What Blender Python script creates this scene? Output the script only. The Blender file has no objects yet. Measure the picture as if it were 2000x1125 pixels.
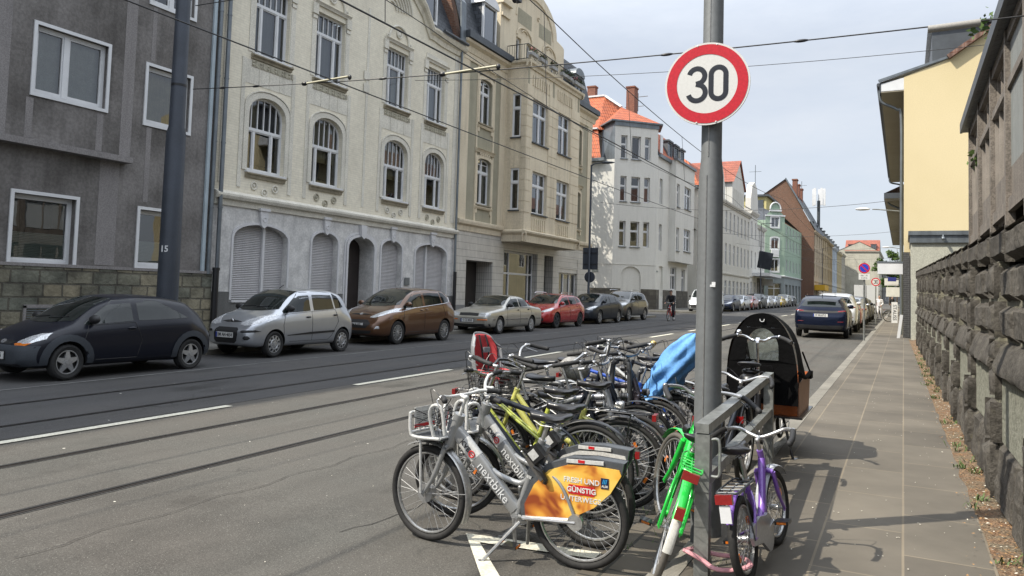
import bpy, bmesh, math, random
from mathutils import Vector, Matrix, geometry, noise
from mathutils.bvhtree import BVHTree
R_ = math.radians
rnd = random.Random(7)
SC = bpy.context.scene
COL = SC.collection
F, PXC, PYC, CAMH = 1480.0, 1000.0, 488.3, 1.6
yaw, pitch, roll = R_(-27.38386), R_(3.2), 0.030
fw = Vector((math.sin(yaw)*math.cos(pitch), math.cos(yaw)*math.cos(pitch), math.sin(pitch)))
rt = Vector((math.cos(yaw), -math.sin(yaw), 0)); up = rt.cross(fw)
rt2 = math.cos(roll)*rt + math.sin(roll)*up; up2 = -math.sin(roll)*rt + math.cos(roll)*up
cam = bpy.data.cameras.new('camera'); camo = bpy.data.objects.new('camera', cam); COL.objects.link(camo)
m = Matrix((rt2, up2, -fw)).transposed().to_4x4(); m.translation = Vector((0, 0, CAMH))
camo.matrix_world = m
cam.sensor_width = 36; cam.lens = 36*F/2000; cam.shift_y = -(562.5-PYC)/2000
cam.clip_start = .05; cam.clip_end = 3000
SC.camera = camo
SUNDIR = Vector((0.62, 0.57, -1.0)).normalized()      # direction the light travels
elev = math.asin(-SUNDIR.z); az = math.atan2(-SUNDIR.x, -SUNDIR.y)
sun = bpy.data.lights.new('sun', 'SUN'); suno = bpy.data.objects.new('sun', sun); COL.objects.link(suno)
sun.energy = 5.0; sun.angle = R_(.55); sun.color = (1, .93, .81)
suno.rotation_euler = SUNDIR.to_track_quat('-Z', 'Y').to_euler(); suno.location = (-30, -20, 40)
W = bpy.data.worlds.new('World'); SC.world = W; W.use_nodes = True
nt = W.node_tree; nt.nodes.clear()
N = nt.nodes.new; L = nt.links.new
wo = N('ShaderNodeOutputWorld'); bg = N('ShaderNodeBackground'); sky = N('ShaderNodeTexSky')
sky.sky_type = 'NISHITA'; sky.sun_disc = False; sky.sun_elevation = elev; sky.sun_rotation = az
sky.air_density = 1.0; sky.dust_density = 2.2; sky.ozone_density = 1.2; sky.altitude = 50
tc = N('ShaderNodeTexCoord'); mp = N('ShaderNodeMapping'); mp.inputs['Scale'].default_value = (1, 1, 3.2)
nz = N('ShaderNodeTexNoise'); nz.inputs['Scale'].default_value = 2.1; nz.inputs['Detail'].default_value = 9; nz.inputs['Roughness'].default_value = .62
cr = N('ShaderNodeValToRGB'); cr.color_ramp.elements[0].position = .30; cr.color_ramp.elements[0].color = (.62,)*3+(1,)
cr.color_ramp.elements[1].position = .70; cr.color_ramp.elements[1].color = (.97,)*3+(1,)
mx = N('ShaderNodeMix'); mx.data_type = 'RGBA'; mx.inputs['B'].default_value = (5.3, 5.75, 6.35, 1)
L(tc.outputs['Generated'], mp.inputs[0]); L(mp.outputs[0], nz.inputs[0]); L(nz.outputs['Fac'], cr.inputs[0])
sz = N('ShaderNodeSeparateXYZ'); L(tc.outputs['Generated'], sz.inputs[0]); mr = N('ShaderNodeMapRange'); mr.inputs[1].default_value = .30; mr.inputs[2].default_value = .85; mr.inputs[3].default_value = 1; mr.inputs[4].default_value = 2.9; L(sz.outputs[2], mr.inputs[0])  # extra zenith brightness added to the sky to lift the shaded facades
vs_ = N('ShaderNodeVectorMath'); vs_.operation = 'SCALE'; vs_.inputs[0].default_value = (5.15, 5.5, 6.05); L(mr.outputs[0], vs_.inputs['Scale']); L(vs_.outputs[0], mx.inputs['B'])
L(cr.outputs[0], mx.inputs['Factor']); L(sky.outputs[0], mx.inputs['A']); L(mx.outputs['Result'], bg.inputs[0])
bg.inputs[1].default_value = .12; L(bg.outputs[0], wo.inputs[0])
SC.view_settings.view_transform = 'Standard'; SC.view_settings.look = 'None'; SC.view_settings.exposure = .36; SC.view_settings.gamma = 1
SC.cycles.max_bounces = 7; SC.cycles.transparent_max_bounces = 12; SC.cycles.use_denoising = True
SC.cycles.caustics_reflective = False; SC.cycles.caustics_refractive = False
SLOPE = .009
def gz(y): return SLOPE*y
def srgb(r, g, b):
    f = lambda c: (c/255/12.92) if c/255 <= .04045 else ((c/255+.055)/1.055)**2.4
    return (f(r), f(g), f(b))
MATS = {}
def newmat(name):
    M = bpy.data.materials.new(name); M.use_nodes = True
    t = M.node_tree; t.nodes.clear()
    o = t.nodes.new('ShaderNodeOutputMaterial'); p = t.nodes.new('ShaderNodeBsdfPrincipled')
    t.links.new(p.outputs[0], o.inputs[0]); MATS[name] = M
    return M, t, p, o
def mixc(t, a, b, fac, blend='MIX'):
    n = t.nodes.new('ShaderNodeMix'); n.data_type = 'RGBA'; n.blend_type = blend
    for s, v in (('A', a), ('B', b)):
        if isinstance(v, (tuple, list)): n.inputs[s].default_value = tuple(v)[:3]+(1,)
        else: t.links.new(v, n.inputs[s])
    if isinstance(fac, (int, float)): n.inputs['Factor'].default_value = fac
    else: t.links.new(fac, n.inputs['Factor'])
    return n.outputs['Result']
def coords(t, scale=(1, 1, 1), rot=(0, 0, 0)):
    c = t.nodes.new('ShaderNodeTexCoord'); mpn = t.nodes.new('ShaderNodeMapping')
    mpn.inputs['Scale'].default_value = scale; mpn.inputs['Rotation'].default_value = rot
    t.links.new(c.outputs['Object'], mpn.inputs[0]); return mpn.outputs[0]
def noisef(t, co, sc, det=5, lo=.35, hi=.65, rough=.55):
    n = t.nodes.new('ShaderNodeTexNoise'); n.inputs['Scale'].default_value = sc; n.inputs['Detail'].default_value = det
    n.inputs['Roughness'].default_value = rough
    t.links.new(co, n.inputs['Vector'])
    r = t.nodes.new('ShaderNodeMapRange'); r.inputs[1].default_value = lo; r.inputs[2].default_value = hi
    t.links.new(n.outputs['Fac'], r.inputs[0]); return r.outputs[0]
def bump(t, p, h, strength=.3, dist=.01):
    b = t.nodes.new('ShaderNodeBump'); b.inputs['Strength'].default_value = strength; b.inputs['Distance'].default_value = dist
    t.links.new(h, b.inputs['Height'])
    if p.inputs['Normal'].is_linked: t.links.new(p.inputs['Normal'].links[0].from_socket, b.inputs['Normal'])
    t.links.new(b.outputs[0], p.inputs['Normal'])
def pm(name, col, rough=.6, metal=0, var=.18, vs=2.0, col2=None, fine=.08, fs=60, bs=0, bsc=60, bd=.004, coat=0, streak=0, spec=None):
    if name in MATS: return MATS[name]
    M, t, p, o = newmat(name); co = coords(t)
    c2 = col2 or tuple(c*(1-var) for c in col)
    base = mixc(t, col, c2, noisef(t, co, vs))
    if fine: base = mixc(t, base, tuple(c*.45 for c in col), noisef(t, co, fs, 3, .5, .9), 'MIX') if fine > .5 else mixc(t, base, (1-fine*2,)*3, noisef(t, co, fs, 3, .4, .6), 'MULTIPLY')
    if streak:
        cs = coords(t, (3.5, 3.5, .22)); base = mixc(t, base, (1-streak,)*3, noisef(t, cs, 1.4, 6, .48, .72), 'MULTIPLY')
    t.links.new(base, p.inputs['Base Color']); p.inputs['Roughness'].default_value = rough; p.inputs['Metallic'].default_value = metal
    if coat: p.inputs['Coat Weight'].default_value = coat; p.inputs['Coat Roughness'].default_value = .04
    if spec is not None: p.inputs['Specular IOR Level'].default_value = spec
    if bs: bump(t, p, noisef(t, co, bsc, 5, .2, .8), bs, bd)
    return M
def glassmat(name, tint=.78, base=.05, mult=1.0, rough=.01):
    if name in MATS: return MATS[name]
    M = bpy.data.materials.new(name); M.use_nodes = True; t = M.node_tree; t.nodes.clear()
    o = t.nodes.new('ShaderNodeOutputMaterial'); mxs = t.nodes.new('ShaderNodeMixShader'); tr = t.nodes.new('ShaderNodeBsdfTransparent'); gl = t.nodes.new('ShaderNodeBsdfGlossy')
    tr.inputs[0].default_value = (tint*.95, tint, tint*.97, 1); gl.inputs['Roughness'].default_value = rough; gl.inputs[0].default_value = (.95, .97, 1, 1)
    fr = t.nodes.new('ShaderNodeFresnel'); fr.inputs[0].default_value = 1.5
    ma = t.nodes.new('ShaderNodeMath'); ma.operation = 'MULTIPLY_ADD'; ma.inputs[1].default_value = mult; ma.inputs[2].default_value = base; ma.use_clamp = True
    t.links.new(fr.outputs[0], ma.inputs[0]); t.links.new(ma.outputs[0], mxs.inputs[0]); t.links.new(tr.outputs[0], mxs.inputs[1]); t.links.new(gl.outputs[0], mxs.inputs[2]); t.links.new(mxs.outputs[0], o.inputs[0])
    if rough < .05 and base < .5:
        co = coords(t); nb = noisef(t, co, .9, 2, 0, 1); b = t.nodes.new('ShaderNodeBump'); b.inputs['Strength'].default_value = .12; b.inputs['Distance'].default_value = .02
        t.links.new(nb, b.inputs['Height']); t.links.new(b.outputs[0], gl.inputs['Normal'])
    MATS[name] = M; return M
def brickmat(name, c1, c2, mortar, bw, bh, msize=.02, axis='yz', rough=.85, bias=0, var=.3, offset=.5, bstr=.5, noisev=.35, bd=.01, stain=0, squash=1):
    """masonry / tiling in metres on a vertical plane spanned by world y and z (or x and z), or on the ground 'xy'"""
    if name in MATS: return MATS[name]
    M, t, p, o = newmat(name)
    c = t.nodes.new('ShaderNodeTexCoord'); sx = t.nodes.new('ShaderNodeSeparateXYZ'); cx = t.nodes.new('ShaderNodeCombineXYZ')
    t.links.new(c.outputs['Object'], sx.inputs[0])
    idx = {'x': 0, 'y': 1, 'z': 2}
    if axis == 'sz':
        ad = t.nodes.new('ShaderNodeMath'); ad.operation = 'ADD'; t.links.new(sx.outputs[0], ad.inputs[0]); t.links.new(sx.outputs[1], ad.inputs[1]); t.links.new(ad.outputs[0], cx.inputs[0]); t.links.new(sx.outputs[2], cx.inputs[1])
    else:
        t.links.new(sx.outputs[idx[axis[0]]], cx.inputs[0]); t.links.new(sx.outputs[idx[axis[1]]], cx.inputs[1])
    co3 = c.outputs['Object']
    wn = t.nodes.new('ShaderNodeTexNoise'); wn.inputs['Scale'].default_value = 2.5/bh*.25; t.links.new(co3, wn.inputs['Vector'])
    vm = t.nodes.new('ShaderNodeVectorMath'); vm.operation = 'MULTIPLY_ADD'; vm.inputs[1].default_value = (bh*.12*noisev,)*3
    t.links.new(wn.outputs['Color'], vm.inputs[0]); t.links.new(cx.outputs[0], vm.inputs[2])
    b = t.nodes.new('ShaderNodeTexBrick'); t.links.new(vm.outputs[0], b.inputs['Vector'])
    b.inputs['Scale'].default_value = 1; b.inputs['Brick Width'].default_value = bw; b.inputs['Row Height'].default_value = bh
    b.inputs['Mortar Size'].default_value = msize; b.inputs['Mortar Smooth'].default_value = .3; b.inputs['Bias'].default_value = bias; b.offset = offset
    b.squash = squash
    b.inputs['Color1'].default_value = tuple(c1)+(1,); b.inputs['Color2'].default_value = tuple(c2)+(1,); b.inputs['Mortar'].default_value = tuple(mortar)+(1,)
    col = mixc(t, b.outputs['Color'], (1-var,)*3, noisef(t, co3, 1.3/bh*.5, 6, .35, .7), 'MULTIPLY')
    if stain: col = mixc(t, col, (1-stain,)*3, noisef(t, co3, .5, 6, .5, .75), 'MULTIPLY')
    t.links.new(col, p.inputs['Base Color']); p.inputs['Roughness'].default_value = rough
    inv = t.nodes.new('ShaderNodeMath'); inv.operation = 'SUBTRACT'; inv.inputs[0].default_value = 1; t.links.new(b.outputs['Fac'], inv.inputs[1])
    bump(t, p, inv.outputs[0], bstr, bd)
    bump(t, p, noisef(t, co3, 3/bh, 5, .2, .8), bstr*.6, bd)
    return M
SPLIT = {'cornice', 'clamp', 'pilaster', 'rustication', 'panel_batten', 'moulded_sill', 'stone_base', 'string_course', 'olive_panel', 'render_stripe', 'plinth', 'fluted_panel', 'bracket', 'tile_plinth', 'rail', 'ridge_capping', 'gutter', 'grille_bar', 'side_wall', 'gable_pilaster', 'eaves', 'street_name_plate', 'side_window', 'logo_bars', 'small_print', 'strap', 'zinc_cladding', 'mullion', 'saddle_rail', 'pedal_reflector', 'spoke_reflector', 'wiper', 'bolt', 'logo_bars'}
class MB:
    def __init__(s): s.v = []; s.f = []; s.m = []; s.sm = []
    def add(s, vs, fs, mi=0, sm=False):
        o = len(s.v); s.v += [tuple(v) for v in vs]
        for f in fs: s.f.append([i+o for i in f]); s.m.append(mi); s.sm.append(sm)
    def box(s, c, d, mi=0, rot=None):
        c = Vector(c); hx, hy, hz = d[0]/2, d[1]/2, d[2]/2
        P = [Vector((x, y, z)) for z in (-hz, hz) for y in (-hy, hy) for x in (-hx, hx)]
        if rot is not None: P = [rot @ q for q in P]
        s.add([q+c for q in P], [(0, 2, 3, 1), (4, 5, 7, 6), (0, 1, 5, 4), (2, 6, 7, 3), (0, 4, 6, 2), (1, 3, 7, 5)], mi)
    def bb(s, x0, x1, y0, y1, z0, z1, mi=0):
        s.box(((x0+x1)/2, (y0+y1)/2, (z0+z1)/2), (abs(x1-x0), abs(y1-y0), abs(z1-z0)), mi)
    def bar(s, a, b, w, h, mi=0, upv=(0, 0, 1)):
        a = Vector(a); b = Vector(b); d = b-a; l = d.length
        if l < 1e-6: return
        x = d/l; u = Vector(upv); y = u.cross(x)
        if y.length < 1e-3: y = Vector((0, 1, 0)).cross(x)
        y.normalize(); z = x.cross(y)
        s.box((a+b)/2, (l, w, h), mi, Matrix((x, y, z)).transposed())
    def tube(s, pts, r, seg=8, mi=0, closed=False, cap=True, sm=True, flat=None):
        pts = [Vector(p) for p in pts]; n = len(pts)
        rs = r if isinstance(r, (list, tuple)) else [r]*n
        rings = []; prev = None
        for i, p in enumerate(pts):
            if closed: t = pts[(i+1) % n]-pts[i-1]
            else: t = pts[min(i+1, n-1)]-pts[max(i-1, 0)]
            if t.length < 1e-9: t = Vector((0, 0, 1))
            t.normalize()
            if prev is None:
                a = Vector((0, 0, 1)) if abs(t.z) < .9 else Vector((1, 0, 0))
                nn = a.cross(t).normalized()
            else:
                nn = prev - t*prev.dot(t)
                nn = nn.normalized() if nn.length > 1e-6 else Vector((0, 0, 1)).cross(t).normalized()
            prev = nn; bb = t.cross(nn)
            k = flat if flat else 1
            rings.append([p + (nn*math.cos(2*math.pi*j/seg) + bb*math.sin(2*math.pi*j/seg)*k)*rs[i] for j in range(seg)])
        vs = [v for g in rings for v in g]; fs = []
        for i in range(n if closed else n-1):
            a = i*seg; b = ((i+1) % n)*seg
            for j in range(seg): fs.append((a+j, a+(j+1) % seg, b+(j+1) % seg, b+j))
        s.add(vs, fs, mi, sm)
        if cap and not closed:
            s.add(rings[0], [list(range(seg))[::-1]], mi); s.add(rings[-1], [list(range(seg))], mi)
    def torus(s, c, R, r, axis='y', seg=40, sec=10, mi=0, fl=1.0, a0=0, a1=2*math.pi, r2=None):
        full = abs(a1-a0-2*math.pi) < 1e-6; n = seg if full else seg+1
        c = Vector(c); vs = []; fs = []
        for i in range(n):
            a = a0+(a1-a0)*i/seg
            for j in range(sec):
                b = 2*math.pi*j/sec; rr = R+r*math.cos(b)*(1); w = (r2 or r*fl)*math.sin(b)
                if axis == 'y': q = Vector((rr*math.cos(a), w, rr*math.sin(a)))
                elif axis == 'z': q = Vector((rr*math.cos(a), rr*math.sin(a), w))
                else: q = Vector((w, rr*math.cos(a), rr*math.sin(a)))
                vs.append(c+q)
        for i in range(n if full else n-1):
            for j in range(sec):
                k = (i+1) % n
                fs.append((i*sec+j, i*sec+(j+1) % sec, k*sec+(j+1) % sec, k*sec+j))
        s.add(vs, fs, mi, True)
    def ell(s, c, r, nu=14, nv=9, mi=0, rot=None, sm=True):
        c = Vector(c); r = (r,)*3 if isinstance(r, (int, float)) else r; vs = []
        for i in range(nv+1):
            th = math.pi*i/nv
            for j in range(nu):
                ph = 2*math.pi*j/nu
                q = Vector((r[0]*math.sin(th)*math.cos(ph), r[1]*math.sin(th)*math.sin(ph), r[2]*math.cos(th)))
                vs.append(c+(rot @ q if rot is not None else q))
        fs = [(i*nu+j, (i+1)*nu+j, (i+1)*nu+(j+1) % nu, i*nu+(j+1) % nu) for i in range(nv) for j in range(nu)]
        s.add(vs, fs, mi, sm)
    def prism(s, poly, o, U, V, Wv, t0, t1, mi=0, sm=False):
        """extrude 2D poly (u,v) along Wv between t0 and t1"""
        o = Vector(o); U = Vector(U); V = Vector(V); Wv = Vector(Wv); n = len(poly)
        A = [o+U*a+V*b+Wv*t0 for a, b in poly]; B = [o+U*a+V*b+Wv*t1 for a, b in poly]
        fs = [(i, (i+1) % n, n+(i+1) % n, n+i) for i in range(n)]
        s.add(A+B, fs, mi, sm)
        tri = geometry.tessellate_polygon([[Vector((a, b, 0)) for a, b in poly]])
        s.add(A, [t for t in tri], mi); s.add(B, [t[::-1] for t in tri], mi)
    def cyl(s, a, b, r, seg=16, mi=0, sm=True, r2=None): s.tube([a, b], [r, r2 if r2 is not None else r], seg, mi, sm=sm)
    def build(s, name, mats, parent=None, fix=True, ang=40, loc=None):
        if name in SPLIT and len(s.f) > 6:
            r = list(range(len(s.v)))
            def fd(i):
                while r[i] != i: r[i] = r[r[i]]; i = r[i]
                return i
            for f in s.f:
                for i in f[1:]: r[fd(i)] = fd(f[0])
            G = {}
            for k, f in enumerate(s.f): G.setdefault(fd(f[0]), []).append(k)
            if 1 < len(G) <= 60:
                for g in G.values():
                    q = MB(); mp = {}
                    for k in g:
                        for i in s.f[k]:
                            if i not in mp: mp[i] = len(q.v); q.v.append(s.v[i])
                        q.f.append([mp[i] for i in s.f[k]]); q.m.append(s.m[k]); q.sm.append(s.sm[k])
                    o = q.build(name, mats, parent, fix, ang, loc)
                return o
        me = bpy.data.meshes.new(name); me.from_pydata(s.v, [], s.f)
        if not isinstance(mats, (list, tuple)): mats = [mats]
        for q in mats: me.materials.append(q)
        me.polygons.foreach_set('material_index', s.m); me.polygons.foreach_set('use_smooth', s.sm)
        if fix:
            bm = bmesh.new(); bm.from_mesh(me); bmesh.ops.recalc_face_normals(bm, faces=bm.faces); bm.to_mesh(me); bm.free()
        if any(s.sm): me.set_sharp_from_angle(angle=R_(ang))
        me.validate(); me.update()
        o = bpy.data.objects.new(name, me); COL.objects.link(o)
        if parent is not None:
            o.parent = parent
            if WL.get(parent) is not None: o.location = -WL[parent]; WL[o] = Vector((0, 0, 0))
        if loc is not None: o.location = loc
        return o
WL = {}      # world offset of static things whose parts are modelled in world coordinates
def thing(name, label, cat, loc=(0, 0, 0), rot=(0, 0, 0), group=None, static=False):
    o = bpy.data.objects.new(name, None); COL.objects.link(o); o.empty_display_size = .2
    o.location = loc; o.rotation_euler = rot; o['label'] = label; o['category'] = cat
    if group: o['group'] = group
    if static: WL[o] = Vector(loc)
    return o
def tag(o, label, cat, group=None, kind=None):
    o['label'] = label; o['category'] = cat
    if group: o['group'] = group
    if kind: o['kind'] = kind
    return o
def struct(o): o['kind'] = 'structure'; return o
def copy_tree(o, parent=None):
    c = o.copy(); COL.objects.link(c)
    if parent is not None: c.parent = parent
    for ch in list(o.children): copy_tree(ch, c)
    return c
def textmesh(body, size, name, mat, parent=None, depth=.002, loc=(0, 0, 0), rot=None, align='CENTER', bold=0, sx=1, world=False, spacing=1):
    cu = bpy.data.curves.new('t', 'FONT'); cu.body = body; cu.size = size; cu.extrude = depth; cu.align_x = align; cu.align_y = 'CENTER'
    cu.offset = bold; cu.resolution_u = 3; cu.space_character = spacing
    ob = bpy.data.objects.new('t', cu); COL.objects.link(ob)
    dg = bpy.context.evaluated_depsgraph_get(); me = bpy.data.meshes.new_from_object(ob.evaluated_get(dg))
    bpy.data.objects.remove(ob)
    M4 = (rot.to_4x4() if rot is not None else Matrix.Identity(4)) @ Matrix.Diagonal((sx, 1, 1, 1)); M4.translation = Vector(loc)
    me.transform(M4); me.materials.clear(); me.materials.append(mat); me.name = name
    o = bpy.data.objects.new(name, me); COL.objects.link(o)
    if parent is not None:
        o.parent = parent
        if WL.get(parent) is not None: o.location = -WL[parent]; WL[o] = Vector((0, 0, 0))
    return o
def curve_pts(pts, n=8):
    """Catmull-Rom through pts"""
    P = [Vector(p) for p in pts]; out = []
    for i in range(len(P)-1):
        a = P[max(i-1, 0)]; b = P[i]; c = P[i+1]; d = P[min(i+2, len(P)-1)]
        for k in range(n):
            t = k/n
            out.append(.5*((2*b)+(-a+c)*t+(2*a-5*b+4*c-d)*t*t+(-a+3*b-3*c+d)*t**3))
    out.append(P[-1]); return out
def asphalt(name, c, warm, patch=.25):
    M, t, p, o = newmat(name); co = coords(t)
    a = mixc(t, c, warm, noisef(t, co, .55, 6, .35, .65))
    a = mixc(t, a, (1-patch,)*3, noisef(t, co, .22, 7, .5, .62, .7), 'MULTIPLY')
    st = noisef(t, coords(t, (2.2, .09, 1)), 1.0, 6, .42, .68)                     # wear along the driving direction
    a = mixc(t, a, (.80, .80, .80), st, 'MULTIPLY')
    a = mixc(t, a, (.70, .70, .70), noisef(t, co, 95, 2, .42, .62), 'MULTIPLY')     # aggregate, dark
    a = mixc(t, a, tuple(min(1, q*2.6) for q in c), noisef(t, co, 140, 2, .62, .75))  # pale chips
    a = mixc(t, a, (.62, .60, .52), noisef(t, co, 11, 2, .775, .80))                 # gum and petals
    v = t.nodes.new('ShaderNodeTexVoronoi'); v.feature = 'DISTANCE_TO_EDGE'; v.inputs['Scale'].default_value = .33
    wn = t.nodes.new('ShaderNodeTexNoise'); wn.inputs['Scale'].default_value = 1.7; wn.inputs['Detail'].default_value = 8
    t.links.new(co, wn.inputs['Vector']); vm = t.nodes.new('ShaderNodeVectorMath'); vm.operation = 'MULTIPLY_ADD'; vm.inputs[1].default_value = (1.1,)*3
    t.links.new(wn.outputs['Color'], vm.inputs[0]); t.links.new(co, vm.inputs[2]); t.links.new(vm.outputs[0], v.inputs['Vector'])
    mr = t.nodes.new('ShaderNodeMapRange'); mr.inputs[1].default_value = .0; mr.inputs[2].default_value = .006; mr.inputs[3].default_value = 1; mr.inputs[4].default_value = 0
    t.links.new(v.outputs['Distance'], mr.inputs[0])
    mm = t.nodes.new('ShaderNodeMath'); mm.operation = 'MULTIPLY'; t.links.new(mr.outputs[0], mm.inputs[0]); t.links.new(noisef(t, co, .5, 3, .5, .6), mm.inputs[1])
    a = mixc(t, a, (.03, .03, .028), mm.outputs[0])
    a = mixc(t, a, (.62, .61, .60), noisef(t, coords(t, (1.3, .5, 1)), .9, 4, .60, .72), 'MULTIPLY'); t.links.new(a, p.inputs['Base Color']); p.inputs['Roughness'].default_value = .88; p.inputs['Specular IOR Level'].default_value = .25
    bump(t, p, noisef(t, co, 110, 3, .2, .8), .5, .004); return M
M_road = asphalt('asphalt_near', (.098, .095, .085), (.108, .099, .087))
M_road2 = asphalt('asphalt_left', (.070, .070, .071), (.080, .077, .074), .15)
M_line = pm('road_paint', (.70, .67, .55), .75, var=.12, vs=7, fine=.12, fs=38)
M_rail = pm('rail_steel', (.16, .14, .125), .38, .9, var=.3, vs=3)
M_groove = pm('rail_groove', (.012, .012, .012), .9)
M_seal = pm('rail_seal', (.085, .083, .078), .8, var=.3, vs=2)
M_kerb = pm('kerb_stone', (.24, .225, .19), .85, var=.3, vs=1.5, bs=.4)
M_slab = brickmat('slab_paving', (.112, .098, .078), (.150, .132, .104), (.215, .18, .13), .92, .455, .008, 'yx', .85, bstr=.25, noisev=.10, stain=.38, var=.32, bd=.004)
M_slab2 = brickmat('left_slab_paving', (.12, .115, .10), (.15, .145, .13), (.09, .085, .07), .6, .3, .01, 'yx', .9, bstr=.2, noisev=.1, stain=.25)
M_pave = brickmat('bike_bay_paving', (.095, .082, .063), (.13, .112, .086), (.04, .037, .03), .30, .30, .012, 'yx', .9, bstr=.4, noisev=.3, stain=.4, bd=.006)
M_soil = pm('soil', (.25, .20, .13), .95, var=.5, vs=9, col2=(.30, .165, .085), fine=.3, fs=70, bs=1, bsc=70, bd=.02)
M_earth = pm('earth', (.16, .15, .12), .95, var=.3, vs=.1)
def sheet(name, x0, x1, y0, y1, dz, mat, ny=40, nx=1, kind='structure', xf=None):
    mb = MB(); ys = [y0+(y1-y0)*i/ny for i in range(ny+1)]
    for y in ys:
        for i in range(nx+1):
            x = x0+(x1-x0)*i/nx
            if xf: x += xf(y)
            mb.v.append((x, y, gz(min(y, 170))+dz))
    w = nx+1
    for j in range(ny):
        for i in range(nx): mb.f.append((j*w+i, j*w+i+1, (j+1)*w+i+1, (j+1)*w+i)); mb.m.append(0); mb.sm.append(False)
    o = mb.build(name, mat); o['kind'] = kind; return o
g = MB()
ys = [-60, 0, 170, 400, 1600]
for y in ys:
    for x in (-900, -18, 8, 900): g.v.append((x, y, gz(min(max(y, -60), 170))-.05))
for j in range(4):
    for i in range(3): g.f.append((j*4+i, j*4+i+1, j*4+i+5, j*4+i+4)); g.m.append(0); g.sm.append(False)
struct(g.build('ground', M_earth))
sheet('road', -13.05, -1.0, -14, 170, 0, M_road, 60)
sheet('side_street', -60, -13.05, 43.9, 54.0, -.004, M_road2, 2)
sheet('road_left_lane', -13.05, -7.68, -14, 170, .004, M_road2, 60)
sheet('bicycle_bay', -1.62, -1.0, 3.6, 8.4, .006, M_pave, 3)
def raised(name, x0, x1, y0, y1, h, mat, kx=None, kw=.13, mk=M_kerb):
    mb = MB()
    def quad(xa, xb, za, zb, mi):
        vs = [(xa, y0, gz(y0)+za), (xb, y0, gz(y0)+zb), (xb, y1, gz(y1)+zb), (xa, y1, gz(y1)+za)]
        mb.add(vs, [(0, 1, 2, 3)], mi)
    quad(x0, x1, h, h, 0)
    mb.add([(x0, y0, gz(y0)-.1), (x1, y0, gz(y0)-.1), (x1, y0, gz(y0)+h), (x0, y0, gz(y0)+h)], [(0, 1, 2, 3)], 0)
    o = struct(mb.build(name, mat))
    if kx is not None:
        k = MB(); s = -1 if kx >= x1-.01 else 1
        n = int((y1-y0)/1.0);
        for i in range(n):
            ya = y0+(y1-y0)*i/n+.006; yb = y0+(y1-y0)*(i+1)/n-.006; dz = rnd.uniform(-.003, .003)
            k.add([(kx+a, y, gz(y)+z+dz) for y in (ya, yb) for a, z in ((0, -.1), (0, h+.003), (-s*.0+s*kw*-1, h+.003), (s*kw*-1, -.1))], [(0, 1, 2, 3), (4, 5, 6, 7), (0, 1, 5, 4), (1, 2, 6, 5), (2, 3, 7, 6)], 0)
        struct(k.build('kerb', mk))
    return o
raised('pavement', -1.05, .52, -3, 110, .10, M_slab)
k = MB()
for i in range(113):
    y = -3+i;
    if 3.4 < y < 8.6: hh = .03
    else: hh = .104
    k.add([(x, yy, gz(yy)+z) for yy in (y+.006, y+.994) for x, z in ((-1.20, -.1), (-1.20, hh), (-1.05, .104), (-1.05, -.1))], [(0, 1, 2, 3), (4, 5, 6, 7), (0, 1, 5, 4), (1, 2, 6, 5)], 0)
struct(k.build('kerb', M_kerb))
raised('left_pavement', -17.2, -13.05, -14, 43.6, .11, M_slab2, -13.05)
raised('left_pavement', -17.2, -13.05, 54.2, 118, .11, M_slab2, -13.05)
mb = MB(); nyy = 420; nxx = 7
for j in range(nyy+1):
    y = -2+j*32/nyy
    for i in range(nxx+1):
        x = .425-.012*(y-8)+.28*i/nxx+(.03*noise.noise((0, y*2.2, 0)) if i == 0 else 0)
        z = gz(y)+.103+.030*(i/nxx)+.018*noise.noise((x*14, y*14, 3))*(1 if i else .2)
        mb.v.append((x, y, z))
for j in range(nyy):
    for i in range(nxx): mb.f.append((j*8+i, j*8+i+1, (j+1)*8+i+1, (j+1)*8+i)); mb.m.append(0); mb.sm.append(True)
struct(mb.build('soil_strip', M_soil))
M_weed = pm('weed', (.10, .16, .04), .7, var=.4, vs=20)
M_litter = pm('dry_litter', (.42, .24, .10), .9, var=.5, vs=30)
M_petal = pm('petal', (.62, .58, .48), .8)
mb = MB()
for k_ in range(46):
    y = 3.2+22*rnd.random()**1.5; x = rnd.uniform(.43, .60)-.012*(y-8); n = rnd.randint(8, 26); z0 = gz(y)+.11
    for j in range(n):
        a = rnd.uniform(0, 6.28); l = rnd.uniform(.02, .075); w = .005; p0 = Vector((x+rnd.gauss(0, .03), y+rnd.gauss(0, .03), z0))
        d = Vector((math.cos(a), math.sin(a), 0)); sd = Vector((-d.y, d.x, 0))*w; tip = p0+d*l*.8+Vector((0, 0, l*rnd.uniform(.4, 1.1)))
        mid = (p0+tip)/2+Vector((0, 0, l*.2)); mb.add([p0-sd*.6, p0+sd*.6, mid+sd, tip, mid-sd], [(0, 1, 2, 4), (4, 2, 3)], 0)
for (x, y) in [(-1.22, 6.75), (-1.0, 6.85), (-1.05, 4.2), (-.93, 4.35), (-1.6, 5.4), (-1.58, 4.6), (-1.3, 4.9)]:
    for j in range(26):
        a = rnd.uniform(0, 6.28); l = rnd.uniform(.02, .06); p0 = Vector((x+rnd.gauss(0, .05), y+rnd.gauss(0, .05), gz(y)+.08 if x > -1.05 else gz(y)+.0))
        d = Vector((math.cos(a), math.sin(a), 0)); sd = Vector((-d.y, d.x, 0))*.004; tip = p0+d*l*.7+Vector((0, 0, l))
        mb.add([p0-sd, p0+sd, tip], [(0, 1, 2)], 0)
mb.build('weeds', M_weed)['kind'] = 'stuff'
mb = MB()
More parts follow.
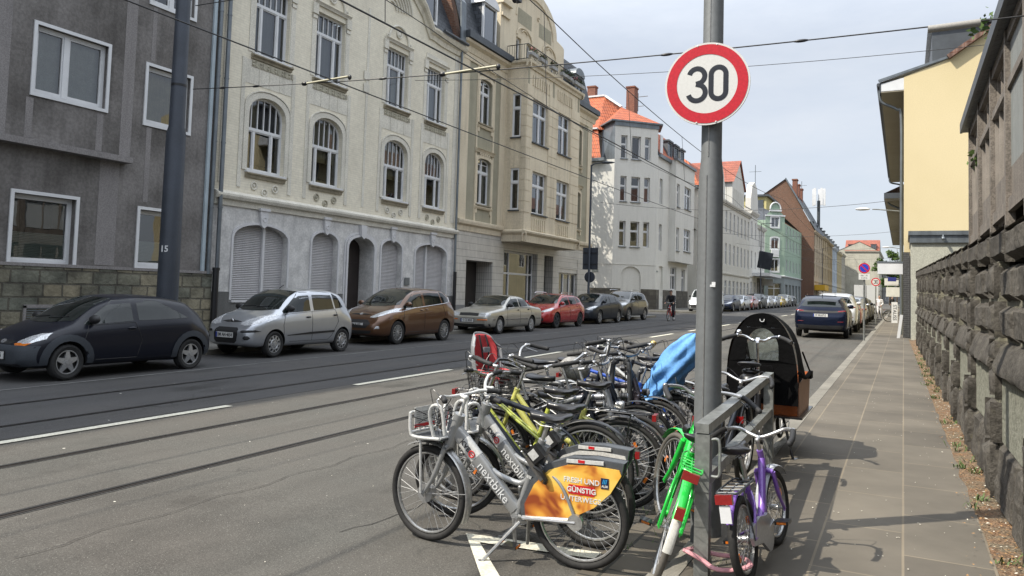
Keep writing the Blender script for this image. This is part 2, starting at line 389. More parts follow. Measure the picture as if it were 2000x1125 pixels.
for k_ in range(2600):
    y = 3+24*rnd.random()**1.6; x = rnd.gauss(.52, .085); z = gz(y)+.115+.03*max(0, (x-.42)/.28); x -= .012*(y-8); s_ = rnd.uniform(.004, .013); a = rnd.uniform(0, 3.14)
    d = Vector((math.cos(a), math.sin(a), rnd.uniform(-.4, .4)))*s_; e = Vector((-math.sin(a), math.cos(a), rnd.uniform(-.4, .4)))*s_*.6; c = Vector((x, y, z+.004))
    mb.add([c-d, c-e, c+d, c+e], [(0, 1, 2, 3)], 0 if rnd.random() < .7 else 1)
for k_ in range(420):
    x = rnd.uniform(-1.0, .28) if rnd.random() < .55 else rnd.uniform(-8, -1.3); y = rnd.uniform(3, 14); z = gz(y)+(.104 if x > -1.05 else .003 if x > -7.6 else .008); s_ = rnd.uniform(.003, .009)
    a = rnd.uniform(0, 3.14); d = Vector((math.cos(a), math.sin(a), .1))*s_; e = Vector((-math.sin(a), math.cos(a), 0))*s_*.6; c = Vector((x, y, z+.003))
    mb.add([c-d, c-e, c+d, c+e], [(0, 1, 2, 3)], 1)
o = mb.build('leaf_litter', [M_litter, M_petal]); o['kind'] = 'stuff'
for x in (-5.28, -6.62, -8.32, -9.66):
    z0 = .008 if x < -7.7 else .004
    mb = MB(); y1 = 165
    def strip(xa, xb, dz, mi):
        mb.add([(xa, -14, gz(-14)+dz), (xb, -14, gz(-14)+dz), (xb, y1, gz(y1)+dz), (xa, y1, gz(y1)+dz)], [(0, 1, 2, 3)], mi)
    k_ = .55 if x < -7.7 else 1; strip(x-.045*k_, x+.065*k_, z0, 0); strip(x-.018*k_, x+.052*k_, z0+.004, 1); strip(x-.020*k_, x+.016*k_, z0+.008, 2)
    struct(mb.build('tram_rail', [M_seal, M_rail, M_groove]))
def marking(x0, x1, y0, y1, z=.010, pts=None):
    if pts is None: pts = [(x0, y0), (x1, y0), (x1, y1), (x0, y1)]
    mb = MB(); mb.add([(a, b, gz(b)+z) for a, b in pts], [tuple(range(len(pts)))], 0); return struct(mb.build('road_marking', M_line))
marking(-7.60, -7.48, 3.0, 6.95)
yy = 9.45
while yy < 130: marking(-7.63, -7.50, yy, yy+2.8); yy += 5.15
M_pt = M_line; M_line = pm('worn_road_paint', (.22, .22, .21), .8, var=.4, vs=3, fine=.2); marking(-10.94, -10.88, 2, 42, .010); marking(-11.05, -10.97, 58, 120, .010); M_line = M_pt
marking(0, 0, 0, 0, .008, [(-2.50, 4.30), (-2.36, 4.22), (-1.66, 3.42), (-1.80, 3.38)])
marking(0, 0, 0, 0, .009, [(-2.50, 4.30), (-1.62, 4.42), (-1.62, 4.30), (-2.36, 4.19)])
marking(-2.45, -1.66, 7.95, 8.05, .008)
M_patch = asphalt('asphalt_patch', (.078, .076, .069), (.088, .082, .074), .1)
for q in ((-7.3, -6.75, 15.2, 17.0), (-8.2, -7.72, 21.5, 24.5), (-4.7, -3.4, 18.5, 20.2), (-3.2, -2.2, 12.2, 13.0)): sheet('road_patch', *q, .0065 if q[0] < -7.7 else .003, M_patch, 1)
def ribbon(name, pts, w, z, mat, wob=.02):
    mb = MB(); n = len(pts)
    for i, (x, y) in enumerate(pts):
        ww = w*(.7+.6*rnd.random()); d = wob*rnd.uniform(-1, 1)
        mb.v += [(x-ww/2+d, y, gz(y)+z), (x+ww/2+d, y, gz(y)+z)]
    for i in range(n-1): mb.f.append((2*i, 2*i+1, 2*i+3, 2*i+2)); mb.m.append(0); mb.sm.append(False)
    return struct(mb.build(name, mat))
0 and ribbon('road_patch', [(-4.52+.03*math.sin(i), 2.2+i*.35) for i in range(15)], .10, .0045, M_patch, .03)
ribbon('road_crack', [(-4.44+.03*math.sin(i*.7), 2.6+i*.09) for i in range(52)], .006, .009, M_groove, .012)
ribbon('road_crack', [(-3.2+.1*math.sin(i*.3), 3.9+i*.12) for i in range(20)], .006, .004, M_groove, .014)
mb = MB()
for (cx, cy) in ((-9.05, 17.4), (-3.9, 15.5), (-3.0, 22)):
    mb.torus((cx, cy, gz(cy)+.004), .27, .03, 'z', 28, 6, 1, fl=.2); mb.cyl((cx, cy, gz(cy)-.02), (cx, cy, gz(cy)+.012), .25, 26, 0, False)
struct(mb.build('manhole_cover', [M_seal, M_rail]))
def stonem(name, c, c2, moss=(.30, .28, .20)):
    M, t, p, o = newmat(name); co = coords(t)
    a = mixc(t, c, c2, noisef(t, co, 3.2, 8, .3, .7, .65)); a = mixc(t, a, (.45, .45, .45), noisef(t, co, 22, 6, .45, .7, .7), 'MULTIPLY')
    a = mixc(t, a, moss, noisef(t, co, 1.9, 8, .60, .78, .7)); t.links.new(a, p.inputs['Base Color']); p.inputs['Roughness'].default_value = .92
    p.inputs['Specular IOR Level'].default_value = .2
    bump(t, p, noisef(t, co, 26, 8, .2, .8, .7), .9, .02); return M
M_basalt = stonem('basalt', (.150, .138, .120), (.058, .053, .047))
M_mortar = stonem('mortar', (.27, .26, .20), (.20, .19, .15))
M_render = stonem('pale_render', (.32, .32, .265), (.24, .245, .20), (.16, .15, .12))
wall = thing('stone_wall', 'tall dark rough-hewn stone wall with piers and sloping ledges along the pavement', 'wall', (.66, 12, gz(12)), static=True)
wall.rotation_euler = (0, 0, .012)
def rockface(mb, y0, y1, z0, z1, x, out, seed, n=None, rough=1.0, batter=0, flatk=.5):
    """one rock-faced block looking towards -x; out = bulge depth"""
    near = max(3.5, (y0+y1)/2); ny = n or max(4, int(26/near*((y1-y0)/.6)+4)); nz_ = max(4, int(20/near*((z1-z0)/.3)+3))
    g_ = .012; y0 += g_*rnd.uniform(.3, 1.6); y1 -= g_*rnd.uniform(.3, 1.6); z0 += g_*rnd.uniform(.3, 1.3); z1 -= g_*rnd.uniform(.3, 1.3)
    vs = []; w = ny+1
    for j in range(nz_+1):
        for i in range(ny+1):
            u = i/ny; v = j/nz_; e = min(u, 1-u)*(y1-y0); f = min(v, 1-v)*(z1-z0); d = min(e, f); k = min(1, d/.045)**flatk
            y = y0+(y1-y0)*u; z = z0+(z1-z0)*v
            nn = noise.noise((y*3.4, z*5.1, seed))*.7+noise.noise((y*9, z*11, seed+7))*.5+noise.noise((y*27, z*27, seed+3))*.3
            cc = abs(noise.noise((y*6.5+seed, z*6.5, 2.7)))*-.5
            bx = out*(min(1, d/.022)**.45)*(.72+rough*(nn*.40+cc*.55)) + batter*(1-v)
            yo = .012*noise.noise((z*9, seed, y))*(1 if 0 < i < ny else .4); zo = .010*noise.noise((y*8, seed+5, z))
            if i == 0 or j == 0 or i == ny or j == nz_: bx = -.03
            vs.append((x-bx, y+yo, z+zo))
    fs = [(j*w+i, (j+1)*w+i, (j+1)*w+i+1, j*w+i+1) for j in range(nz_) for i in range(ny)]
    mb.add(vs, fs, 0, False)
def blockcourse(mb, ya, yb, z0, z1, x, out, lmin=.45, lmax=.85, rough=1.0, batter=0):
    y = ya
    while y < yb-.02:
        l = rnd.uniform(lmin, lmax); l = l if yb-(y+l) > .25 else yb-y
        rockface(mb, y, y+l, z0, z1, x, out*rnd.uniform(.75, 1.25), rnd.uniform(0, 99), rough=rough, batter=batter); y += l
WY0, WY1 = 2.4, 28.3
body = MB(); z_t = lambda y: 1.78+.024*y
body.add([(x, y, z) for y in (WY0, WY1) for x, z in ((.62, gz(y)-.1), (.62, z_t(y)-.05), (1.0, z_t(y)-.05), (1.0, gz(y)-.1))], [(0, 1, 2, 3), (4, 5, 6, 7), (0, 1, 5, 4), (1, 2, 6, 5), (2, 3, 7, 6)], 0)
body.build('wall_core', M_mortar, wall)
upper = MB(); piers = []; y = 3.05
pier_y = []
while y < WY1-1: pier_y.append(y); y += 1.93
zc = [0, .5, 1.0]
def zk(t, y): return (gz(y)+1.30)*(1-t)+z_t(y)*t
for a, b in zip(zc[:-1], zc[1:]):
    prev = WY0
    for py in pier_y+[WY1+.2]:
        e = min(py-.17, WY1)
        if e > prev+.1: blockcourse(upper, prev, e, zk(a, prev), zk(b, prev), .60, .045, .6, 1.0)
        prev = py+.17
upper.build('upper_courses', M_basalt, wall, fix=False, ang=180)
for py in pier_y:
    pb = MB(); zz = [.10, .52, .84, 1.10]+[zk(t, py)-gz(py) for t in (.0, .5, 1.0)]
    for a, b in zip(zz[:-1], zz[1:]):
        xx = .56 if a >= .8 else .53
        j = rnd.uniform(-.025, .025)
        rockface(pb, py-.18+j, py+.18+j, gz(py)+a, gz(py)+b, xx, .045, rnd.uniform(0, 99), rough=1.0)
        for sy, yy in ((-1, py-.18+j), (1, py+.18+j)):
            nn = 5; vs = []
            for q in range(nn+1):
                for r in range(nn+1):
                    u = q/nn; v = r/nn; xo = xx-.02+.14*u; zz_ = gz(py)+a+.012+(b-a-.024)*v
                    e = min(1, min(v, 1-v)*5)*(1-u)**.3
                    vs.append((xo, yy+sy*(-.012+.028*e*(.6+noise.noise((xo*11, zz_*9, yy*3)))), zz_))
            pb.add(vs, [(q*(nn+1)+r, q*(nn+1)+r+1, (q+1)*(nn+1)+r+1, (q+1)*(nn+1)+r) for q in range(nn) for r in range(nn)], 0, True)
    pb.build('pier', M_basalt, wall, fix=False, ang=180)
    core = MB(); core.bb(.575, .64, py-.165, py+.165, gz(py)+.08, z_t(py)); core.build('pier_core', M_mortar, wall)
base = MB(); cop = MB(); pan = MB(); prev = WY0
for py in pier_y+[WY1+.2]:
    a = prev; b = min(py-.16, WY1)
    if b > a+.1:
        z = gz(a)
        blockcourse(base, a, b, z+.08, z+.58, .60, .05, .7, 1.2, rough=1.2, batter=.04)
        pan.add([(.585, a, z+.56), (.585, b, z+.56), (.585, b, z+1.10), (.585, a, z+1.10)], [(0, 1, 2, 3)], 0)
        n = 10
        for (zA, zB) in ((1.06, 1.30),):
            vs = []; w = 7
            for i in range(n+1):
                yy2 = a+(b-a)*i/n
                for jj, (dx, dzz) in enumerate(((.0, zA-.0), (-.06, zA+.0), (-.075, zA+.02), (-.072, zA+.06), (-.045, zA+.13), (-.02, zB-.04), (.02, zB))):
                    nz2 = .012*noise.noise((yy2*7, jj*1.7, 4)); vs.append((.60+dx+nz2, yy2, z+dzz+nz2))
            cop.add(vs, [(i*w+j2, i*w+j2+1, (i+1)*w+j2+1, (i+1)*w+j2) for i in range(n) for j2 in range(w-1)], 0, True)
            cop.add([vs[i] for i in range(w)], [tuple(range(w))], 0); cop.add([vs[n*w+i] for i in range(w)], [tuple(range(w))[::-1]], 0)
    prev = py+.16
base.build('plinth', M_basalt, wall, fix=False, ang=180); cop.build('sloping_ledge', M_basalt, wall, ang=50); pan.build('render_panel', M_render, wall)
ct = MB(); yy = WY0
while yy < WY1:
    l = rnd.uniform(.7, 1.1); e = min(yy+l, WY1)
    rb = MB(); T0 = z_t(yy); rockface(ct, yy, e, T0, T0+.25, .575, .05, rnd.uniform(0, 99))
    ct.add([(x, q, T0+z) for q in (yy+.01, e-.01) for x, z in ((.55, .01), (.55, .24), (1.02, .27), (1.02, .01))], [(0, 1, 2, 3), (4, 5, 6, 7), (1, 2, 6, 5), (2, 3, 7, 6)], 0)
    yy = e
ct.build('coping', M_basalt, wall, fix=False, ang=60)
M_winwhite = pm('window_paint', (.66, .67, .68), .35, var=.08, vs=3, fine=.03)
M_glass = glassmat('window_glass', .66, .06, 1.3)
M_glassd = glassmat('window_glass_far', .35, .12, 1.5)
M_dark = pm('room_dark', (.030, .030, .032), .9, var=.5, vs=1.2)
M_curt = pm('net_curtain', (.55, .54, .50), .9, var=.15, vs=5)
M_curt2 = pm('ochre_curtain', (.50, .42, .26), .9, var=.25, vs=3)
M_curtg = pm('grey_blind', (.30, .29, .285), .9, var=.1)
M_blind = pm('pleated_blind', (.52, .57, .54), .8, var=.1)
M_zinc = pm('zinc', (.20, .225, .245), .45, .55, var=.25, vs=2, streak=.25)
M_zincd = pm('dark_zinc', (.085, .095, .105), .5, .4, var=.25, vs=2)
M_black = pm('black_paint', (.012, .012, .014), .4)
M_sill = pm('sill_stone', (.34, .30, .22), .8, var=.25, vs=4, streak=.3)
def render_mat(name, c, **k):
    a = dict(rough=.92, var=.16, vs=.9, fine=.12, fs=35, bs=.5, bsc=45, bd=.006, streak=.16, spec=.2); a.update(k); return pm(name, c, **a)
M_shutter = pm('roller_shutter', (.50, .49, .495), .55, var=.08, vs=3, streak=.12)
def slatem(name='slate'): return brickmat(name, (.045, .052, .062), (.075, .085, .10), (.012, .014, .018), .30, .20, .012, 'sz', .6, bstr=1, noisev=.6, bd=.012)
M_slate = slatem()
def tilem(name, c1, c2):
    M, t, p, o = newmat(name)
    c = t.nodes.new('ShaderNodeTexCoord'); sx = t.nodes.new('ShaderNodeSeparateXYZ'); t.links.new(c.outputs['Object'], sx.inputs[0])
    ad = t.nodes.new('ShaderNodeMath'); ad.operation = 'ADD'; t.links.new(sx.outputs[0], ad.inputs[0]); t.links.new(sx.outputs[1], ad.inputs[1])
    cx = t.nodes.new('ShaderNodeCombineXYZ'); t.links.new(ad.outputs[0], cx.inputs[0]); t.links.new(sx.outputs[2], cx.inputs[1])
    b = t.nodes.new('ShaderNodeTexBrick'); t.links.new(cx.outputs[0], b.inputs['Vector']); b.inputs['Scale'].default_value = 1
    b.inputs['Brick Width'].default_value = .30; b.inputs['Row Height'].default_value = .34; b.inputs['Mortar Size'].default_value = .022; b.inputs['Mortar Smooth'].default_value = .4; b.offset = 0
    b.inputs['Color1'].default_value = tuple(c1)+(1,); b.inputs['Color2'].default_value = tuple(c2)+(1,); b.inputs['Mortar'].default_value = (.10, .03, .012, 1)
    a = mixc(t, b.outputs['Color'], (.72, .72, .72), noisef(t, c.outputs['Object'], 1.5, 6, .4, .7), 'MULTIPLY'); t.links.new(a, p.inputs['Base Color']); p.inputs['Roughness'].default_value = .7
    f = t.nodes.new('ShaderNodeMath'); f.operation = 'FRACT'; d = t.nodes.new('ShaderNodeMath'); d.operation = 'DIVIDE'; d.inputs[1].default_value = .34
    t.links.new(sx.outputs[2], d.inputs[0]); t.links.new(d.outputs[0], f.inputs[0])
    inv = t.nodes.new('ShaderNodeMath'); inv.operation = 'SUBTRACT'; inv.inputs[0].default_value = 1; t.links.new(f.outputs[0], inv.inputs[1])
    w = t.nodes.new('ShaderNodeMath'); w.operation = 'MULTIPLY'; w.inputs[1].default_value = 2*math.pi/.30; t.links.new(ad.outputs[0], w.inputs[0])
    si = t.nodes.new('ShaderNodeMath'); si.operation = 'SINE'; t.links.new(w.outputs[0], si.inputs[0])
    ma = t.nodes.new('ShaderNodeMath'); ma.operation = 'MULTIPLY_ADD'; ma.inputs[1].default_value = .45; t.links.new(si.outputs[0], ma.inputs[0]); t.links.new(inv.outputs[0], ma.inputs[2])
    bump(t, p, ma.outputs[0], .9, .05); return M
M_tile = tilem('orange_roof_tiles', (.50, .125, .045), (.40, .095, .035))
M_tiled = tilem('red_roof_tiles', (.36, .10, .055), (.28, .08, .05))
M_brick = brickmat('brown_brick', (.20, .085, .05), (.13, .055, .035), (.20, .16, .12), .24, .075, .012, 'sz', .9, bstr=.5, stain=.3)
M_chim = brickmat('chimney_brick', (.27, .09, .055), (.20, .06, .04), (.22, .15, .11), .22, .075, .012, 'sz', .9, bstr=.5)
class Pl:
    def __init__(s, P0, P1):
        s.o = Vector((P0[0], P0[1], 0)); d = Vector((P1[0]-P0[0], P1[1]-P0[1], 0)); s.L = d.length; s.u = d.normalized(); s.n = Vector((s.u.y, -s.u.x, 0)); s.z = Vector((0, 0, 1))
    def p(s, u, z, d=0): return s.o+s.u*u+s.n*d+Vector((0, 0, z))
def boxp(mb, pl, u0, u1, z0, z1, d0, d1, mi=0):
    P = [pl.p(u, z, d) for z in (z0, z1) for d in (d0, d1) for u in (u0, u1)]
    mb.add(P, [(0, 2, 3, 1), (4, 5, 7, 6), (0, 1, 5, 4), (2, 6, 7, 3), (0, 4, 6, 2), (1, 3, 7, 5)], mi)
def archpts(u0, u1, z0, z1, arch, n=10):
    """rectangle whose top is an elliptic/segment arc of rise `arch`; z1 is the crown"""
    if arch <= 0: return [(u0, z0), (u1, z0), (u1, z1), (u0, z1)]
    c = (u0+u1)/2; r = (u1-u0)/2; zs = z1-arch; pts = [(u0, z0), (u1, z0)]
    for i in range(n+1):
        a = math.pi*i/n; pts.append((c+r*math.cos(a), zs+arch*math.sin(a)**(.85)))
    return pts
def archz(u, u0, u1, z1, arch):
    if arch <= 0: return z1
    c = (u0+u1)/2; r = (u1-u0)/2; x = max(-1, min(1, (u-c)/r)); return z1-arch+arch*math.sqrt(max(0, 1-x*x))**.85
def facade(parent, pl, outline, opens, mat, depth=.18, name='wall', back=None):
    """wall skin with real openings, their reveals and a dark room behind each"""
    mb = MB(); mats = [mat, M_dark]
    loops = [[Vector((a, b, 0)) for a, b in outline]]+[[Vector((a, b, 0)) for a, b in archpts(*o[:5])] for o in opens]
    flat = [v for l in loops for v in l]; tris = geometry.tessellate_polygon(loops)
    vs = [pl.p(v.x, v.y) for v in flat]; fs = []
    for t in tris:
        a, b, c = (vs[i] for i in t)
        fs.append(t if (b-a).cross(c-a).dot(pl.n) > 0 else t[::-1])
    mb.add(vs, fs, 0)
    for o in opens:
        dp = o[5] if len(o) > 5 and o[5] else depth
        P = archpts(*o[:5]); n = len(P)
        A = [pl.p(a, b) for a, b in P]; B = [pl.p(a, b, -dp) for a, b in P]
        mb.add(A+B, [(i, n+i, n+(i+1) % n, (i+1) % n) for i in range(n)], 0)
        if len(o) > 6 and o[6] == 'blind':   # blank niche
            tri = geometry.tessellate_polygon([[Vector((a, b, 0)) for a, b in P]]); mb.add(B, [t if (B[t[1]]-B[t[0]]).cross(B[t[2]]-B[t[0]]).dot(pl.n) > 0 else t[::-1] for t in tri], 0)
        else:
            u0, u1, z0, z1 = o[:4]
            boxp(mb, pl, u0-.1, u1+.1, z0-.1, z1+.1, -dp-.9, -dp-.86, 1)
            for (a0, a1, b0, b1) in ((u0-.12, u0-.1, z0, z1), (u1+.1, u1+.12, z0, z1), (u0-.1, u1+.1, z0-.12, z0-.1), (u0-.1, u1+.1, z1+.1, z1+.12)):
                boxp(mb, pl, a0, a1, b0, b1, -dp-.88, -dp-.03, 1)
    return mb.build(name, mats, parent, fix=False)
def window(parent, pl, o, cols=(.5,), tr=None, bars=0, fw_=.055, mat=None, sill=None, curt=None, fd=.06, glass=None, name='window', mid=.05, lowcols=None, blindh=.45, leaf=.035):
    """frame + pane + curtain + sill in opening o=(u0,u1,z0,z1,arch[,depth])"""
    u0, u1, z0, z1, ar = o[:5]; dp = o[5] if len(o) > 5 and o[5] else .18
    mat = mat or M_winwhite; mb = MB(); f = fw_
    P = archpts(u0, u1, z0, z1, ar); Q = archpts(u0+f, u1-f, z0+f, z1-f, max(ar-.02, 0)); n = len(P)
    d0 = -dp; d1 = -dp+fd
    A = [pl.p(a, b, d1) for a, b in P]; B = [pl.p(a, b, d1) for a, b in Q]; Cc = [pl.p(a, b, d0) for a, b in Q]
    mb.add(A+B, [(i, (i+1) % n, n+(i+1) % n, n+i) for i in range(n)]); mb.add(B+Cc, [(i, (i+1) % n, n+(i+1) % n, n+i) for i in range(n)])
    w = u1-u0; zt = z0+(z1-z0)*tr if tr else z1
    if tr: boxp(mb, pl, u0+f*.5, u1-f*.5, zt-.045, zt+.045, d0, d1+.012)
    for c in cols:
        uu = u0+w*c; top = zt if (tr and bars) else archz(uu, u0+f, u1-f, z1-f, ar)
        boxp(mb, pl, uu-mid, uu+mid, z0+f*.5, top, d0, d1+.008)
    if bars:
        for k_ in range(1, bars+1):
            uu = u0+w*k_/(bars+1); boxp(mb, pl, uu-.016, uu+.016, zt, archz(uu, u0+f, u1-f, z1-f, ar), d0, d1-.01)
    edges = [u0+f]+[u0+w*c for c in cols]+[u1-f]
    if leaf:
        for i in range(len(edges)-1):
            a = edges[i]+(mid if i else 0); b = edges[i+1]-(mid if i < len(edges)-2 else 0)
            tops = [(z0+f, (zt-.045) if tr else z1-f-ar)]
            if tr and not bars: tops.append((zt+.045, z1-f-ar))
            for za, zb in tops:
                for (p0, p1, q0, q1) in ((a, a+leaf, za, zb), (b-leaf, b, za, zb), (a+leaf, b-leaf, za, za+leaf*1.2), (a+leaf, b-leaf, zb-leaf, zb)): boxp(mb, pl, p0, p1, q0, q1, d0-.002, d1-.012)
    W_ = mb.build(name, mat, parent)
    g_ = MB(); Gp = archpts(u0+f*.4, u1-f*.4, z0+f*.4, z1-f*.4, ar); tri = geometry.tessellate_polygon([[Vector((a, b, 0)) for a, b in Gp]])
    pv = [pl.p(a, b, d0+.015) for a, b in Gp]; g_.add(pv, [t if (pv[t[1]]-pv[t[0]]).cross(pv[t[2]]-pv[t[0]]).dot(pl.n) > 0 else t[::-1] for t in tri]); g_.build('pane', glass or M_glass, W_, fix=False)
    if sill:
        s_ = MB(); boxp(s_, pl, u0-.06, u1+.06, z0-.06, z0-.003, -dp+.02, .09); s_.build('sill', sill, W_)
    if curt:
        c_ = MB(); kind, cm = curt; zz1 = z1-f; n = 26
        def folds(ua, ub, za, zb, amp=.02, fr=1.0):
            vs = [];
            for i in range(n+1):
                uu = ua+(ub-ua)*i/n; dd = d0-.10+amp*math.sin(i*1.9*fr+ua*7)+amp*.4*math.sin(i*.9)
                zb_ = min(zb, archz(uu, u0, u1, z1-.01, ar)); vs += [pl.p(uu, za, dd), pl.p(uu, zb_, dd)]
            c_.add(vs, [(2*i, 2*i+2, 2*i+3, 2*i+1) for i in range(n)], 0, True)
        if kind == 'full': folds(u0, u1, z0+.02, zz1)
        elif kind == 'left': folds(u0, u0+w*.42, z0+.02, zz1)
        elif kind == 'sides': folds(u0, u0+w*.28, z0+.02, zz1); folds(u1-w*.25, u1, z0+.02, zz1)
        elif kind == 'right': folds(u0+w*.5, u1, z0+.02, zz1)
        elif kind == 'half': folds(u0, u1, z0+(z1-z0)*.35, zz1)
        elif kind == 'blind':
            zb = z0+(z1-z0)*blindh; k_ = int((zb-z0)/.035)
            for q in range(k_):
                za = z0+(zb-z0)*q/k_; zc_ = z0+(zb-z0)*(q+1)/k_; zm = (za+zc_)/2
                c_.add([pl.p(u0+f, za, d0-.02), pl.p(u1-f, za, d0-.02), pl.p(u1-f, zm, d0-.006), pl.p(u0+f, zm, d0-.006), pl.p(u1-f, zc_, d0-.02), pl.p(u0+f, zc_, d0-.02)], [(0, 1, 2, 3), (3, 2, 4, 5)])
        if c_.v: c_.build('curtain', cm, W_, fix=False)
    return W_
def cornice(mb, pl, u0, u1, z, prof, mi=0):
    """prof: list of (d, dz) outline swept along the wall"""
    n = len(prof); P = [pl.p(u0, z+b, a) for a, b in prof]+[pl.p(u1, z+b, a) for a, b in prof]
    mb.add(P, [(i, i+1, n+i+1, n+i) for i in range(n-1)], mi); mb.add([P[i] for i in range(n)], [tuple(range(n))], mi); mb.add([P[n+i] for i in range(n)], [tuple(range(n))], mi)
def shell(mb, pl, depth, z0, z1, top=True):
    """sides, back and (flat) top of a house behind its front"""
    A = [pl.p(0, z0, -.02), pl.p(pl.L, z0, -.02), pl.p(pl.L, z0, -depth), pl.p(0, z0, -depth)]; B = [a+Vector((0, 0, z1-z0)) for a in A]
    mb.add(A+B, [(1, 2, 6, 5), (2, 3, 7, 6), (3, 0, 4, 7)]+([(4, 5, 6, 7)] if top else []))
def extr(mb, pl, poly, d0, d1, mi=0): mb.prism(poly, pl.o, pl.u, pl.z, pl.n, d0, d1, mi)
def downpipe(parent, pts, r=.05, mat=None, name='downpipe'):
    mb = MB(); mb.tube(pts, r, 12)
    for a, b in zip(pts[:-1], pts[1:]):
        a = Vector(a); b = Vector(b); n = int((b-a).length/2.0)
        for i in range(1, n+1):
            q = a+(b-a)*i/(n+1); mb.cyl(q-Vector((0, 0, .02)), q+Vector((0, 0, .02)), r*1.18, 12)
    return mb.build(name, mat or M_zinc, parent)
def surround(mb, pl, o, w=.10, d=.03, mi=0, bottom=False, arch_only=False):
    u0, u1, z0, z1, ar = o[:5]; P = archpts(u0, u1, z0, z1, ar, 12); Q = archpts(u0-w, u1+w, z0-(w if bottom else 0), z1+w, ar+(w*.3 if ar else 0), 12); n = len(P)
    A = [pl.p(a, b, d) for a, b in P]; B = [pl.p(a, b, d) for a, b in Q]; A0 = [pl.p(a, b, .001) for a, b in P]; B0 = [pl.p(a, b, .001) for a, b in Q]
    rng = range(n) if bottom else [i for i in range(n) if i != 0]
    if arch_only: rng = [i for i in range(n) if 2 <= i < n-1]
    for i in rng:
        j = (i+1) % n
        mb.add([A[i], A[j], B[j], B[i], A0[i], A0[j], B0[j], B0[i]], [(0, 1, 2, 3), (3, 2, 6, 7), (0, 4, 5, 1), (0, 3, 7, 4), (1, 5, 6, 2)], mi)
M_grey = render_mat('grey_render', (.235, .222, .213), var=.3, col2=(.125, .117, .11), vs=.8, fine=.10, fs=14, bs=.5, bsc=24, bd=.010, streak=.2)
M_greyl = render_mat('pale_grey_render', (.27, .255, .25), var=.12, bs=.2)
M_plinth = brickmat('rough_stone_plinth', (.29, .255, .175), (.17, .18, .145), (.12, .11, .085), .62, .30, .022, 'sz', .9, bstr=1.0, noisev=1.0, stain=.45, var=.6, squash=.7, bd=.035)
gh = thing('apartment_house', 'dark grey rendered house with white framed windows over a rough stone plinth', 'house', (-17, 7, .1), static=True)
plg = Pl((-17, -14), (-17, 14.74)); U = lambda y: y+14
op = [(U(9.72), U(11.40), 5.68, 7.20, 0, .16), (U(12.50), U(13.78), 5.60, 7.06, 0, .16), (U(9.46), U(10.84), 1.93, 3.43, 0, .20), (U(12.49), U(13.64), 1.97, 3.40, 0, .20)]
for zf in (8.7, 11.7): op += [(U(9.72), U(11.40), zf, zf+1.5, 0, .16), (U(12.50), U(13.78), zf, zf+1.5, 0, .16)]
for yy in (-8, -3.5, 1.2, 5.2):
    for zf in (1.95, 5.65, 8.7, 11.7): op.append((U(yy), U(yy+1.6), zf, zf+1.5, 0, .16))
GH = 14.6
facade(gh, plg, [(0, -.3), (plg.L, -.3), (plg.L, GH), (0, GH)], op, M_grey)
for i, o in enumerate(op):
    lo = o[2] < 3
    w = window(gh, plg, o, cols=(.44,) if not lo and i in (0,) else ((.5,) if i > 3 else ()), fw_=.07, curt=(('blind', M_blind) if lo else ('full', M_curt) if i in (0,) else ('full', M_curt2) if i == 1 else ('sides', M_curt)), mid=.06, blindh=.45)
    s_ = MB(); surround(s_, plg, o, .075, .035, 0, True); s_.build('window_surround', M_winwhite, gh)
mb = MB();
for (y, w, z0, z1) in ((11.98, .30, 4.62, GH), (9.02, .34, 4.62, GH), (9.66, .16, 4.66, 5.55), (11.30, .16, 4.66, 5.55), (11.62, .50, 1.96, 4.47), (12.62, .14, 3.6, 5.5), (12.62, .12, 7.2, 8.6), (6.9, .3, 4.62, GH), (3.6, .3, 4.62, GH)):
    boxp(mb, plg, U(y)-w/2, U(y)+w/2, z0, z1, .0025, .006)
mb.build('render_stripe', M_greyl, gh)
mb = MB(); boxp(mb, plg, 0, U(12.02), 4.46, 4.60, 0.0, .30); mb.build('ledge', M_greyl, gh)
mb = MB(); boxp(mb, plg, 0, U(11.96), 4.605, GH, .003, .012) if False else None
boxp(mb, plg, 0, plg.L, -.3, 1.86, .0, .10); mb.build('plinth', M_plinth, gh)
mb = MB(); boxp(mb, plg, 0, plg.L, 1.86, 1.93, .0, .12); mb.build('plinth_ledge', M_greyl, gh)
mb = MB(); shell(mb, plg, 11, -.3, GH); mb.build('rear_walls', M_grey, gh)
mb = MB(); boxp(mb, plg, -.3, plg.L+.0, GH, GH+.18, -11.2, .45); mb.build('eaves', M_greyl, gh)
mb = MB(); z = GH+.18
mb.add([plg.p(0, z, .4), plg.p(plg.L, z, .4), plg.p(plg.L, z+3.2, -5.5), plg.p(0, z+3.2, -5.5), plg.p(0, z, -11.2), plg.p(plg.L, z, -11.2)], [(0, 1, 2, 3), (3, 2, 5, 4), (0, 3, 4), (1, 5, 2)]); mb.build('roof', M_tiled, gh)
mb = MB();
boxp(mb, plg, U(9.75), U(11.3), .95, 1.02, .10, .125); boxp(mb, plg, U(9.75), U(9.81), .55, 1.0, .10, .125); boxp(mb, plg, U(10.5), U(10.56), .55, 1.0, .10, .125); boxp(mb, plg, U(11.24), U(11.3), .55, 1.0, .10, .125)
gr = mb.build('cellar_grille', M_greyl, gh); mb = MB()
for q in range(8): boxp(mb, plg, U(9.82), U(11.24), .58+q*.05, .60+q*.05, .103, .115)
mb.build('grille_bar', M_zinc, gr)
downpipe(gh, [(-16.90, 14.60, 1.85), (-16.90, 14.60, GH+.1)], .055)
M_bluewhite = pm('pale_blue_strip', (.42, .50, .55), .5)
mb = MB(); mb.bb(-16.99, -16.93, 14.40, 14.50, 1.9, GH); mb.build('flashing_strip', M_bluewhite, gh)
